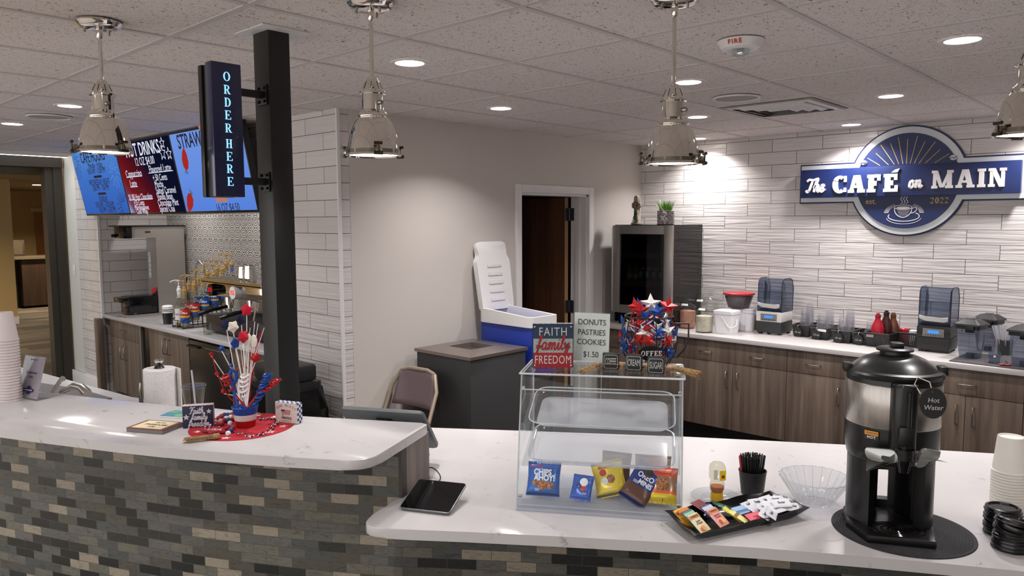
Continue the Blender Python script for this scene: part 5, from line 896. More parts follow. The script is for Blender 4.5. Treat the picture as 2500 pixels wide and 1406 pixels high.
# local: x = width, y = back direction (backrest at +y)
for s_ in (-1, 1): MB().tube([(s_*.21, -.24, .0), (s_*.205, .1, .42), (s_*.2, .22, .7), (s_*.15, .26, .8)], .0125, 10).build('leg', M_CF, t); MB().tube([(s_*.19, .32, 0), (s_*.19, .0, .44)], .0115, 10).build('leg', M_CF, t)
MB().tube([(-.15, .26, .8), (-.08, .268, .82), (.08, .268, .82), (.15, .26, .8)], .0125, 10).build('top_rail', M_CF, t); MB().tube([(-.19, .27, .08), (.19, .27, .08)], .009, 8).build('stretcher', M_CF, t)
MB().grid(lambda u, v: Vector(((u-.5)*(.37-.06*v), .205+.05*v+.03*(1-(2*u-1)**2), .58+.215*v+.03*(1-(2*u-1)**2)*(v if v > .5 else -.0+v))), 14, 6).build('backrest', M_MAUVE, t); bk = [o for o in t.children if o.name.startswith('backrest')][0]; md = bk.modifiers.new('s', 'SOLIDIFY'); md.thickness = .022; md.offset = 0
MB().prism(rounded([Vector((-.19, -.22)), Vector((.19, -.22)), Vector((.18, .14)), Vector((-.18, .14))], {0: .08, 1: .08, 2: .05, 3: .05}), .435, .465, bev=.008).build('seat', M_CF, t)
# grey square waste bin
t = thing('waste_bin', 'dark grey square waste bin with a steel funnel top by the grey wall', 'bin', (-3.87, 3.19, 0)); S = .54; zt_ = .93; M_BIN = mat('bin_grey', (56, 55, 57), .55)
MB().box((0.012, .012, 0), (S-.012, S-.012, zt_-.022), bev=.004).build('body', M_BIN, t); b = MB(); rims = ((0, zt_-.02), (0, zt_), (.02, zt_+.002), (.16, zt_+.012), (.165, zt_-.06))
for (o0, z0), (o1, z1) in zip(rims, rims[1:]):
    for k in range(4):
        Mz = Matrix.Translation((S/2, S/2, 0)) @ Matrix.Rotation(k*PI/2, 4, 'Z'); h0, h1 = S/2-o0, S/2-o1; b.face([Mz @ Vector(v) for v in ((-h0, -h0, z0), (h0, -h0, z0), (h1, -h1, z1), (-h1, -h1, z1))])
b.build('funnel_top', mat('bin_steel', (150, 138, 132), .35, metal=.8), t, smooth=20); MB().box((.17, .17, zt_-.05), (S-.17, S-.17, zt_-.045)).build('opening', M_BLACK, t)
# cooler on a stand
t = thing('utility_stand', 'plain grey stand hidden behind the square bin, carrying the cooler', 'stand', (-3.91, 3.78, 0)); 
for x in (.02, .5):
    for y in (.02, .27): MB().box((x, y, 0), (x+.03, y+.03, .68)).build('leg', M_DKGREY, t)
MB().box((0, 0, .68), (.56, .32, .71)).build('top', M_DKGREY, t)
t = thing('cooler', 'blue cooler with white rim and its white lid propped open against the wall', 'cooler', (-3.86, 3.79, .711), -.04); L, D, Hc = .53, .27, .415; M_CB = mat('cooler_blue', (20, 50, 150), .45); M_CW = mat('cooler_white', (226, 224, 222), .45)
MB().box((0.005, .005, 0), (L-.005, D-.005, Hc-.05), bev=.03).build('body', M_CB, t)
b = MB()
def rp(o_, r=.05): return rounded([Vector((-.004+o_, -.004+o_)), Vector((L+.004-o_, -.004+o_)), Vector((L+.004-o_, D+.004-o_)), Vector((-.004+o_, D+.004-o_))], {0: r, 1: r, 2: r, 3: r}, 5)
def rimz(p, hi): return hi-(.028 if p.x > L*.62 else 0)
R0, R1 = rp(0), rp(.022); n = len(R0); V = []
for P_, zf_ in ((R0, lambda p: Hc-.075), (R0, lambda p: rimz(p, Hc+.025)), (R1, lambda p: rimz(p, Hc+.025)), (R1, lambda p: .03)): V.append([b.bm.verts.new((p.x, p.y, zf_(p))) for p in P_])
for A_, B2 in zip(V, V[1:]):
    for i in range(n): b.bm.faces.new((A_[i], A_[(i+1) % n], B2[(i+1) % n], B2[i]))
b.bm.faces.new(V[-1]); b.build('rim', M_CW, t)
lid = MB().prism(rounded([Vector((-.155, 0)), Vector((.155, 0)), Vector((.165, .36)), Vector((.135, .4)), Vector((.155, .5)), Vector((-.155, .5)), Vector((-.135, .4)), Vector((-.165, .36))], {4: .06, 5: .06, 2: .02, 3: .02, 6: .02, 7: .02, 0: .015, 1: .015}), 0, .045, basis((.005, .155, Hc+.0), (0, 1, 0), (-.16, 0, 1)), bev=.008).build('lid', M_CW, t)
for k in range(5): MB().box((-.07, .06+k*.062, .045), (.07, .085+k*.062, .05), basis((.005, .155, Hc+.0), (0, 1, 0), (-.16, 0, 1)), bev=.004).build('lid_rib', mat('rib_white', (214, 212, 210), .5), lid)
hd_ = MB().box((L-.002, .05, Hc-.14), (L+.035, D-.05, Hc-.11), bev=.006).build('handle', M_CB, t)
for y in (.045, D-.065): MB().tube([(L+.02, y+.01, Hc-.2), (L+.02, y+.01, Hc-.09)], .01, 8).build('bail_arm', M_CW, hd_)
# black bin with bag by the pier
t = thing('bagged_bin', 'black swing top bin with a black bag folded over its rim beside the post', 'bin', (-4.2, 2.42, 0)); zb_ = .9
MB().prism(R_(-.2, -.14, .2, .14), .0, .62, bev=.02).build('body', M_BLACK, t); tp = MB().prism(rounded([Vector((-.19, -.15)), Vector((.19, -.15)), Vector((.19, .15)), Vector((-.19, .15))], {0: .04, 1: .04, 2: .04, 3: .04}), .74, .79).prism(R_(-.16, -.12, .16, .12), .79, zb_, bev=.02).build('swing_top', mat('bin_lid', (34, 35, 38), .4), t); MB().box((-.09, -.07, zb_-.001), (.09, .07, zb_+.001)).build('slot', M_BLACKG, tp)
rg = random.Random(9); b = MB(); n = 40; rings = []
for z, k in ((.75, 1.0), (.7, 1.06), (.62, 1.12), (.55, 1.16), (.5, 1.08)):
    rings.append([b.bm.verts.new((.21*k*math.copysign(abs(math.cos(a))**.4, math.cos(a))+rg.uniform(-.012, .012), .16*k*math.copysign(abs(math.sin(a))**.4, math.sin(a))+rg.uniform(-.012, .012), z+rg.uniform(-.012, .012))) for a in [2*PI*i/n for i in range(n)]])
for A_, B2 in zip(rings, rings[1:]):
    for i in range(n): b.bm.faces.new((A_[i], A_[(i+1) % n], B2[(i+1) % n], B2[i]))
b.build('bag', mat('bag_black', (10, 10, 11), .22), t, smooth=20)
# light switch, hall desk
t = thing('light_switch', 'white switch plate on the pale wall left of the tiled pier', 'switch', (atx(0, 0, 1).x*0+aty(182, 660, AY-.001).x, AY-.0012, aty(182, 660, AY).z)); MB().box((-.035, -.006, -.057), (.035, 0, .057), bev=.002).build('plate', M_WHITE, t); MB().box((-.006, -.014, -.012), (.006, -.006, .012), bev=.002).build('toggle', M_WHITE, t)
t = thing('hall_desk', 'dark wooden reception desk far off in the hall', 'desk', (-18.2, 3.9, 0)); M_DW = m_wood('desk_wood', (36, 24, 16), (50, 34, 22), (66, 46, 30)); MB().box((-.5, .5, .05), (.3, 2.3, 1.02)).build('body', M_DW, t); MB().box((-.55, .2, 1.02), (.35, 2.35, 1.07)).build('top', mat('desk_top', (96, 84, 66), .4), t)
for k in range(3): MB().box((.3, 1.2, .12+k*.3), (.315, 2.2, .39+k*.3), bev=.004).build('drawer', M_DW, t)
MB().box((-.2, .1, .0), (.1, .5, 1.02)).build('end_panel', mat('desk_dark', (24, 18, 16), .6), t)
t = thing('desk_phone', 'dark device standing on the far hall desk', 'device', (-18.2, 5.55, 1.071)); MB().box((-.1, -.12, 0), (.1, .12, .1), bev=.02).build('body', mat('device_grey', (120, 110, 100), .5), t); MB().box((-.08, -.1, .1), (.08, .1, .14), bev=.01).build('handset', M_BLACK, t)
t = thing('picture_frame', 'dark framed picture leaning on the far hall desk', 'frame', (-18.3, 4.35, 1.071)); MB().box((-.02, -.22, 0), (.02, .22, .34), bev=.004).build('frame', mat('frame_dark', (52, 40, 30), .6), t); MB().box((.02, -.18, .04), (.024, .18, .3)).build('picture', mat('pic', (72, 58, 44), .7), t)
# ------------------------------------------------------------------ tablet and its cable
c0, c1, c2, c3 = at(975, 1243, CT+.004), at(1098, 1257, CT+.004), at(1132, 1180, CT+.043), at(1010, 1172, CT+.043)
t = thing('tablet', 'black screened tablet tilted on a stand at the left end of the low counter', 'tablet', (*((c0+c1+c2+c3)/4).xy, CT)); O_ = Vector(t.location)
ex_ = (c1-c0); Wt = ex_.length; ey_ = (c3-c0); Lt = ey_.length; Bt = basis(c0-O_, ex_, ey_)
MB().prism(rounded([Vector((0, 0)), Vector((Wt, 0)), Vector((Wt, Lt)), Vector((0, Lt))], {0: .012, 1: .012, 2: .012, 3: .012}), 0, .007, Bt, bev=.002).build('body', mat('tablet_grey', (120, 122, 126), .35, metal=.6), t)
MB().prism(rounded([Vector((.002, .002)), Vector((Wt-.002, .002)), Vector((Wt-.002, Lt-.002)), Vector((.002, Lt-.002))], {0: .011, 1: .011, 2: .011, 3: .011}), .007, .0076, Bt).build('screen', mat('tablet_glass', (6, 6, 9), .06), t)
MB().box((Wt*.35, Lt*.6, -.03), (Wt*.65, Lt*.9, 0), Bt).build('stand', M_DKGREY, t)
t = thing('charging_cable', 'thin black cable looping from behind the raised bar to the tablet', 'cable', at(1060, 1160, CT)[:]); O_ = Vector(t.location); q = [at(1020, 1145, CT+.003), at(1040, 1142, CT+.02), at(1058, 1143, CT+.03), at(1073, 1158, CT+.02), at(1074, 1172, CT+.004), at(1060, 1180, CT+.003)]
cp_ = [p-O_ for p in q]; xs = curve_pts([(p.x, p.y) for p in cp_], 6); zs = curve_pts([(p.x, p.z) for p in cp_], 6); MB().tube([(a.x, a.y, b.y) for a, b in zip(xs, zs)], .0022, 8).build('cord', M_BLACK, t)
# ------------------------------------------------------------------ acrylic pastry case
CA = math.radians(31.9); CO = Vector((-1.571, 1.698, CT)); CX = Vector((math.cos(CA), math.sin(CA), 0)); CY = Vector((-CX.y, CX.x, 0))
M_ACR = thin('acrylic', (252, 253, 253), ior=1.22); M_EDGE = thin('acrylic_edge', (236, 240, 242), haze=.55, hcol=(240, 243, 245)); M_MILKY = thin('acrylic_tray', (238, 240, 244), haze=.5, hcol=(232, 233, 240), rough=.1); M_TRIM_ = thin('acrylic_tray_rim', (238, 240, 242), haze=.07)  # tray and case floors mix a milky white share into clear acrylic
t = thing('pastry_case', 'clear acrylic three tier pastry case with slanted front holding snack bags', 'display case', CO[:], CA); CW, CD, CH, SL = .518, .34, .425, .105
case = t
Mside = lambda x: Matrix(((0, 0, 1, x), (1, 0, 0, 0), (0, 1, 0, 0), (0, 0, 0, 1)))
prof_ = [(0, .0005), (CD, .0005), (CD, CH-.006), (SL, CH-.006)]
for x in (0, CW-.005):
    s_ = MB().prism(prof_, 0, .005, Mside(x)).build('side_panel', M_ACR, t, smooth=None)
    b = MB()
    for a_, c_ in zip(prof_, prof_[1:]+prof_[:1]): b.tube([Mside(x) @ Vector((a_[0], a_[1], .0025)), Mside(x) @ Vector((c_[0], c_[1], .0025))], .0026, 4)
    b.build('polished_edge', M_EDGE, s_, smooth=None)
tp = MB().box((-.004, SL-.006, CH-.006), (CW+.004, CD+.002, CH)).build('top_panel', M_ACR, t, smooth=None); b = MB()
for p0, p1 in (((-.004, SL-.006), (CW+.004, SL-.006)), ((CW+.004, SL-.006), (CW+.004, CD)), ((CW+.004, CD), (-.004, CD)), ((-.004, CD), (-.004, SL-.006))): b.tube([(*p0, CH-.003), (*p1, CH-.003)], .0032, 4)
b.build('polished_edge', M_EDGE, tp, smooth=None)
nf = Vector((0, -CH, SL)).normalized(); fr = MB().prism([(.005, .02), (CW-.005, .02), (CW-.005, CH*1.02), (.005, CH*1.02)], 0, .004, basis((0, 0.002, 0), (1, 0, 0), (0, SL, CH))).build('front_panel', M_ACR, t, smooth=None)
b = MB(); Bf = basis((0, .002, 0), (1, 0, 0), (0, SL, CH))
for v in (.02, CH*.9, CH*1.02): MB().tube([Bf @ Vector((.004, v, .003)), Bf @ Vector((CW-.004, v, .003))], .0022, 4).build('polished_edge', M_EDGE, fr, smooth=None)
MB().tube([Bf @ Vector((CW*.505, CH*.72, .003)), Bf @ Vector((CW*.505, CH*1.02, .003))], .0009, 4).build('seam_line', M_EDGE, fr, smooth=None)
MB().box((.005, .002, .001), (CW-.005, CD-.002, .012)).build('floor_panel', M_MILKY, t, smooth=None); MB().box((.005, .0, .012), (CW-.005, .004, .04)).build('front_lip', M_TRIM_, t, smooth=None)
MB().box((-.03, CD-.01, .16), (CW, CD-.004, .3)).box((.005, CD-.004, .31), (CW-.005, CD, .41)).build('rear_door', M_ACR, t, smooth=None)
for x in (.006, CW-.012):
    for y, z in ((SL-.005, CH-.05), (.04, .035), (CD-.03, CH-.03)): MB().cyl(.006, -.004, .008, M=Matrix.Translation((x, y, z)) @ Matrix.Rotation(PI/2, 4, 'Y'), seg=12).build('screw', M_NICKEL, t)
for z in (.29, .17):
    for x in (.006, CW-.03): MB().box((x, .06, z-.05), (x+.024, .29, z-.045), Matrix.Translation((0, .06, z)) @ Matrix.Rotation(.3, 4, 'X') @ Matrix.Translation((0, -.06, -z))).build('tray_rail', M_TRIM_, t, smooth=None)
def tray(zf, zr, yf, yr, label):
    s_ = thing('serving_tray', label, 'tray', (CO+CY*((yf+yr)/2)+CX*CW/2+Vector((0, 0, (zf+zr)/2)))[:], CA, 'empty trays in the pastry case'); L_ = math.hypot(yr-yf, zr-zf); Bt_ = basis((0, 0, 0), (1, 0, 0), (0, yr-yf, zr-zf)); Wt_ = CW-.046
    def ring(w_, l_, r): return rounded([Vector((-w_/2, -l_/2)), Vector((w_/2, -l_/2)), Vector((w_/2, l_/2)), Vector((-w_/2, l_/2))], {0: r, 1: r, 2: r, 3: r}, 6)
    R = [(ring(Wt_, L_, .05), 0.001), (ring(Wt_-.016, L_-.016, .045), 0), (ring(Wt_-.045, L_-.045, .04), -.024)]
    b = MB(); V = [[b.bm.verts.new(Bt_ @ Vector((p.x, p.y, z))) for p in P] for P, z in R]
    for A_, B2 in zip(V, V[1:]):
        for i in range(len(A_)): b.bm.faces.new((A_[i], A_[(i+1) % len(A_)], B2[(i+1) % len(A_)], B2[i]))
    b.build('rim', M_TRIM_, s_, smooth=60); b = MB(); b.face([Bt_ @ Vector((p.x, p.y, R[2][1])) for p in R[2][0]]); b.build('tray_floor', M_MILKY, s_)
    b = MB(); b.tube([Bt_ @ Vector((p.x, p.y, .001)) for p in R[0][0]], .0022, 6, closed=True); b.build('rim_bead', M_EDGE, s_)
tray(.262, .334, .085, .3, 'upper empty clear tray tilted in the pastry case'); tray(.148, .207, .055, .29, 'lower empty clear tray tilted in the pastry case')
# snack bags leaning on the case floor
def cpos(x, y, z): return CO+CX*x+CY*y+Vector((0, 0, z))
def snack(x, y, z, w_, h, th, lean, rz, roll, base, label, deco, name='snack_bag'):
    s_ = thing(name, label, 'snack', cpos(x, y, z)[:], CA+rz); Bs = Matrix.Rotation(-lean, 4, 'X') @ Matrix.Rotation(roll, 4, 'Y') @ basis((0, 0, 0), (1, 0, 0), (0, 0, 1))
    rg = random.Random(hash(label) % 1000 if False else len(label)); ph = rg.uniform(0, 6)
    def thick(u, v): e = max(0, min(1, (v-.07)/.16, (.93-v)/.16)); s = max(0, 1-abs(2*u-1)**3); return th*.5*(e*(2-e))**.5*s**.5 + .0012*math.sin(9*u+ph)*e*math.sin(11*v)
    def P(u, v, sg): wv = .0014*math.sin(40*u) if (v < .06 or v > .94) else 0; pin = 1-.06*math.sin(PI*v); return Bs @ Vector(((u-.5)*w_*pin, v*h, sg*thick(u, v)+wv))
    b = MB(); b.grid(lambda u, v: P(u, v, 1), 16, 18); b.grid(lambda u, v: P(u, v, -1), 16, 18); bmesh.ops.remove_doubles(b.bm, verts=b.bm.verts[:], dist=.0004)
    o = b.build('wrapper', base, s_, smooth=70)
    for kind, *a in deco:
        if kind == 'text': txt, u, v, sz, m_, bold = a; o2 = sans(txt, sz, Bs @ Matrix.Translation(((u-.5)*w_, v*h, thick(u, v)+.0012)), m_, s_, 'lettering', bold=bold, depth=.0004, sx=.85)
        elif kind == 'band':
            v0, v1, m_ = a; b = MB(); b.grid(lambda u, v: Bs @ Vector(((u-.5)*w_*(1-.06*math.sin(PI*(v0+(v1-v0)*v))), (v0+(v1-v0)*v)*h, thick(u, v0+(v1-v0)*v)+.0007)), 16, 6); b.build('printed_band', m_, s_, smooth=70)
        elif kind == 'disc':
            u, v, r, m_ = a; b = MB(); b.ball(r, seg=14, sz=.25); b.build('printed_cookie', m_, s_, Bs @ Matrix.Translation(((u-.5)*w_, v*h, thick(u, v)+.0003)))
    return s_
F_BLUE = mat('foil_blue', (22, 96, 186), .25, metal=.25); F_BLUE2 = mat('foil_blue2', (28, 82, 176), .25, metal=.25); F_YEL = mat('foil_yellow', (226, 196, 38), .28, metal=.2); F_NAVY = mat('foil_navy', (26, 52, 132), .25, metal=.25); F_BRN = mat('foil_brown', (92, 54, 38), .3, metal=.15); F_CLR = mat('foil_tan', (160, 120, 92), .22, metal=.15); F_OR = mat('foil_orange', (226, 88, 40), .3); M_COOK = m_speckle('cookie_print', (188, 120, 62), (112, 64, 34), 200); P_W = mat('print_white', (236, 236, 238), .5); P_R = mat('print_red', (186, 36, 38), .5); P_K = mat('print_black', (30, 28, 32), .5)
snack(.074, .085, .02, .112, .112, .034, .5, 0, 0, F_BLUE, 'big bright blue cookie bag at the left of the pastry case floor', [('text', 'BIG BAG', .3, .84, .014, P_R, .02), ('text', 'CHIPS', .48, .66, .026, P_W, .04), ('text', 'AHOY!', .54, .5, .026, P_W, .04), ('disc', .5, .3, .017, M_COOK), ('disc', .72, .3, .012, M_COOK), ('disc', .28, .36, .011, M_COOK), ('text', '000', .34, .16, .011, P_W, 0)])
snack(.197, .07, .02, .07, .085, .02, .65, -.12, .05, F_BLUE2, 'small royal blue snack packet between the blue cookie bag and the yellow bag', [('disc', .58, .68, .014, P_W), ('disc', .38, .52, .011, F_NAVY), ('disc', .56, .46, .011, P_R), ('text', 'O OO', .62, .24, .01, P_W, 0)])
snack(.30, .125, .02, .105, .12, .026, .6, -.1, -.3, F_YEL, 'yellow peanut snack bag leaning left of the navy bag in the case', [('text', 'BIG BAG', .42, .8, .013, P_R, .02), ('disc', .35, .66, .012, P_R), ('disc', .55, .46, .015, M_COOK), ('disc', .36, .42, .012, P_W), ('text', '00', .45, .2, .013, P_W, 0)])
snack(.30, .19, .02, .1, .125, .028, .42, .1, .1, F_BRN, 'dark brown snack bag at the back of the case behind the yellow bag', [('disc', .4, .6, .02, M_COOK), ('disc', .6, .5, .018, M_COOK)])
snack(.358, .07, .026, .095, .14, .024, .62, .05, .55, F_NAVY, 'navy blue mini cookie bag lying diagonally over the yellow bag', [('text', 'OREO', .52, .66, .024, P_W, .03), ('text', 'MINIS', .62, .5, .022, P_W, .03), ('disc', .5, .78, .016, P_K), ('band', .1, .4, F_BRN), ('text', '000', .3, .46, .014, P_W, 0)])
snack(.425, .175, .02, .12, .125, .03, .4, -.05, 0, F_CLR, 'clear tan pastry bag with a red V at the back right of the case', [('text', 'V', .6, .72, .05, P_R, .02), ('disc', .3, .7, .02, M_COOK)])
snack(.456, .085, .02, .095, .118, .036, .55, 0, .04, F_CLR, 'orange topped snack bag with a yellow foot at the right of the case floor', [('band', .72, 1.0, F_OR), ('band', .26, .34, F_OR), ('band', .0, .26, F_YEL), ('text', 'Crackers', .5, .8, .017, P_R, .01), ('text', 'I', .52, .12, .02, P_K, .02), ('disc', .5, .5, .02, M_COOK)])
# ------------------------------------------------------------------ on top of the case
TP = CT+CH+.0004
A, B_ = at(1301, 899, TP), at(1399, 897, TP); d = B_-A; t = thing('faith_sign', 'navy silver and red wooden sign reading FAITH family FREEDOM on the pastry case', 'sign', ((A+B_)/2)[:], math.atan2(d.y, d.x)-.1); W = d.length*.97; H_ = .148
MB().box((-W/2, .004, 0), (W/2, .034, H_), bev=.001).build('block', m_check('check_black', (44, 48, 54), (206, 212, 216), .0095), t); MB().box((-W/2-.002, 0, .001), (W/2+.002, .004, H_+.001)).build('board', mat('board_navy', (30, 40, 60), .5), t)
Fs = lambda u, v: basis((u*W, -.0006, v*H_), (1, 0, 0), (0, 0, 1))
for v0, v1, m_ in ((.67, .99, mat('band_navy', (34, 56, 82), .5)), (.35, .67, m_speckle('band_galvanised', (150, 160, 154), (184, 192, 184), 260, .45)), (.01, .35, mat('band_red', (164, 26, 40), .5))): MB().box((-W/2, -.0005, v0*H_), (W/2, 0, v1*H_)).build('band', m_, t)
M_LT = mat('letter_grey', (206, 208, 206), .5); sans('FAITH', H_*.27, Fs(0, .82), M_LT, t, depth=.0004, sx=.8, spacing=1.15); sans('FREEDOM', H_*.27, Fs(0, .18), M_LT, t, depth=.0004, sx=.66, spacing=1.1); script('family', H_*.33, Fs(0, .52), mat('letter_red', (156, 32, 44), .5), t, w=.11, depth=.0005)
for u in (-.36, .36): b = MB(); flat_star(b, 0, 0, H_*.075, .0006); b.build('star', mat('band_navy'), t, Fs(u, .5), smooth=None)
for u in (-.46, .46):
    for v in (.06, .94): MB().ball(.0045, seg=10).build('tack', M_CHROME, t, Fs(u, v))
A, B_ = at(1400, 890, TP), at(1484, 898, TP); d = B_-A; t = thing('price_sign', 'clear sign holder with a white DONUTS PASTRIES COOKIES price sheet', 'sign', ((A+B_)/2)[:], math.atan2(d.y, d.x)+.1); W, H_ = .128, .182
Bd = basis((0, 0, .001), (1, 0, 0), (0, .1, 1)); MB().prism(R_(-W/2, 0, W/2, H_), 0, .0012, Bd).box((-W/2, 0, .0), (W/2, .07, .002)).build('holder', M_CLR, t); MB().prism(R_(-W/2+.002, .016, W/2-.002, H_-.003), -.0012, -.0004, Bd).build('sheet', mat('sheet_pale', (214, 222, 214), .7), t)
for s_, v in (('DONUTS', .81), ('PASTRIES', .62), ('COOKIES', .44), ('$1.50', .21)): sans(s_, .0275, Bd @ Matrix.Translation((0, v*H_, .0014)), M_INK, t, depth=.0001, sx=.88)
# wire mug basket with star garland
mg_ = at(1583, 884, TP); t = thing('wire_mug', 'black wire basket shaped like a coffee mug with an oval COFFEE plate', 'basket', (mg_.x, mg_.y, TP), math.radians(-42)); HM = hz(1583, 771, mg_.x, mg_.y)-TP
# local x to the picture's right
t.rotation_euler = (0, 0, math.atan2(AX_R.y, AX_R.x)); WR_ = .0022; MR = lambda z: .082+.014*math.sin(PI*min(1, max(0, z/HM)))-.012*max(0, .25-z/HM)*4
b = MB()
for z, r in ((HM, MR(HM)), (.003, MR(.0)-.006)): b.tube([(r*math.cos(a), r*math.sin(a), z) for a in [k*PI/24 for k in range(48)]], WR_*1.3, 8, closed=True)
for k in range(16): a = k*PI/8+.1; b.tube([(MR(z)*math.cos(a), MR(z)*math.sin(a), z) for z in [HM*q/10 for q in range(11)]], WR_*.8, 6)
b.build('wire_frame', M_BLACK, t); MB().tube([(MR(HM*.85)-.004, .0, HM*.83), (.138, 0, HM*.83), (.138, 0, HM*.5), (.125, 0, HM*.28), (.1, 0, HM*.1), (MR(0)-.006, 0, .02)], WR_*1.5, 8).build('handle', M_BLACK, t)
ov = MB().prism([(.042*math.cos(k*PI/20), .026*math.sin(k*PI/20)) for k in range(40)], 0, .003, basis((-.01, -MR(HM*.3)-.004, HM*.3), (1, 0, .0), (0, 0, 1))).build('name_plate', M_BLACK, t, smooth=None); serif('OFFEE', .0165, basis((-.008, -MR(HM*.3)-.0072, HM*.3), (1, 0, 0), (0, 0, 1)), P_W, ov, t=.2, h=.13, gap=.12, depth=.0003)
st_ = thing('star_garland', 'red white and blue glitter star garland stuffed into the wire mug basket', 'garland', (mg_.x, mg_.y, TP), math.atan2(AX_R.y, AX_R.x)); rg = random.Random(11)
smesh = []
for m_ in (G_RED, G_BLUE, G_WHITE):
    b = MB(); b.star(.034, .0155, .011); me_ = b.mesh('star', m_, None); smesh.append(me_)
def gstar(x, y, z, k, s=1.0, rx=0, ry=0, rz=0):
    o = bpy.data.objects.new('star', smesh[k]); COL.objects.link(o); o.parent = st_; o.matrix_local = Matrix.Translation((x, y, z)) @ Matrix.Rotation(rz, 4, 'Z') @ Matrix.Rotation(PI/2+rx, 4, 'X') @ Matrix.Rotation(ry, 4, 'Z') @ Matrix.Diagonal((s, s, s, 1))
gstar(.004, -.01, HM+.042, 2, 1.15, -.25, 0, 0); gstar(-.05, -.01, HM+.034, 0, 1.05, 0, .2, .5); gstar(-.034, -.03, HM+.022, 0, 1.0, .1, .1, -.3); gstar(.062, -.012, HM+.034, 0, 1.1, 0, -.2, -.4); gstar(.022, -.035, HM+.02, 1, .95, .1, .15, .2); gstar(-.03, .02, HM+.03, 1, 1.0, 0, .3, .4); gstar(-.02, -.05, HM+.004, 1, .9, .3, .6, 0)
gstar(-.03, -.088, HM*.7, 2, .95, 0, .4, -.2); gstar(.05, -.075, HM*.72, 2, 1.05, 0, .2, .5); gstar(.075, -.05, HM*.55, 2, 1.0, 0, .5, 1.0)
for k in range(58):
    a = rg.uniform(PI*.88, PI*2.12); z = rg.uniform(.02, HM*.92); r = MR(z)-.018 if k % 4 else MR(z)+.004; gstar(r*math.cos(a), r*math.sin(a), z, (0, 1, 2, 0, 1, 1, 2, 0)[k % 8], rg.uniform(.6, .85), rg.uniform(-.5, .5), rg.uniform(0, 6), a+PI/2+rg.uniform(-.6, .6))
M_RIB = mat('ribbon_white', (216, 208, 210), .6)
for k in range(12):
    a = rg.uniform(PI*.95, PI*2.05); z = rg.uniform(HM*.55, HM*.98); r = MR(z)-.012; c = Vector((r*math.cos(a), r*math.sin(a), z)); tv = Vector((-math.sin(a), math.cos(a), rg.uniform(-.9, .9))).normalized(); n_ = Vector((math.cos(a), math.sin(a), 0)); sd = tv.cross(n_).normalized()
    for j, m_ in ((-1, G_RED), (0, M_RIB), (1, F_NAVY)):
        b = MB(); b.grid(lambda u, v: c+tv*(u-.5)*.055+n_*.012*math.sin(PI*u)+sd*(j*.0038+(v-.5)*.0036), 8, 1); b.build('ribbon', m_, st_)
# block garland COFFEE CREAM SUGAR
g0 = at(1545, 905, TP); t = thing('block_garland', 'bead garland with black COFFEE CREAM SUGAR blocks and jute tassels on the case', 'garland', g0[:]); M_BLK = mat('block_black', (26, 27, 28), .5); M_LNE = mat('chalk_line', (206, 210, 206), .6); M_BEAD = mat('wood_bead', (168, 134, 98), .6)
for (p0, p1, ytop), s_ in ((((1469, 902), (1513, 903), 861), 'COFFEE'), (((1527, 905), (1567, 907), 863), 'CREAM'), (((1580, 912), (1622, 914), 869), 'SUGAR')):
    A, B_ = at(*p0, TP), at(*p1, TP); d = (B_-A); rot = math.atan2(d.y, d.x); W = .054; c = (A+B_)/2-g0; H_ = .054; Mb = Matrix.Translation(c) @ Matrix.Rotation(rot, 4, 'Z')
    bl = MB().box((-W/2, 0, 0), (W/2, .026, H_), Mb, bev=.004).build('letter_block', M_BLK, t); fr_ = MB(); x0, z0 = W/2-.005, .005
    Bb = Mb @ basis((0, -.0004, H_/2), (1, 0, 0), (0, 0, 1)); q = rounded([Vector((-x0, -x0)), Vector((x0, -x0)), Vector((x0, x0)), Vector((-x0, x0))], {0: .006, 1: .006, 2: .006, 3: .006}, 3); q.append(q[0])
    ribbon(fr_, [(v.x, v.y) for v in q], .0012, .0006, n=1); fr_.build('frame_line', M_LNE, bl, Bb, smooth=None); sans(s_, .031, Bb, M_LNE, bl, depth=.0008, sx=.34 if len(s_) > 5 else .4)
for px, py in ((1459, 885), (1518, 886), (1574, 888), (1634, 893)): c = at(px, py+6, TP+.012); MB().ball(.0105, seg=16).build('bead', M_BEAD, t, Matrix.Translation(c-g0))
tassel(t, at(1453, 892, TP+.012)-g0, at(1420, 909, TP+.004)-g0, .006, .022, 48, .3, 8, M_JUTE)
pA = at(1642, 898, TP+.012); pB = pA+CX*.085-CY*.05+Vector((0, 0, -.012)); tassel(t, pA-g0, pB-g0, .007, .014, 52, 1.0, 12, M_JUTE)
MB().tube([at(1450, 888, TP+.02)-g0, at(1540, 890, TP+.02)-g0, at(1640, 897, TP+.013)-g0], .0012, 6).build('string', M_JUTE, t)
# ------------------------------------------------------------------ hot water urn on a woven mat
mt = Vector((-.622, 2.358, CT)); t = thing('woven_mat', 'round black woven placemat under the hot water urn', 'mat', mt[:]); b = MB(); prof_ = [(0, .0035)]
for k in range(22): r = .008+k*.0083; prof_ += [(r, .0022), (r+.004, .0042)]
prof_ += [(.192, .0035), (.193, .0005), (0, .0004)]; b.lathe(prof_, 72); b.build('weave', m_speckle('woven_black', (22, 21, 23), (44, 42, 46), 420, .8), t)
UZ = CT+.0045; A, B_ = at(2127, 1316, UZ+.012), at(2292, 1332, UZ+.012); d = B_-A; ur = math.atan2(d.y, d.x); uc = (A+B_)/2+Vector((-math.sin(ur), math.cos(ur), 0))*.155
t = thing('hot_water_urn', 'tall black and steel hot water dispenser with silver taps on a round mat', 'urn', (uc.x-.012, uc.y, UZ), ur); M_UB = mat('urn_black', (16, 16, 17), .32); M_SAT = mat('satin_silver', (176, 178, 176), .3, metal=.7)
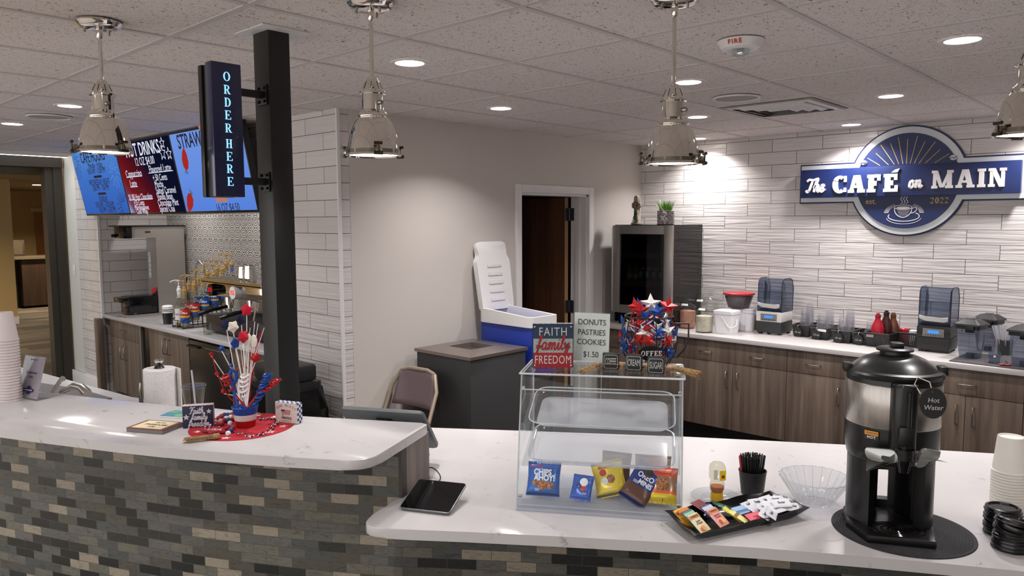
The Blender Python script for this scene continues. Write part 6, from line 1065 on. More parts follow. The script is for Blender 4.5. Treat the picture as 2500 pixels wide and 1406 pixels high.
bp = [(-.085, -.158), (.092, -.158), (.098, -.09), (.11, -.05), (.115, .06), (.07, .125), (-.07, .125), (-.115, .06), (-.125, -.05), (-.105, -.1)]
bs = MB().prism(bp, .0, .022, bev=.004).build('base_plate', M_UB, t); b = MB()
for r in (.02, .034, .048, .06): b.tube([(.005+r*1.25*math.cos(a), -.095+r*.85*math.sin(a), .0226) for a in [k*PI/16 for k in range(32)]], .0016, 5, closed=True)
b.build('drip_rings', M_BLACKG, bs)
def arcp(r0, a0, a1, n=14): return [(r0*math.cos(math.radians(a0+(a1-a0)*k/n)), r0*math.sin(math.radians(a0+(a1-a0)*k/n))) for k in range(n+1)]
b = MB()
for a0, a1 in ((188, 232), (308, 352)): b.prism(arcp(.118, a0, a1, 8)+arcp(.085, a1, a0, 8), .022, .213)
b.prism(arcp(.118, 100, 118, 4)+arcp(.085, 118, 100, 4), .022, .213); b.prism(arcp(.118, 62, 80, 4)+arcp(.085, 80, 62, 4), .022, .213); b.prism(arcp(.118, -8, 62, 12)+arcp(.06, 62, -8, 12), .022, .213); b.prism(arcp(.118, 118, 188, 12)+arcp(.06, 188, 118, 12), .022, .213); b.prism(arcp(.118, 80, 100, 8)+arcp(.085, 100, 80, 8), .022, .045); b.prism(arcp(.118, 80, 100, 8)+arcp(.085, 100, 80, 8), .14, .213)
b.build('stand_legs', M_UB, t); MB().lathe([(0, .212), (.116, .212), (.121, .218), (.127, .25), (.128, .3), (.1285, .318), (0, .318)], 48).build('lower_body', M_UB, t)
MB().lathe([(.1285, .318), (.1295, .32), (.1295, .44), (.1285, .442)], 56).build('steel_band', m_brushed('urn_steel', (170, 164, 158), .22, (260, 260, 1)), t); MB().lathe([(.1285, .442), (.1275, .456), (.132, .458), (.134, .468), (.13, .474), (.118, .478), (0, .478)], 56).build('top_band', M_UB, t)
ld = MB().lathe([(.118, .478), (.105, .49), (.085, .505), (.058, .516), (.042, .519), (0, .52)], 48).build('lid', mat('lid_black', (30, 30, 32), .28), t); MB().lathe([(.04, .518), (.04, .528), (.05, .529), (.051, .534), (.046, .537), (.02, .539), (0, .539)], 36).box((-.012, -.02, .537), (.022, .018, .553), bev=.006).build('lid_knob', M_BLACK, ld)
for s_ in (-1, 1): MB().box((s_*.128-.012, -.02, .462), (s_*.128+.012, .02, .488), bev=.005).build('lid_latch', M_UB, t)
sp_ = MB().prism(rounded([Vector((-.03, -.165)), Vector((.03, -.165)), Vector((.036, -.1)), Vector((-.036, -.1))], {0: .02, 1: .02}, 5), .24, .457, bev=.01).build('gauge_spine', M_UB, t); MB().tube([(.006, -.167, .34), (.006, -.167, .44)], .007, 10).build('sight_glass', M_BLACKG, sp_)
MB().box((-.02, -.178, .285), (.02, -.15, .345), bev=.012).build('handle_grip', M_UB, sp_)
fc = MB().cyl(.026, .25, .28, (0, -.16)).lathe([(.024, .25), (.018, .23), (.014, .212), (0, .212)], 20, (0, -.16, 0)).cyl(.016, .278, .3, (0, -.16)).build('spout', M_BLACKG, t)
for s_ in (-1, 1):
    Ml = Matrix.Translation((s_*.055, -.158, .257)) @ Matrix.Rotation(s_*.35, 4, 'Z') @ Matrix.Rotation(PI/2, 4, 'X') @ Matrix.Rotation(-s_*.25, 4, 'Z')
    lv = MB().prism(rounded([Vector((-.042, -.006)), Vector((.018, -.026)), Vector((.04, -.02)), Vector((.036, .012)), Vector((-.01, .02)), Vector((-.042, .026))] if s_ < 0 else [Vector((-.03, -.03)), Vector((-.005, -.03)), Vector((.012, .0)), Vector((.034, .0)), Vector((.034, .028)), Vector((-.02, .026))], {0: .012, 1: .012, 2: .012, 3: .012, 5: .012}), -.004, .006, Ml, bev=.002).build('tap_lever', M_SAT, fc)
    if s_ < 0: MB().prism(rounded([Vector((-.004, -.012)), Vector((.02, -.018)), Vector((.022, -.006)), Vector((-.002, .001))], {0: .005, 1: .005, 2: .005, 3: .005}), .0062, .0068, Ml).build('lever_slot', M_DKGREY, lv)
MB().box((-.05, -.14, .24), (.05, -.1, .265), bev=.004).build('tap_bridge', M_SAT, t)
Bw = basis((-.075, -.1075, .298), (.83, -.56, 0), (0, 0, 1)); wl = MB().prism(R_(-.02, -.0125, .02, .0125), 0, .001, Bw).build('warning_label', M_BLACK, t, smooth=None); MB().prism(R_(-.0195, .0, .0195, .012), .001, .0013, Bw).build('warning_band', mat('warn_orange', (214, 140, 40), .5), wl, smooth=None); sans('WARNING', .0075, Bw @ Matrix.Translation((.003, .006, .0014)), P_K, wl, depth=.0001); sans('HOT', .0105, Bw @ Matrix.Translation((0, -.0065, .0012)), P_W, wl, depth=.0001, bold=.02, spacing=1.2)
tg = MB().prism([(.034*math.cos(k*PI/16), .042*math.sin(k*PI/16)) for k in range(32)], 0, .003, basis((.062, -.172, .415), (1, .1, 0), (0, .08, 1))).build('chalk_tag', mat('chalk_black', (30, 30, 31), .7), t, smooth=None)
for s_, y in (('Hot', .008), ('Water', -.012)): sans(s_, .0185, basis((.062, -.1755, .415), (1, .1, 0), (0, .08, 1)) @ Matrix.Translation((0, y, .0012)), mat('chalk', (196, 196, 196), .8), tg, depth=.0003, shear=.15)
MB().tube([(.06, -.172, .445), (.055, -.16, .47), (.03, -.14, .478), (.02, -.15, .46), (.032, -.168, .438)], .0016, 6).build('twine', mat('twine', (206, 196, 176), .8), tg)
# ------------------------------------------------------------------ cups and lids at the right
cb = me_cup = cup_me(.0365, .0475, .112).mesh('paper_cup', mat('paper_cup_white', (222, 218, 210), .5), 40); c = at(2459, 1240, CT); zt_ = hz(2466, 1064, c.x, c.y); NC2 = 14; dz_ = (zt_-CT-.1135)/(NC2-1)
for k in range(NC2): cup('paper_cup', cb, (c.x, c.y, CT+.1135+k*dz_), ('white paper cup in the right edge stack, %s from the top' % ORD[NC2-1-k]) if k < NC2-1 else 'white paper cup on top of the right edge stack', 'paper cups stacked at the right edge')
lm = MB().lathe([(.046, 0), (.0485, .001), (.0485, .004), (.0465, .005), (.0455, .012), (.0425, .0135), (.041, .0145), (.037, .0145), (.036, .0105), (.012, .0105), (0, .0105)], 40).mesh('cup_lid', mat('lid_gloss', (20, 19, 21), .22), 40)
def cuplid(loc, rot, label, grp):
    o = bpy.data.objects.new('coffee_cover', lm); COL.objects.link(o); o.location = loc; o.rotation_euler = rot; tag(o, label, 'cup lid', grp)
c = at(2446, 1302, CT); zt_ = hz(2446, 1236, c.x, c.y)-CT-.0145
for k in range(9): cuplid((c.x+.002*math.sin(k*2), c.y+.002*math.cos(k*3), CT+.0008+k*zt_/8), (0, 0, k), 'black plastic cup lid in the upright lid stack, %s from the top' % ORD[8-k] if k < 8 else 'black plastic cup lid on top of the upright lid stack', 'black lids in the upright stack')
c = at(2467, 1338, CT); zt_ = .062
for k in range(9): tl_ = .24*k/8; cuplid((c.x+.0025*math.sin(k*3)+.001*k, c.y-.0008*k, CT+.0008+k*zt_/8+.0485*math.sin(tl_)), (tl_*.5, tl_*.8, k), 'black plastic cup lid in the leaning front lid stack, %s from the top' % ORD[8-k] if k < 8 else 'black plastic cup lid on top of the leaning front lid stack', 'black lids in the leaning front stack')
# ------------------------------------------------------------------ bowl, stirrers, honey, condiment tray
c = at(1987, 1226, CT); zr = hz(1975, 1161, c.x, c.y)-CT; t = thing('fluted_bowl', 'clear empty fluted bowl left of the hot water urn', 'bowl', (c.x, c.y, CT)); M_BOWL = thin('bowl_clear', (248, 249, 250), haze=.02)
o = MB().lathe([(0, .002), (.05, .002), (.056, .0), (.06, .004), (.078, zr*.45), (.1, zr*.85), (.11, zr), (.107, zr+.001), (.097, zr*.84), (.075, zr*.45), (.057, .008), (0, .006)], 96, flute=(.022, 22)).build('bowl', M_BOWL, t, smooth=70); b = MB(); b.tube([(.109*(1+.022*math.cos(22*a))*math.cos(a), .109*(1+.022*math.cos(22*a))*math.sin(a), zr) for a in [k*PI/88 for k in range(176)]], .0013, 5, closed=True); b.build('rim', M_EDGE, t)
b = MB()
for k in range(22): a = 2*PI*k/22; f = 1.022; b.tube([(.058*f*math.cos(a), .058*f*math.sin(a), .004), (.078*f*math.cos(a), .078*f*math.sin(a), zr*.45), (.1*f*math.cos(a), .1*f*math.sin(a), zr*.85), (.109*f*math.cos(a), .109*f*math.sin(a), zr)], .0008, 4)
b.build('flutes', M_EDGE, t)
c = at(1836, 1205, CT); zr = hz(1836, 1147, c.x, c.y)-CT; t = thing('stirrer_cup', 'black stitched leather-look cup crammed with thin stirrers', 'cup', (c.x, c.y, CT)); M_LEA = mat('leather_black', (20, 20, 21), .5)
MB().lathe([(0, .001), (.034, .001), (.036, .004), (.0445, zr-.004), (.046, zr-.003), (.046, zr), (.0425, zr), (.034, .012), (0, .012)], 40).build('cup', M_LEA, t)
b = MB()
for s_ in (-1, 1):
    for k in range(18): z = .012+k*(zr-.02)/18; r = .0362+.0085*z/zr; a = math.atan2(AX_R.y, AX_R.x)-PI/2+s_*1.35; b.box((r, -.0008, z), (r+.0012, .0008, z+.0026), Matrix.Rotation(a, 4, 'Z'))
b.build('stitching', mat('stitch_grey', (120, 120, 116), .7), t)
sm = [MB().tube([(0, 0, 0), (0, 0, .118)], .0017, 6).mesh('stirrer', m_, 60) for m_ in (mat('stirrer_black', (16, 16, 17), .4), mat('stirrer_red', (176, 30, 40), .4))]; rg = random.Random(2)
for k in range(96):
    r = .04*math.sqrt((k+.5)/96); a = k*2.39996; x, y = r*math.cos(a), r*math.sin(a); o = bpy.data.objects.new('stirrer', sm[0]); COL.objects.link(o); o.location = (c.x+x*.72, c.y+y*.72, CT+.0125+rg.uniform(0, .004)); o.rotation_euler = (-y*.28/.1, x*.28/.1, 0)
    tag(o, 'thin black stirrer standing in the bunch in the black leather-look cup', 'stirrer', 'black stirrers in the leather-look cup')
vl = -AX_R
for k in range(3):
    o = bpy.data.objects.new('stirrer', sm[1]); COL.objects.link(o); o.location = (c.x+vl.x*.031+.003*k, c.y+vl.y*.031-.003*k, CT+.0125+.004*k); o.rotation_euler = (-(vl.y)*.13, vl.x*.13, 0); tag(o, 'thin red stirrer at the left rim of the black leather-look cup, %s of three' % ('lowest', 'middle', 'tallest')[k], 'stirrer', 'red stirrers at the cup rim')
c = at(1747, 1219, CT); t = thing('clear_saucer', 'clear scalloped plastic plate under the upside-down honey bottle', 'plate', (c.x, c.y, CT)); MB().lathe([(0, .003), (.045, .003), (.05, .004), (.08, .012), (.08, .0135), (.05, .006), (.045, .0048), (0, .0048)], 72, flute=(.02, 24)).build('plate', M_BOWL, t, smooth=70); b = MB()
for r, z in ((.048, .006), (.08, .013)): b.tube([(r*(1+(.02*math.cos(24*a) if r > .06 else 0))*math.cos(a), r*(1+(.02*math.cos(24*a) if r > .06 else 0))*math.sin(a), z) for a in [k*PI/72 for k in range(144)]], .0009, 5, closed=True)
for k in range(48): a = k*PI/24; b.tube([(.054*math.cos(a), .054*math.sin(a), .0068), (.078*math.cos(a+.06), .078*math.sin(a+.06), .0125)], .0005, 4)
b.build('pattern', M_EDGE, t)
q = at(1750, 1219, CT+.006); t = thing('honey_bottle', 'upside-down clear honey bottle with yellow cap standing on the clear plate', 'bottle', (q.x, q.y, CT+.0052), math.atan2(AX_R.y, AX_R.x)+.15); hH = hz(1752, 1128, q.x, q.y)-CT-.0052
MB().lathe([(0, 0), (.02, 0), (.021, .003), (.019, hH*.22), (0, hH*.22)], 24).build('cap', mat('cap_yellow', (226, 176, 18), .35), t); MB().lathe([(.018, hH*.22), (.0215, hH*.28), (.022, hH*.37), (0, hH*.37)], 24).build('honey', mat('honey', (176, 92, 20), .08, spec=.6), t)
MB().lathe([(.018, hH*.22), (.0225, hH*.28), (.0245, hH*.42), (.021, hH*.5), (.019, hH*.53), (.0255, hH*.57), (.027, hH*.62), (.027, hH*.86), (.023, hH*.95), (.016, hH*.99), (.009, hH), (0, hH*.975)], 24).build('bottle_body', thin('honey_plastic', (240, 238, 228), haze=.08), t)
lb_ = MB().prism(R_(-.008, hH*.58, .013, hH*.84), 0, .0006, basis((.004, -.0276, 0), (1, 0, 0), (0, 0, 1))).build('label', mat('honey_label', (232, 208, 20), .5), t, smooth=None); MB().prism(R_(-.002, hH*.64, .009, hH*.72), .0006, .0009, basis((.004, -.0276, 0), (1, 0, 0), (0, 0, 1))).build('label_mark', P_R, lb_, smooth=None)
MB().prism(R_(-.018, hH*.6, -.006, hH*.86), 0, .0005, basis((-.004, -.0262, 0), (1, -.25, 0), (0, 0, 1))).build('back_label', mat('label_pale', (206, 206, 190), .6), t, smooth=None)
zR = .036; TC = [at(1695, 1308, CT+.028), at(1978, 1238, CT+zR), at(1880, 1197, CT+zR), at(1621, 1247, CT+zR)]; c = (TC[0]+TC[1]+TC[2]+TC[3])/4; t = thing('condiment_tray', 'black rippled rectangular tray of tea bags and sugar packets', 'tray', (c.x, c.y, CT)); tray_t = t; Q = [Vector((p.x-c.x, p.y-c.y, p.z-CT)) for p in TC]
exr = (Q[1]-Q[0]).normalized(); exr.z = 0; eyr = Vector((-exr.y, exr.x, 0)); b = MB()
def bil(u, v, z, k):
    p = (Q[0]*(1-u)+Q[1]*u)*(1-v)+(Q[3]*(1-u)+Q[2]*u)*v; m_ = Vector((0, 0, 0)); return Vector((p.x*k, p.y*k, z if z is not None else p.z))
per = [(u/12, 0) for u in range(12)]+[(1, v/6) for v in range(6)]+[(1-u/12, 1) for u in range(12)]+[(0, 1-v/6) for v in range(6)]; Vr = []
for z, k in ((.0005, .70), (.003, .74), (.016, .86), (None, 1.0), (None, .985), (.016, .84), (.0055, .70)): Vr.append([b.bm.verts.new(bil(u, v, z, k)+Vector((0, 0, (.0035*math.sin(u*16+v*9) if z is None else 0)))) for u, v in per])
for A_, B2 in zip(Vr, Vr[1:]):
    for i in range(len(per)): b.bm.faces.new((A_[i], A_[(i+1) % len(per)], B2[(i+1) % len(per)], B2[i]))
b.bm.faces.new(Vr[0][::-1]); b.bm.faces.new(Vr[-1]); b.build('tray', mat('tray_black', (14, 14, 15), .25), t, smooth=50)
def packet(px, py, z, w_, h, lean, rz, col_, label, deco=(), cat='tea bag', name='tea_packet', group=None, th=.004, ripple=0):
    p = at(px, py, CT+z); s_ = thing(name, label, cat, p[:], math.atan2(exr.y, exr.x)+rz, group); Bp = basis((0, 0, 0), (1, 0, 0), (0, math.cos(lean), math.sin(lean)))
    b = MB(); b.grid(lambda u, v: Bp @ Vector(((u-.5)*w_, (v-.5)*h, th*.5*(max(0, min(1, 6*u, 6-6*u, 6*v, 6-6*v)))**.6+.0006*math.sin(21*u+5*v)*ripple)), 8, 8); b.grid(lambda u, v: Bp @ Vector(((u-.5)*w_, (v-.5)*h, -th*.5*(max(0, min(1, 6*u, 6-6*u, 6*v, 6-6*v)))**.6)), 8, 8); bmesh.ops.remove_doubles(b.bm, verts=b.bm.verts[:], dist=.0002)
    m_ = col_ if not isinstance(col_, tuple) else mat('pk_%d_%d_%d' % col_, col_, .5); b.build('sachet', m_, s_, smooth=60); zt = th*.5+.0006
    for k, *a in deco:
        if k == 'band': v0, v1, c_ = a; MB().prism(R_(-w_*.47, (v0-.5)*h, w_*.47, (v1-.5)*h), zt-.0004, zt, Bp).build('printed_band', mat('pk_%d_%d_%d' % c_, c_, .5), s_, smooth=None)
        elif k == 'text': tx_, v, sz, c_ = a; sans(tx_, sz, Bp @ Matrix.Translation((0, (v-.5)*h, zt+.0003)), mat('pk_%d_%d_%d' % c_, c_, .5), s_, depth=.0001, sx=.85, bold=.02)
        elif k == 'disc': u, v, r, c_ = a; MB().cyl(r, zt-.0003, zt+.0001, ((u-.5)*w_, (v-.5)*h), 16, Bp).build('printed_fruit', mat('pk_%d_%d_%d' % c_, c_, .5), s_, smooth=None)
    return s_
tea = [((1672, 1262), .03, (226, 170, 40), 'yellow black tea sachet at the left end of the tray', [('band', .74, .86, (150, 60, 30)), ('band', .5, .6, (236, 214, 150))], .55), ((1683, 1262), .033, (206, 120, 30), 'amber tea sachet second from the left end of the tray', [('band', .7, .85, (140, 50, 30))], .58),
       ((1694, 1268), .033, (34, 116, 96), 'dark green tea sachet behind the lemon ginger one', [('band', .72, .9, (150, 200, 170))], .6), ((1706, 1276), .032, (222, 206, 170), 'cream lemon and ginger tea sachet at the tray front', [('band', .74, .92, (196, 130, 50)), ('text', 'TWININGS', .83, .0085, (90, 50, 20)), ('text', 'Lemon', .58, .0085, (50, 40, 30)), ('text', '& Ginger', .46, .0085, (50, 40, 30)), ('disc', .5, .18, .009, (226, 150, 40)), ('disc', .3, .16, .006, (200, 90, 30))], .6),
       ((1738, 1252), .036, (36, 54, 110), 'navy tea sachet behind the pink one', [('band', .7, .9, (190, 200, 220))], .55), ((1752, 1262), .036, (222, 150, 140), 'pink raspberry and lemon tea sachet in the middle of the tea row', [('band', .74, .92, (200, 130, 70)), ('text', 'TWININGS', .83, .0085, (120, 40, 30)), ('text', 'Raspberry', .6, .008, (140, 30, 40)), ('text', '& Lemon', .49, .008, (140, 30, 40)), ('disc', .4, .22, .008, (190, 40, 40)), ('disc', .62, .26, .008, (232, 190, 70))], .6),
       ((1716, 1236), .036, (122, 28, 38), 'maroon tea sachet lying at the back of the tray', [('band', .1, .2, (220, 180, 150))], .25)]
for (p, z, c_, lb, dc, ln) in tea: packet(*p, z, .05, .064, ln, .28, c_, lb, dc, group='tea sachets in the black tray')
G_GRN = m_glitter('foil_green', (30, 104, 74), (8, 40, 28)); packet(1768, 1238, .03, .03, .075, .35, .9, G_GRN, 'crinkled shiny green foil sachet beside the yellow one', group='tea sachets in the black tray', ripple=2, th=.007); packet(1789, 1256, .028, .026, .066, .5, .5, (214, 200, 70), 'yellow and green foil sachet between the teas and sweeteners', [('band', .3, .7, (240, 226, 120))], group='tea sachets in the black tray', ripple=2, th=.006)
packet(1808, 1245, .03, .055, .034, .35, .1, (150, 186, 220), 'light blue sweetener packet behind the pink one', [('band', .2, .45, (60, 100, 160))], 'sweetener', 'sweetener_packet', 'sweetener packets'); packet(1806, 1262, .029, .03, .05, .4, .5, (232, 216, 140), 'pale yellow sweetener packet left of the pink one', [('band', .6, .8, (120, 100, 60))], 'sweetener', 'sweetener_packet', 'sweetener packets'); packet(1843, 1260, .029, .062, .032, .35, .1, (226, 84, 104), 'bright pink sweetener packet at the tray front', [('text', 'SWEET', .4, .008, (170, 40, 60))], 'sweetener', 'sweetener_packet', 'sweetener packets')
rg = random.Random(21); sug = [(1830, 1232, .2), (1850, 1226, -.1), (1872, 1221, .15), (1894, 1219, -.25), (1842, 1240, .5), (1866, 1237, .3), (1884, 1231, -.4), (1908, 1228, -.3), (1878, 1246, .4), (1898, 1242, .1), (1868, 1256, .6), (1884, 1254, .7), (1922, 1237, -.6), (1936, 1237, -.5)]
where = ['at the far left of the pile', 'near the back left of the pile', 'at the back of the pile', 'at the back right of the pile', 'left of centre in the pile', 'in the centre of the pile', 'right of centre near the back', 'at the right back edge', 'in front of the centre', 'right of the centre, nearer the front', 'beside the pink packet, standing askew', 'beside the pink packet, second', 'near the right end of the tray', 'at the right end of the tray']
for k, ((px, py, r), w_) in enumerate(zip(sug, where)): packet(px, py, .022+.005*(k % 4), .06, .034, .32+.1*(k % 3), r, (222, 224, 230), 'white sugar packet '+w_, [('text', 'Sugar', .55, .013, (60, 60, 70))] if k not in (4, 6) else [('band', .1, .16, (190, 194, 204))], 'sugar packet', 'sugar_packet', 'white sugar packets in the tray', th=.003)
# ------------------------------------------------------------------ back worktop: jars, buckets, bowl
M_JAR = thin('jar_glass', (244, 245, 244), ior=1.35)
def jar(px, py, r, h, label, fill, fh, lab=True, mat_=None, y=None):
    p = at(px, py, CTB); p = Vector((p.x, min(p.y, 5.88) if y is None else y, CTB))
    if y is not None: p.x = aty(px, 800, y).x
    t = thing('glass_jar', label, 'jar', p[:], 0, 'lidded glass jars'); MB().lathe([(0, .004), (r-.004, .004), (r, .012), (r, h*.62), (r-.006, h*.68), (r-.006, h*.7)], 36).build('glass', M_JAR, t)
    if fill: MB().lathe([(0, .006), (r-.005, .008), (r-.004, .014), (r-.004, fh), (r*.5, fh+.006), (0, fh+.002)], 32).build('contents', fill, t)
    l_ = MB().lathe([(r+.002, h*.7), (r+.004, h*.715), (r*.8, h*.78), (r*.35, h*.85), (.012, h*.87), (.01, h*.9), (.02, h*.94), (.021, h*.99), (0, h)], 36).build('lid', M_JAR, t)
    if lab: MB().prism(R_(-.028, 0, .028, .02), 0, .001, basis((0, -r*.72, h*.76), (1, 0, 0), (0, .5, .6))).build('label', M_WHITE, l_)
PINK = m_speckle('pink_powder', (176, 128, 108), (160, 110, 92), 30); OAT = m_speckle('pale_powder', (206, 198, 180), (190, 182, 164), 40)
jar(1677, 800, .07, .25, 'squat glass jar of pinkish brown powder, leftmost by the wire mug', PINK, .145); jar(1719, 810, .07, .235, 'glass jar of pale oat coloured powder beside the white bucket', OAT, .13)
jar(1712, 0, .055, .27, 'lidded glass jar behind the pink powder jar, against the fridge side', None, 0, y=5.8); jar(1734, 0, .07, .3, 'taller glass jar at the wall between the powder jars', None, 0, y=5.87, lab=False); jar(1757, 0, .05, .25, 'small glass jar just behind the white bucket', None, 0, y=5.82, lab=False); jar(1845, 0, .062, .21, 'glass jar of tan grain beside the left blender', m_speckle('tan_grain', (168, 152, 128), (140, 122, 98), 40), .12, y=5.84, lab=False)
M_BKT = mat('bucket_white', (224, 222, 226), .4)
def bucket(px, py, w_, d_, h, label, square=True, y=None, rz=0, wire=True):
    p = at(px, py, CTB); p = Vector((p.x, y if y else p.y+d_/2, CTB)); t = thing('white_bucket', label, 'bucket', p[:], rz, 'white plastic buckets')
    if square:
        def rg_(k): return rounded([Vector((-w_/2*k, -d_/2*k)), Vector((w_/2*k, -d_/2*k)), Vector((w_/2*k, d_/2*k)), Vector((-w_/2*k, d_/2*k))], {0: .025, 1: .025, 2: .025, 3: .025}, 4)
        b = MB(); V = [[b.bm.verts.new((q.x, q.y, z)) for q in rg_(k)] for k, z in ((.88, .001), (1, h-.03))]
        for i in range(len(V[0])): b.bm.faces.new((V[0][i], V[0][(i+1) % len(V[0])], V[1][(i+1) % len(V[0])], V[1][i]))
        b.bm.faces.new(V[0][::-1]); b.bm.faces.new(V[1]); b.build('body', M_BKT, t); MB().prism([q[:] for q in rg_(1.05)], h-.03, h-.004, bev=.003).prism([q[:] for q in rg_(.9)], h-.004, h, bev=.002).build('lid', M_BKT, t)
    else: MB().lathe([(0, .001), (w_*.44, .001), (w_/2, h-.03)], 36).build('body', M_BKT, t); MB().lathe([(w_/2, h-.035), (w_/2+.004, h-.035), (w_/2+.004, h-.02), (w_/2, h-.018), (w_/2+.005, h-.012), (w_/2+.005, h), (0, h)], 36).build('lid', M_BKT, t)
    if wire: MB().tube([(-w_*.05, -d_*.53, h*.75), (w_*.16, -d_*.56, h*.5), (w_*.36, -d_*.58, h*.32), (w_*.5, -d_*.5, h*.3), (w_*.62, -d_*.3, h*.38), (w_*.54, -d_*.02, h*.62)], .0035, 6).build('bail', M_WHITE, t)
bucket(1763, 815, .165, .15, .185, 'square white bucket with a wire handle, nearest the worktop edge'); bucket(1797, 808, .12, .12, .185, 'white bucket behind the square one, under the red lidded bowl', y=5.74); bucket(1833, 806, .105, .105, .185, 'round white bucket right under the red lidded bowl', False, y=5.74, wire=False)
p = Vector((aty(1806, 750, 5.74).x, 5.72, CTB+.1855)); t = thing('red_lid_bowl', 'clear bowl of dark cookies with a red lid standing on the white buckets', 'bowl', p[:]); hb = .125
MB().lathe([(0, .001), (.08, .001), (.085, .005), (.118, hb-.012)], 40).build('bowl', thin('bowl_smoke', (214, 208, 210), haze=.1), t); MB().lathe([(0, .004), (.08, .004), (.11, hb-.03), (.06, hb-.028), (0, hb-.032)], 36).build('contents', m_speckle('dark_cookies', (66, 52, 56), (96, 82, 86), 26), t); MB().lathe([(.118, hb-.014), (.126, hb-.014), (.127, hb-.004), (.12, hb), (.09, hb-.003), (0, hb-.003)], 40).build('lid', mat('lid_red', (172, 24, 40), .3), t)
# ------------------------------------------------------------------ blenders
M_SMOKE = thin('smoke_plastic', (202, 208, 220), haze=.12, hcol=(120, 130, 150)); M_SMOKED = thin('smoke_dark', (140, 146, 160), haze=.2, hcol=(70, 76, 90))
def blender(x, y, label, top, low, rz=0):
    t = thing('blender', label, 'blender', (x, y, CTB), rz, 'countertop blenders'); W, D = .2, .22
    MB().box((-W/2, 0, .012), (W/2, D, .1), bev=.006).build('base', low, t)
    for sx in (-1, 1):
        for sy in (.02, D-.04): MB().box((sx*(W/2-.02)-.012, sy, 0), (sx*(W/2-.02)+.012, sy+.02, .013)).build('foot', M_BLACK, t)
    mb = MB().prism([(-W/2-.002, -.002), (W/2+.002, -.002), (W/2-.004, D+.002), (-W/2+.004, D+.002)], .1, .178, bev=.006).build('motor_housing', top, t)
    pn = MB().box((-.065, -.006, .108), (.065, -.002, .162), bev=.001).build('control_panel', mat('panel_taupe', (118, 112, 110), .4), mb); MB().box((-.034, -.0075, .13), (.034, -.006, .15)).build('lcd', emis('lcd_blue', (70, 150, 236), .95), pn)
    for k in range(7): MB().box((-.05+k*.0155, -.0072, .113), (-.042+k*.0155, -.006, .122)).build('button', M_DKGREY, pn)
    hd = MB(); pr = [(0.004, .18), (D, .18), (D+.01, .36), (D-.02, .425), (D-.06, .44), (.05, .44), (.025, .425), (.012, .4)]
    for x0 in (-W/2+.004, W/2-.007): hd.prism(pr, 0, .003, Mside(x0))
    V = [[hd.bm.verts.new((x0, p[0], p[1])) for p in pr] for x0 in (-W/2+.004, W/2-.004)]
    for i in range(1, len(pr)): j = (i+1) % len(pr); hd.bm.faces.new((V[0][i], V[0][j], V[1][j], V[1][i]))
    hd.build('sound_cover', M_SMOKE, t, smooth=30); b = MB()
    for x0 in (-W/2+.004, W/2-.004): MB().tube([(x0, p[0], p[1]) for p in pr], .0028, 5, closed=True).build('cover_edge', M_SMOKED, t)
    for x0 in (-.055, .055): MB().prism([(0.06, .2), (.1, .2), (.12, .38), (.08, .42)], 0, .004, Mside(x0*1.35)).build('cover_rib', M_SMOKED, t)
    MB().box((-W/2+.012, .02, .18), (W/2-.012, D-.02, .2), bev=.006).build('jar_pad', M_BLACKG, t)
    MB().box((-.075, .05, .2), (.075, .16, .34), bev=.01).build('inner_shield', thin('shield_smoke', (226, 230, 236)), t)
    MB().prism([(-.09, .005), (-.05, -.012), (.06, -.016), (.085, -.008), (.085, .02), (.04, .012), (-.05, .016), (-.09, .026)], 0, .014, basis((0.0, .0, .225), (1, 0, 0), (0, 0, 1)), bev=.003).build('cover_handle', mat('handle_pale', (190, 188, 186), .35), t)
a = at(1853, 811, CTB); M_BT = mat('blender_silver', (202, 198, 196), .4); bx = (at(1853, 811, CTB)+at(1910, 819, CTB))/2; blender(bx.x, bx.y-.04, 'blender with pale grey motor housing and smoky hood, beside the buckets', M_BT, mat('blender_low', (40, 40, 42), .45))
bx = (at(2233, 856, CTB)+at(2317, 864, CTB))/2; blender(bx.x+.005, bx.y, 'all black blender with smoky hood, right of the baskets', mat('blender_black', (22, 22, 23), .4), mat('blender_black'))
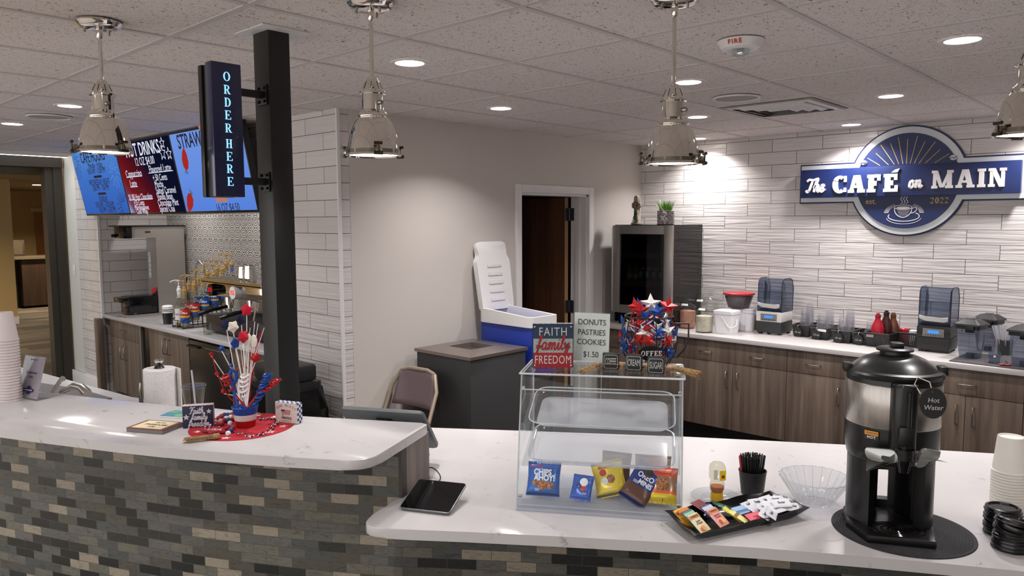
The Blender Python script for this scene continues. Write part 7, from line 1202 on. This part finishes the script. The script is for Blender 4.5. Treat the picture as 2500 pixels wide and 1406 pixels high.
# ------------------------------------------------------------------ black baskets of clear cups
M_BSK = mat('basket_black', (20, 20, 21), .45)
def basket(x, y, w_, d_, h, label, rz, tagtxt=None, plain=False, handle_=True):
    t = thing('black_basket', label, 'basket', (x, y, CTB), rz, 'black plastic baskets'); k = .84
    b = MB()
    def wall(p0, p1, q0, q1, nu, nv, holes=True):
        fr_ = .2
        for i in range(nu):
            for j in range(nv):
                u0, u1, v0, v1 = i/nu, (i+1)/nu, j/nv, (j+1)/nv; P = lambda u, v: (p0*(1-u)+p1*u)*(1-v)+(q0*(1-u)+q1*u)*v
                a_, c_, e_, g_ = P(u0, v0), P(u1, v0), P(u1, v1), P(u0, v1)
                if holes and 0 < j < nv-1 and 0 < i < nu-1:
                    m0, m1, m2, m3 = [P(u0+(u1-u0)*f, v0+(v1-v0)*g) for f, g in ((.24, .24), (.76, .24), (.76, .76), (.24, .76))]
                    for q in ((a_, c_, m1, m0), (c_, e_, m2, m1), (e_, g_, m3, m2), (g_, a_, m0, m3)): b.face(q)
                else: b.face((a_, c_, e_, g_))
    lo = [Vector((sx*w_/2*k, sy*d_/2*k, .002)) for sx, sy in ((-1, -1), (1, -1), (1, 1), (-1, 1))]; hi = [Vector((sx*w_/2, sy*d_/2, h)) for sx, sy in ((-1, -1), (1, -1), (1, 1), (-1, 1))]
    for i in range(4): j = (i+1) % 4; L_ = (hi[j]-hi[i]).length; wall(lo[i], lo[j], hi[i], hi[j], max(5, int(L_/.012)), 8, not plain)
    b.face(lo[::-1]); o = b.build('basket_body', M_BSK, t, smooth=None); md = o.modifiers.new('s', 'SOLIDIFY'); md.thickness = .002
    r_ = MB(); q = hi+[hi[0]]
    for a_, c_ in zip(q, q[1:]): r_.tube([a_, c_], .0045, 6)
    r_.build('rim', M_BSK, t)
    if tagtxt:
        Bg = basis((-.018, -d_/2-.006, h*.42), (1, 0, 0), (0, -.12, 1)); tg_ = MB().prism([(.034*math.cos(k_*PI/14), .038*math.sin(k_*PI/14)) for k_ in range(28)], 0, .002, Bg).build('chalk_tag', mat('chalk_black'), t, smooth=None); sans(tagtxt, .02, Bg @ Matrix.Translation((0, 0, .0022)), mat('chalk'), tg_, depth=.0003, shear=.2); MB().tube([(-.018, -d_/2-.008, h*.42+.034), (-.016, -d_/2-.006, h+.004), (-.012, -d_/2+.006, h+.004)], .0016, 5).build('twine', mat('twine'), tg_)
    return t
M_CUP = thin('pet_cup', (251, 251, 252), haze=.025, hcol=(235, 235, 240)); ccm = MB().lathe([(0, .002), (.027, .002), (.03, .006), (.044, .108), (.046, .109), (.046, .112), (.0445, .112)][::-1], 26).mesh('clear_cup', M_CUP, 40); ccs = MB().lathe([(0, .002), (.022, .002), (.024, .006), (.035, .118), (.037, .119), (.037, .122), (.0355, .122)][::-1], 26).mesh('clear_cup', M_CUP, 40)
def cupstack(x, y, z, n, dz, me_, where_, inv=True):
    for k in range(n): o = bpy.data.objects.new('clear_cup', me_); COL.objects.link(o); o.location = (x, y, z+(.112 if inv else 0)+k*dz); o.rotation_euler = (PI if inv else 0, 0, 0); tag(o, 'clear plastic cup %s, %s from the top' % (where_, ORD[n-1-k] if k < n-1 else 'uppermost'), 'cup', 'clear cups '+where_)
bw, bd, bh = .135, .24, .088
spots = [((1945, 821), '16 oz', 'leftmost cup basket with a 16 oz tag, beside the pale blender'), ((1990, 828), '12 oz', 'second cup basket from the pale blender with a 12 oz tag and white handle slot'), ((2043, 836), '16 oz', 'third cup basket from the pale blender with a faded 16 oz tag'), ((2092, 841), '12 oz', 'fourth cup basket, next to the chocolate syrup, with a twine tied 12 oz tag')]
xs_ = []
for k, (p, tx_, lb) in enumerate(spots):
    q = at(*p, CTB); x = q.x+.03; y = min(q.y+bd/2-.01, 6.0-bd/2); xs_.append((x, y)); bt_ = basket(x, y, bw, bd, bh, lb, 0, tx_)
    if k == 1: MB().prism(rounded([Vector((-.02, -.008)), Vector((.045, -.01)), Vector((.045, .008)), Vector((-.02, .01))], {0: .006, 1: .006, 2: .006, 3: .006}), 0, .002, basis((.01, -bd/2-.003, bh*.84), (1, 0, 0), (0, -.1, 1))).build('handle_slot', M_WHITE, bt_, smooth=None)
cupstack(xs_[0][0], xs_[0][1]-.02, CTB+.01, 9, .0125, ccm, 'in the leftmost basket'); cupstack(xs_[1][0]-.005, xs_[1][1]-.04, CTB+.01, 8, .0115, ccm, 'at the front of the second basket'); cupstack(xs_[1][0]+.012, xs_[1][1]+.06, CTB+.01, 9, .013, ccs, 'at the back of the second basket'); cupstack(xs_[2][0]-.005, xs_[2][1]-.05, CTB+.01, 8, .012, ccm, 'at the front of the third basket'); cupstack(xs_[0][0]-.005, xs_[0][1]+.075, CTB+.01, 12, .013, ccs, 'at the back of the leftmost basket'); cupstack(xs_[2][0]+.004, xs_[2][1]+.055, CTB+.01, 11, .013, ccs, 'at the back of the third basket'); cupstack(xs_[3][0]+.01, xs_[3][1]+.04, CTB+.01, 5, .012, ccs, 'in the fourth basket')
q = at(2122, 846, CTB); sb = basket(q.x+.06, q.y+.12, .17, .26, .1, 'open black basket of red and brown sauce bottles', -.08, plain=True); MB().box((-.07, -.134, .07), (-.02, -.128, .088)).build('brand_label', mat('label_grey', (140, 130, 130), .6), sb)
def sauce(x, y, label, c, cap, h=.23, rz=0):
    t = thing('sauce_bottle', label, 'bottle', (x, y, CTB+.0045), rz, 'sauce bottles in the black basket'); MB().lathe([(0, .0), (.038, .0), (.042, .006), (.042, h*.55), (.034, h*.66), (.018, h*.82), (.017, h*.86)], 28, sx=1, sy=.72).build('bottle', mat(label[:14], c, .35), t); MB().lathe([(.019, h*.86), (.019, h*.95), (.012, h*.96), (.012, h), (0, h)], 20).build('cap', mat('cap_'+label[:8], cap, .4), t); MB().tube([(.024*math.cos(a), -.0305, h*.38+.024*math.sin(a)) for a in [k*PI/12 for k in range(25)]], .0015, 5).build('emblem', mat('emblem_'+label[:6], tuple(min(255, int(v*1.25)+18) for v in c), .4), t)
sauce(q.x+.03, q.y+.07, 'red sauce bottle at the front of the sauce basket', (176, 24, 44), (150, 18, 36)); sauce(q.x+.062, q.y+.15, 'dark brown sauce bottle behind the red one', (64, 30, 28), (40, 22, 22), .245); sauce(q.x+.1, q.y+.18, 'caramel brown sauce bottle at the right of the sauce basket', (104, 62, 40), (92, 54, 36))
q = at(2198, 846, CTB); kb = basket(q.x-.01, min(q.y+.1, 5.9), .24, .2, .1, 'black basket of small jars left of the all black blender', 0)
for (x, y, r, h, c, lb, top) in ((-.06, -.03, .024, .115, (190, 40, 56), 'small jar with a rounded red top in the right basket', (196, 40, 58)), (.01, -.02, .03, .12, (70, 104, 90), 'green jar with a white lid in the right basket', (224, 222, 220)), (.075, -.02, .032, .112, (190, 190, 192), 'clear shaker in the right basket beside the black blender', (206, 206, 206))):
    t = thing('small_jar', lb, 'jar', (q.x-.01+x, min(q.y+.1, 5.9)+y, CTB+.0045), 0, 'small jars in the right basket'); MB().lathe([(0, 0), (r, 0), (r, h*.72), (r*.9, h*.78)], 22).build('body', mat('jar_'+lb[6:12], c, .3), t); MB().lathe([(r*.95, h*.76), (r, h*.78), (r, h*.95), (r*.8, h), (0, h)], 22).build('lid', mat('jarlid_'+lb[6:12], top, .35), t)
# ------------------------------------------------------------------ drying mat with blender jars, straws
P = [at(2317, 882, CTB), at(2500, 906, CTB), at(2560, 912, CTB)]; t = thing('bar_mat', 'dark grey mat under the blender jars at the right edge', 'mat', (0, 0, CTB)); MB().prism([(P[0].x, P[0].y), (P[2].x+.2, P[2].y-.0), (P[2].x+.2, 5.75), (P[0].x+.02, 5.75)], .0005, .007, bev=.002).build('mat', m_speckle('mat_dark', (58, 54, 58), (84, 80, 84), 160), t)
M_JUG = thin('jug_plastic', (198, 204, 216), haze=.12, hcol=(150, 158, 172)); MZ2 = CTB+.0075
def jug(px, py, label, rz=0.3):
    p = at(px, py, MZ2); t = thing('blender_jug', label, 'jug', p[:], rz, 'blender jugs on the mat'); H2 = .2
    def sq(w_, r): return rounded([Vector((-w_, -w_)), Vector((w_, -w_)), Vector((w_, w_)), Vector((-w_, w_))], {0: r, 1: r, 2: r, 3: r}, 4)
    b = MB(); V = [[b.bm.verts.new((v.x, v.y, z)) for v in sq(w_, .025)] for w_, z in ((.052, .001), (.064, H2*.55), (.068, H2))]
    for A_, B2 in zip(V, V[1:]):
        for i in range(len(A_)): b.bm.faces.new((A_[i], A_[(i+1) % len(A_)], B2[(i+1) % len(A_)], B2[i]))
    b.bm.faces.new(V[0][::-1]); b.build('jug', M_JUG, t, smooth=40); m_ = MB()
    for k in range(9): m_.box((.012, -.0685, .05+k*.015), (.026, -.0675, .052+k*.015))
    m_.build('measure_marks', M_DKGREY, t); MB().cyl(.024, .002, .03, seg=18).build('blade_base', mat('jug_base', (66, 70, 80), .4), t)
    b = MB(); b.prism([v[:] for v in sq(.072, .02)], H2-.012, H2+.012); V = [[b.bm.verts.new((v.x, v.y, z)) for v in sq(w_, r_)] for w_, r_, z in ((.082, .02, H2+.012), (.08, .02, H2+.022), (.045, .02, H2+.05), (.043, .018, H2+.05))]
    for A_, B2 in zip(V, V[1:]):
        for i in range(len(A_)): b.bm.faces.new((A_[i], A_[(i+1) % len(A_)], B2[(i+1) % len(A_)], B2[i]))
    b.bm.faces.new(V[-1]); b.bm.faces.new(V[0][::-1]); l_ = b.build('lid', mat('jug_lid', (34, 33, 34), .45), t, smooth=30); MB().box((.0, -.09, H2-.03), (.05, -.066, H2+.012), bev=.004).build('lid_latch', M_BLACK, l_); MB().cyl(.024, H2+.05, H2+.062, seg=20).build('lid_plug', thin('plug_clear', (206, 206, 210), haze=.25), l_)
jug(2368, 872, 'clear blender jug with black lid at the left of the dark mat', -.2); 
p = at(2408, 862, MZ2); jug(2411, 856, 'clear blender jug with black lid behind the left one', -.2); jug(2500, 893, 'clear blender jug with black lid cut off by the right picture edge', -.2)
p = at(2449, 868, MZ2); t = thing('straw_tin', 'dark round tin of clear wrapped straws behind the blender jugs', 'tin', (p.x, p.y+.05, MZ2)); MB().lathe([(0, .001), (.042, .001), (.044, .1), (.0425, .1), (.04, .006), (0, .006)], 30).build('tin', mat('tin_grey', (74, 76, 80), .35, metal=.4), t); rg = random.Random(6)
M_STRW = thin('straw_wrap', (238, 236, 238), haze=.5); smm = MB().tube([(0, 0, 0), (0, 0, .19)], .0042, 6).mesh('straw', M_STRW, 60)
for k in range(26):
    a = k*2.4; r = .03*math.sqrt((k+.5)/26); o = bpy.data.objects.new('straw', smm); COL.objects.link(o); o.location = (p.x+r*.8*math.cos(a), p.y+.05+r*.8*math.sin(a), MZ2+.0065); o.rotation_euler = (-math.sin(a)*r*10*rg.uniform(.6, 1.3), math.cos(a)*r*10*rg.uniform(.6, 1.3), 0); tag(o, 'clear wrapped straw standing in the dark tin at the right', 'straw', 'wrapped straws in the dark tin')
p = at(2427, 886, MZ2); t = thing('measuring_cup', 'small square clear cup on the dark mat between the jugs', 'cup', p[:], .2); MB().prism(R_(-.03, -.03, .03, .03), .001, .004).build('bottom', M_JUG, t); b = MB()
for k in range(4): Mz = Matrix.Rotation(k*PI/2, 4, 'Z'); b.face([Mz @ Vector(v) for v in ((-.027, -.027, .004), (.027, -.027, .004), (.034, -.034, .068), (-.034, -.034, .068))])
b.build('wall', M_JUG, t, smooth=None); MB().box((-.006, -.034, .04), (.006, -.032, .052)).build('label', M_WHITE, t)
p = at(2447, 892, MZ2); t = thing('red_scoops', 'small red and clear measuring spoons lying on the dark mat', 'spoons', p[:]); MB().ball(.012, (0, 0, .0065), 12, sx=1.6, sz=.5).ball(.012, (.03, .012, .0065), 12, sx=1.4, sz=.5).build('bowls', mat('scoop_red', (186, 44, 44), .4), t); MB().tube([(0, 0, .008), (-.05, .02, .006)], .003, 6).tube([(.03, .01, .008), (.01, .05, .02)], .003, 6).build('handles', M_BLACK, t)
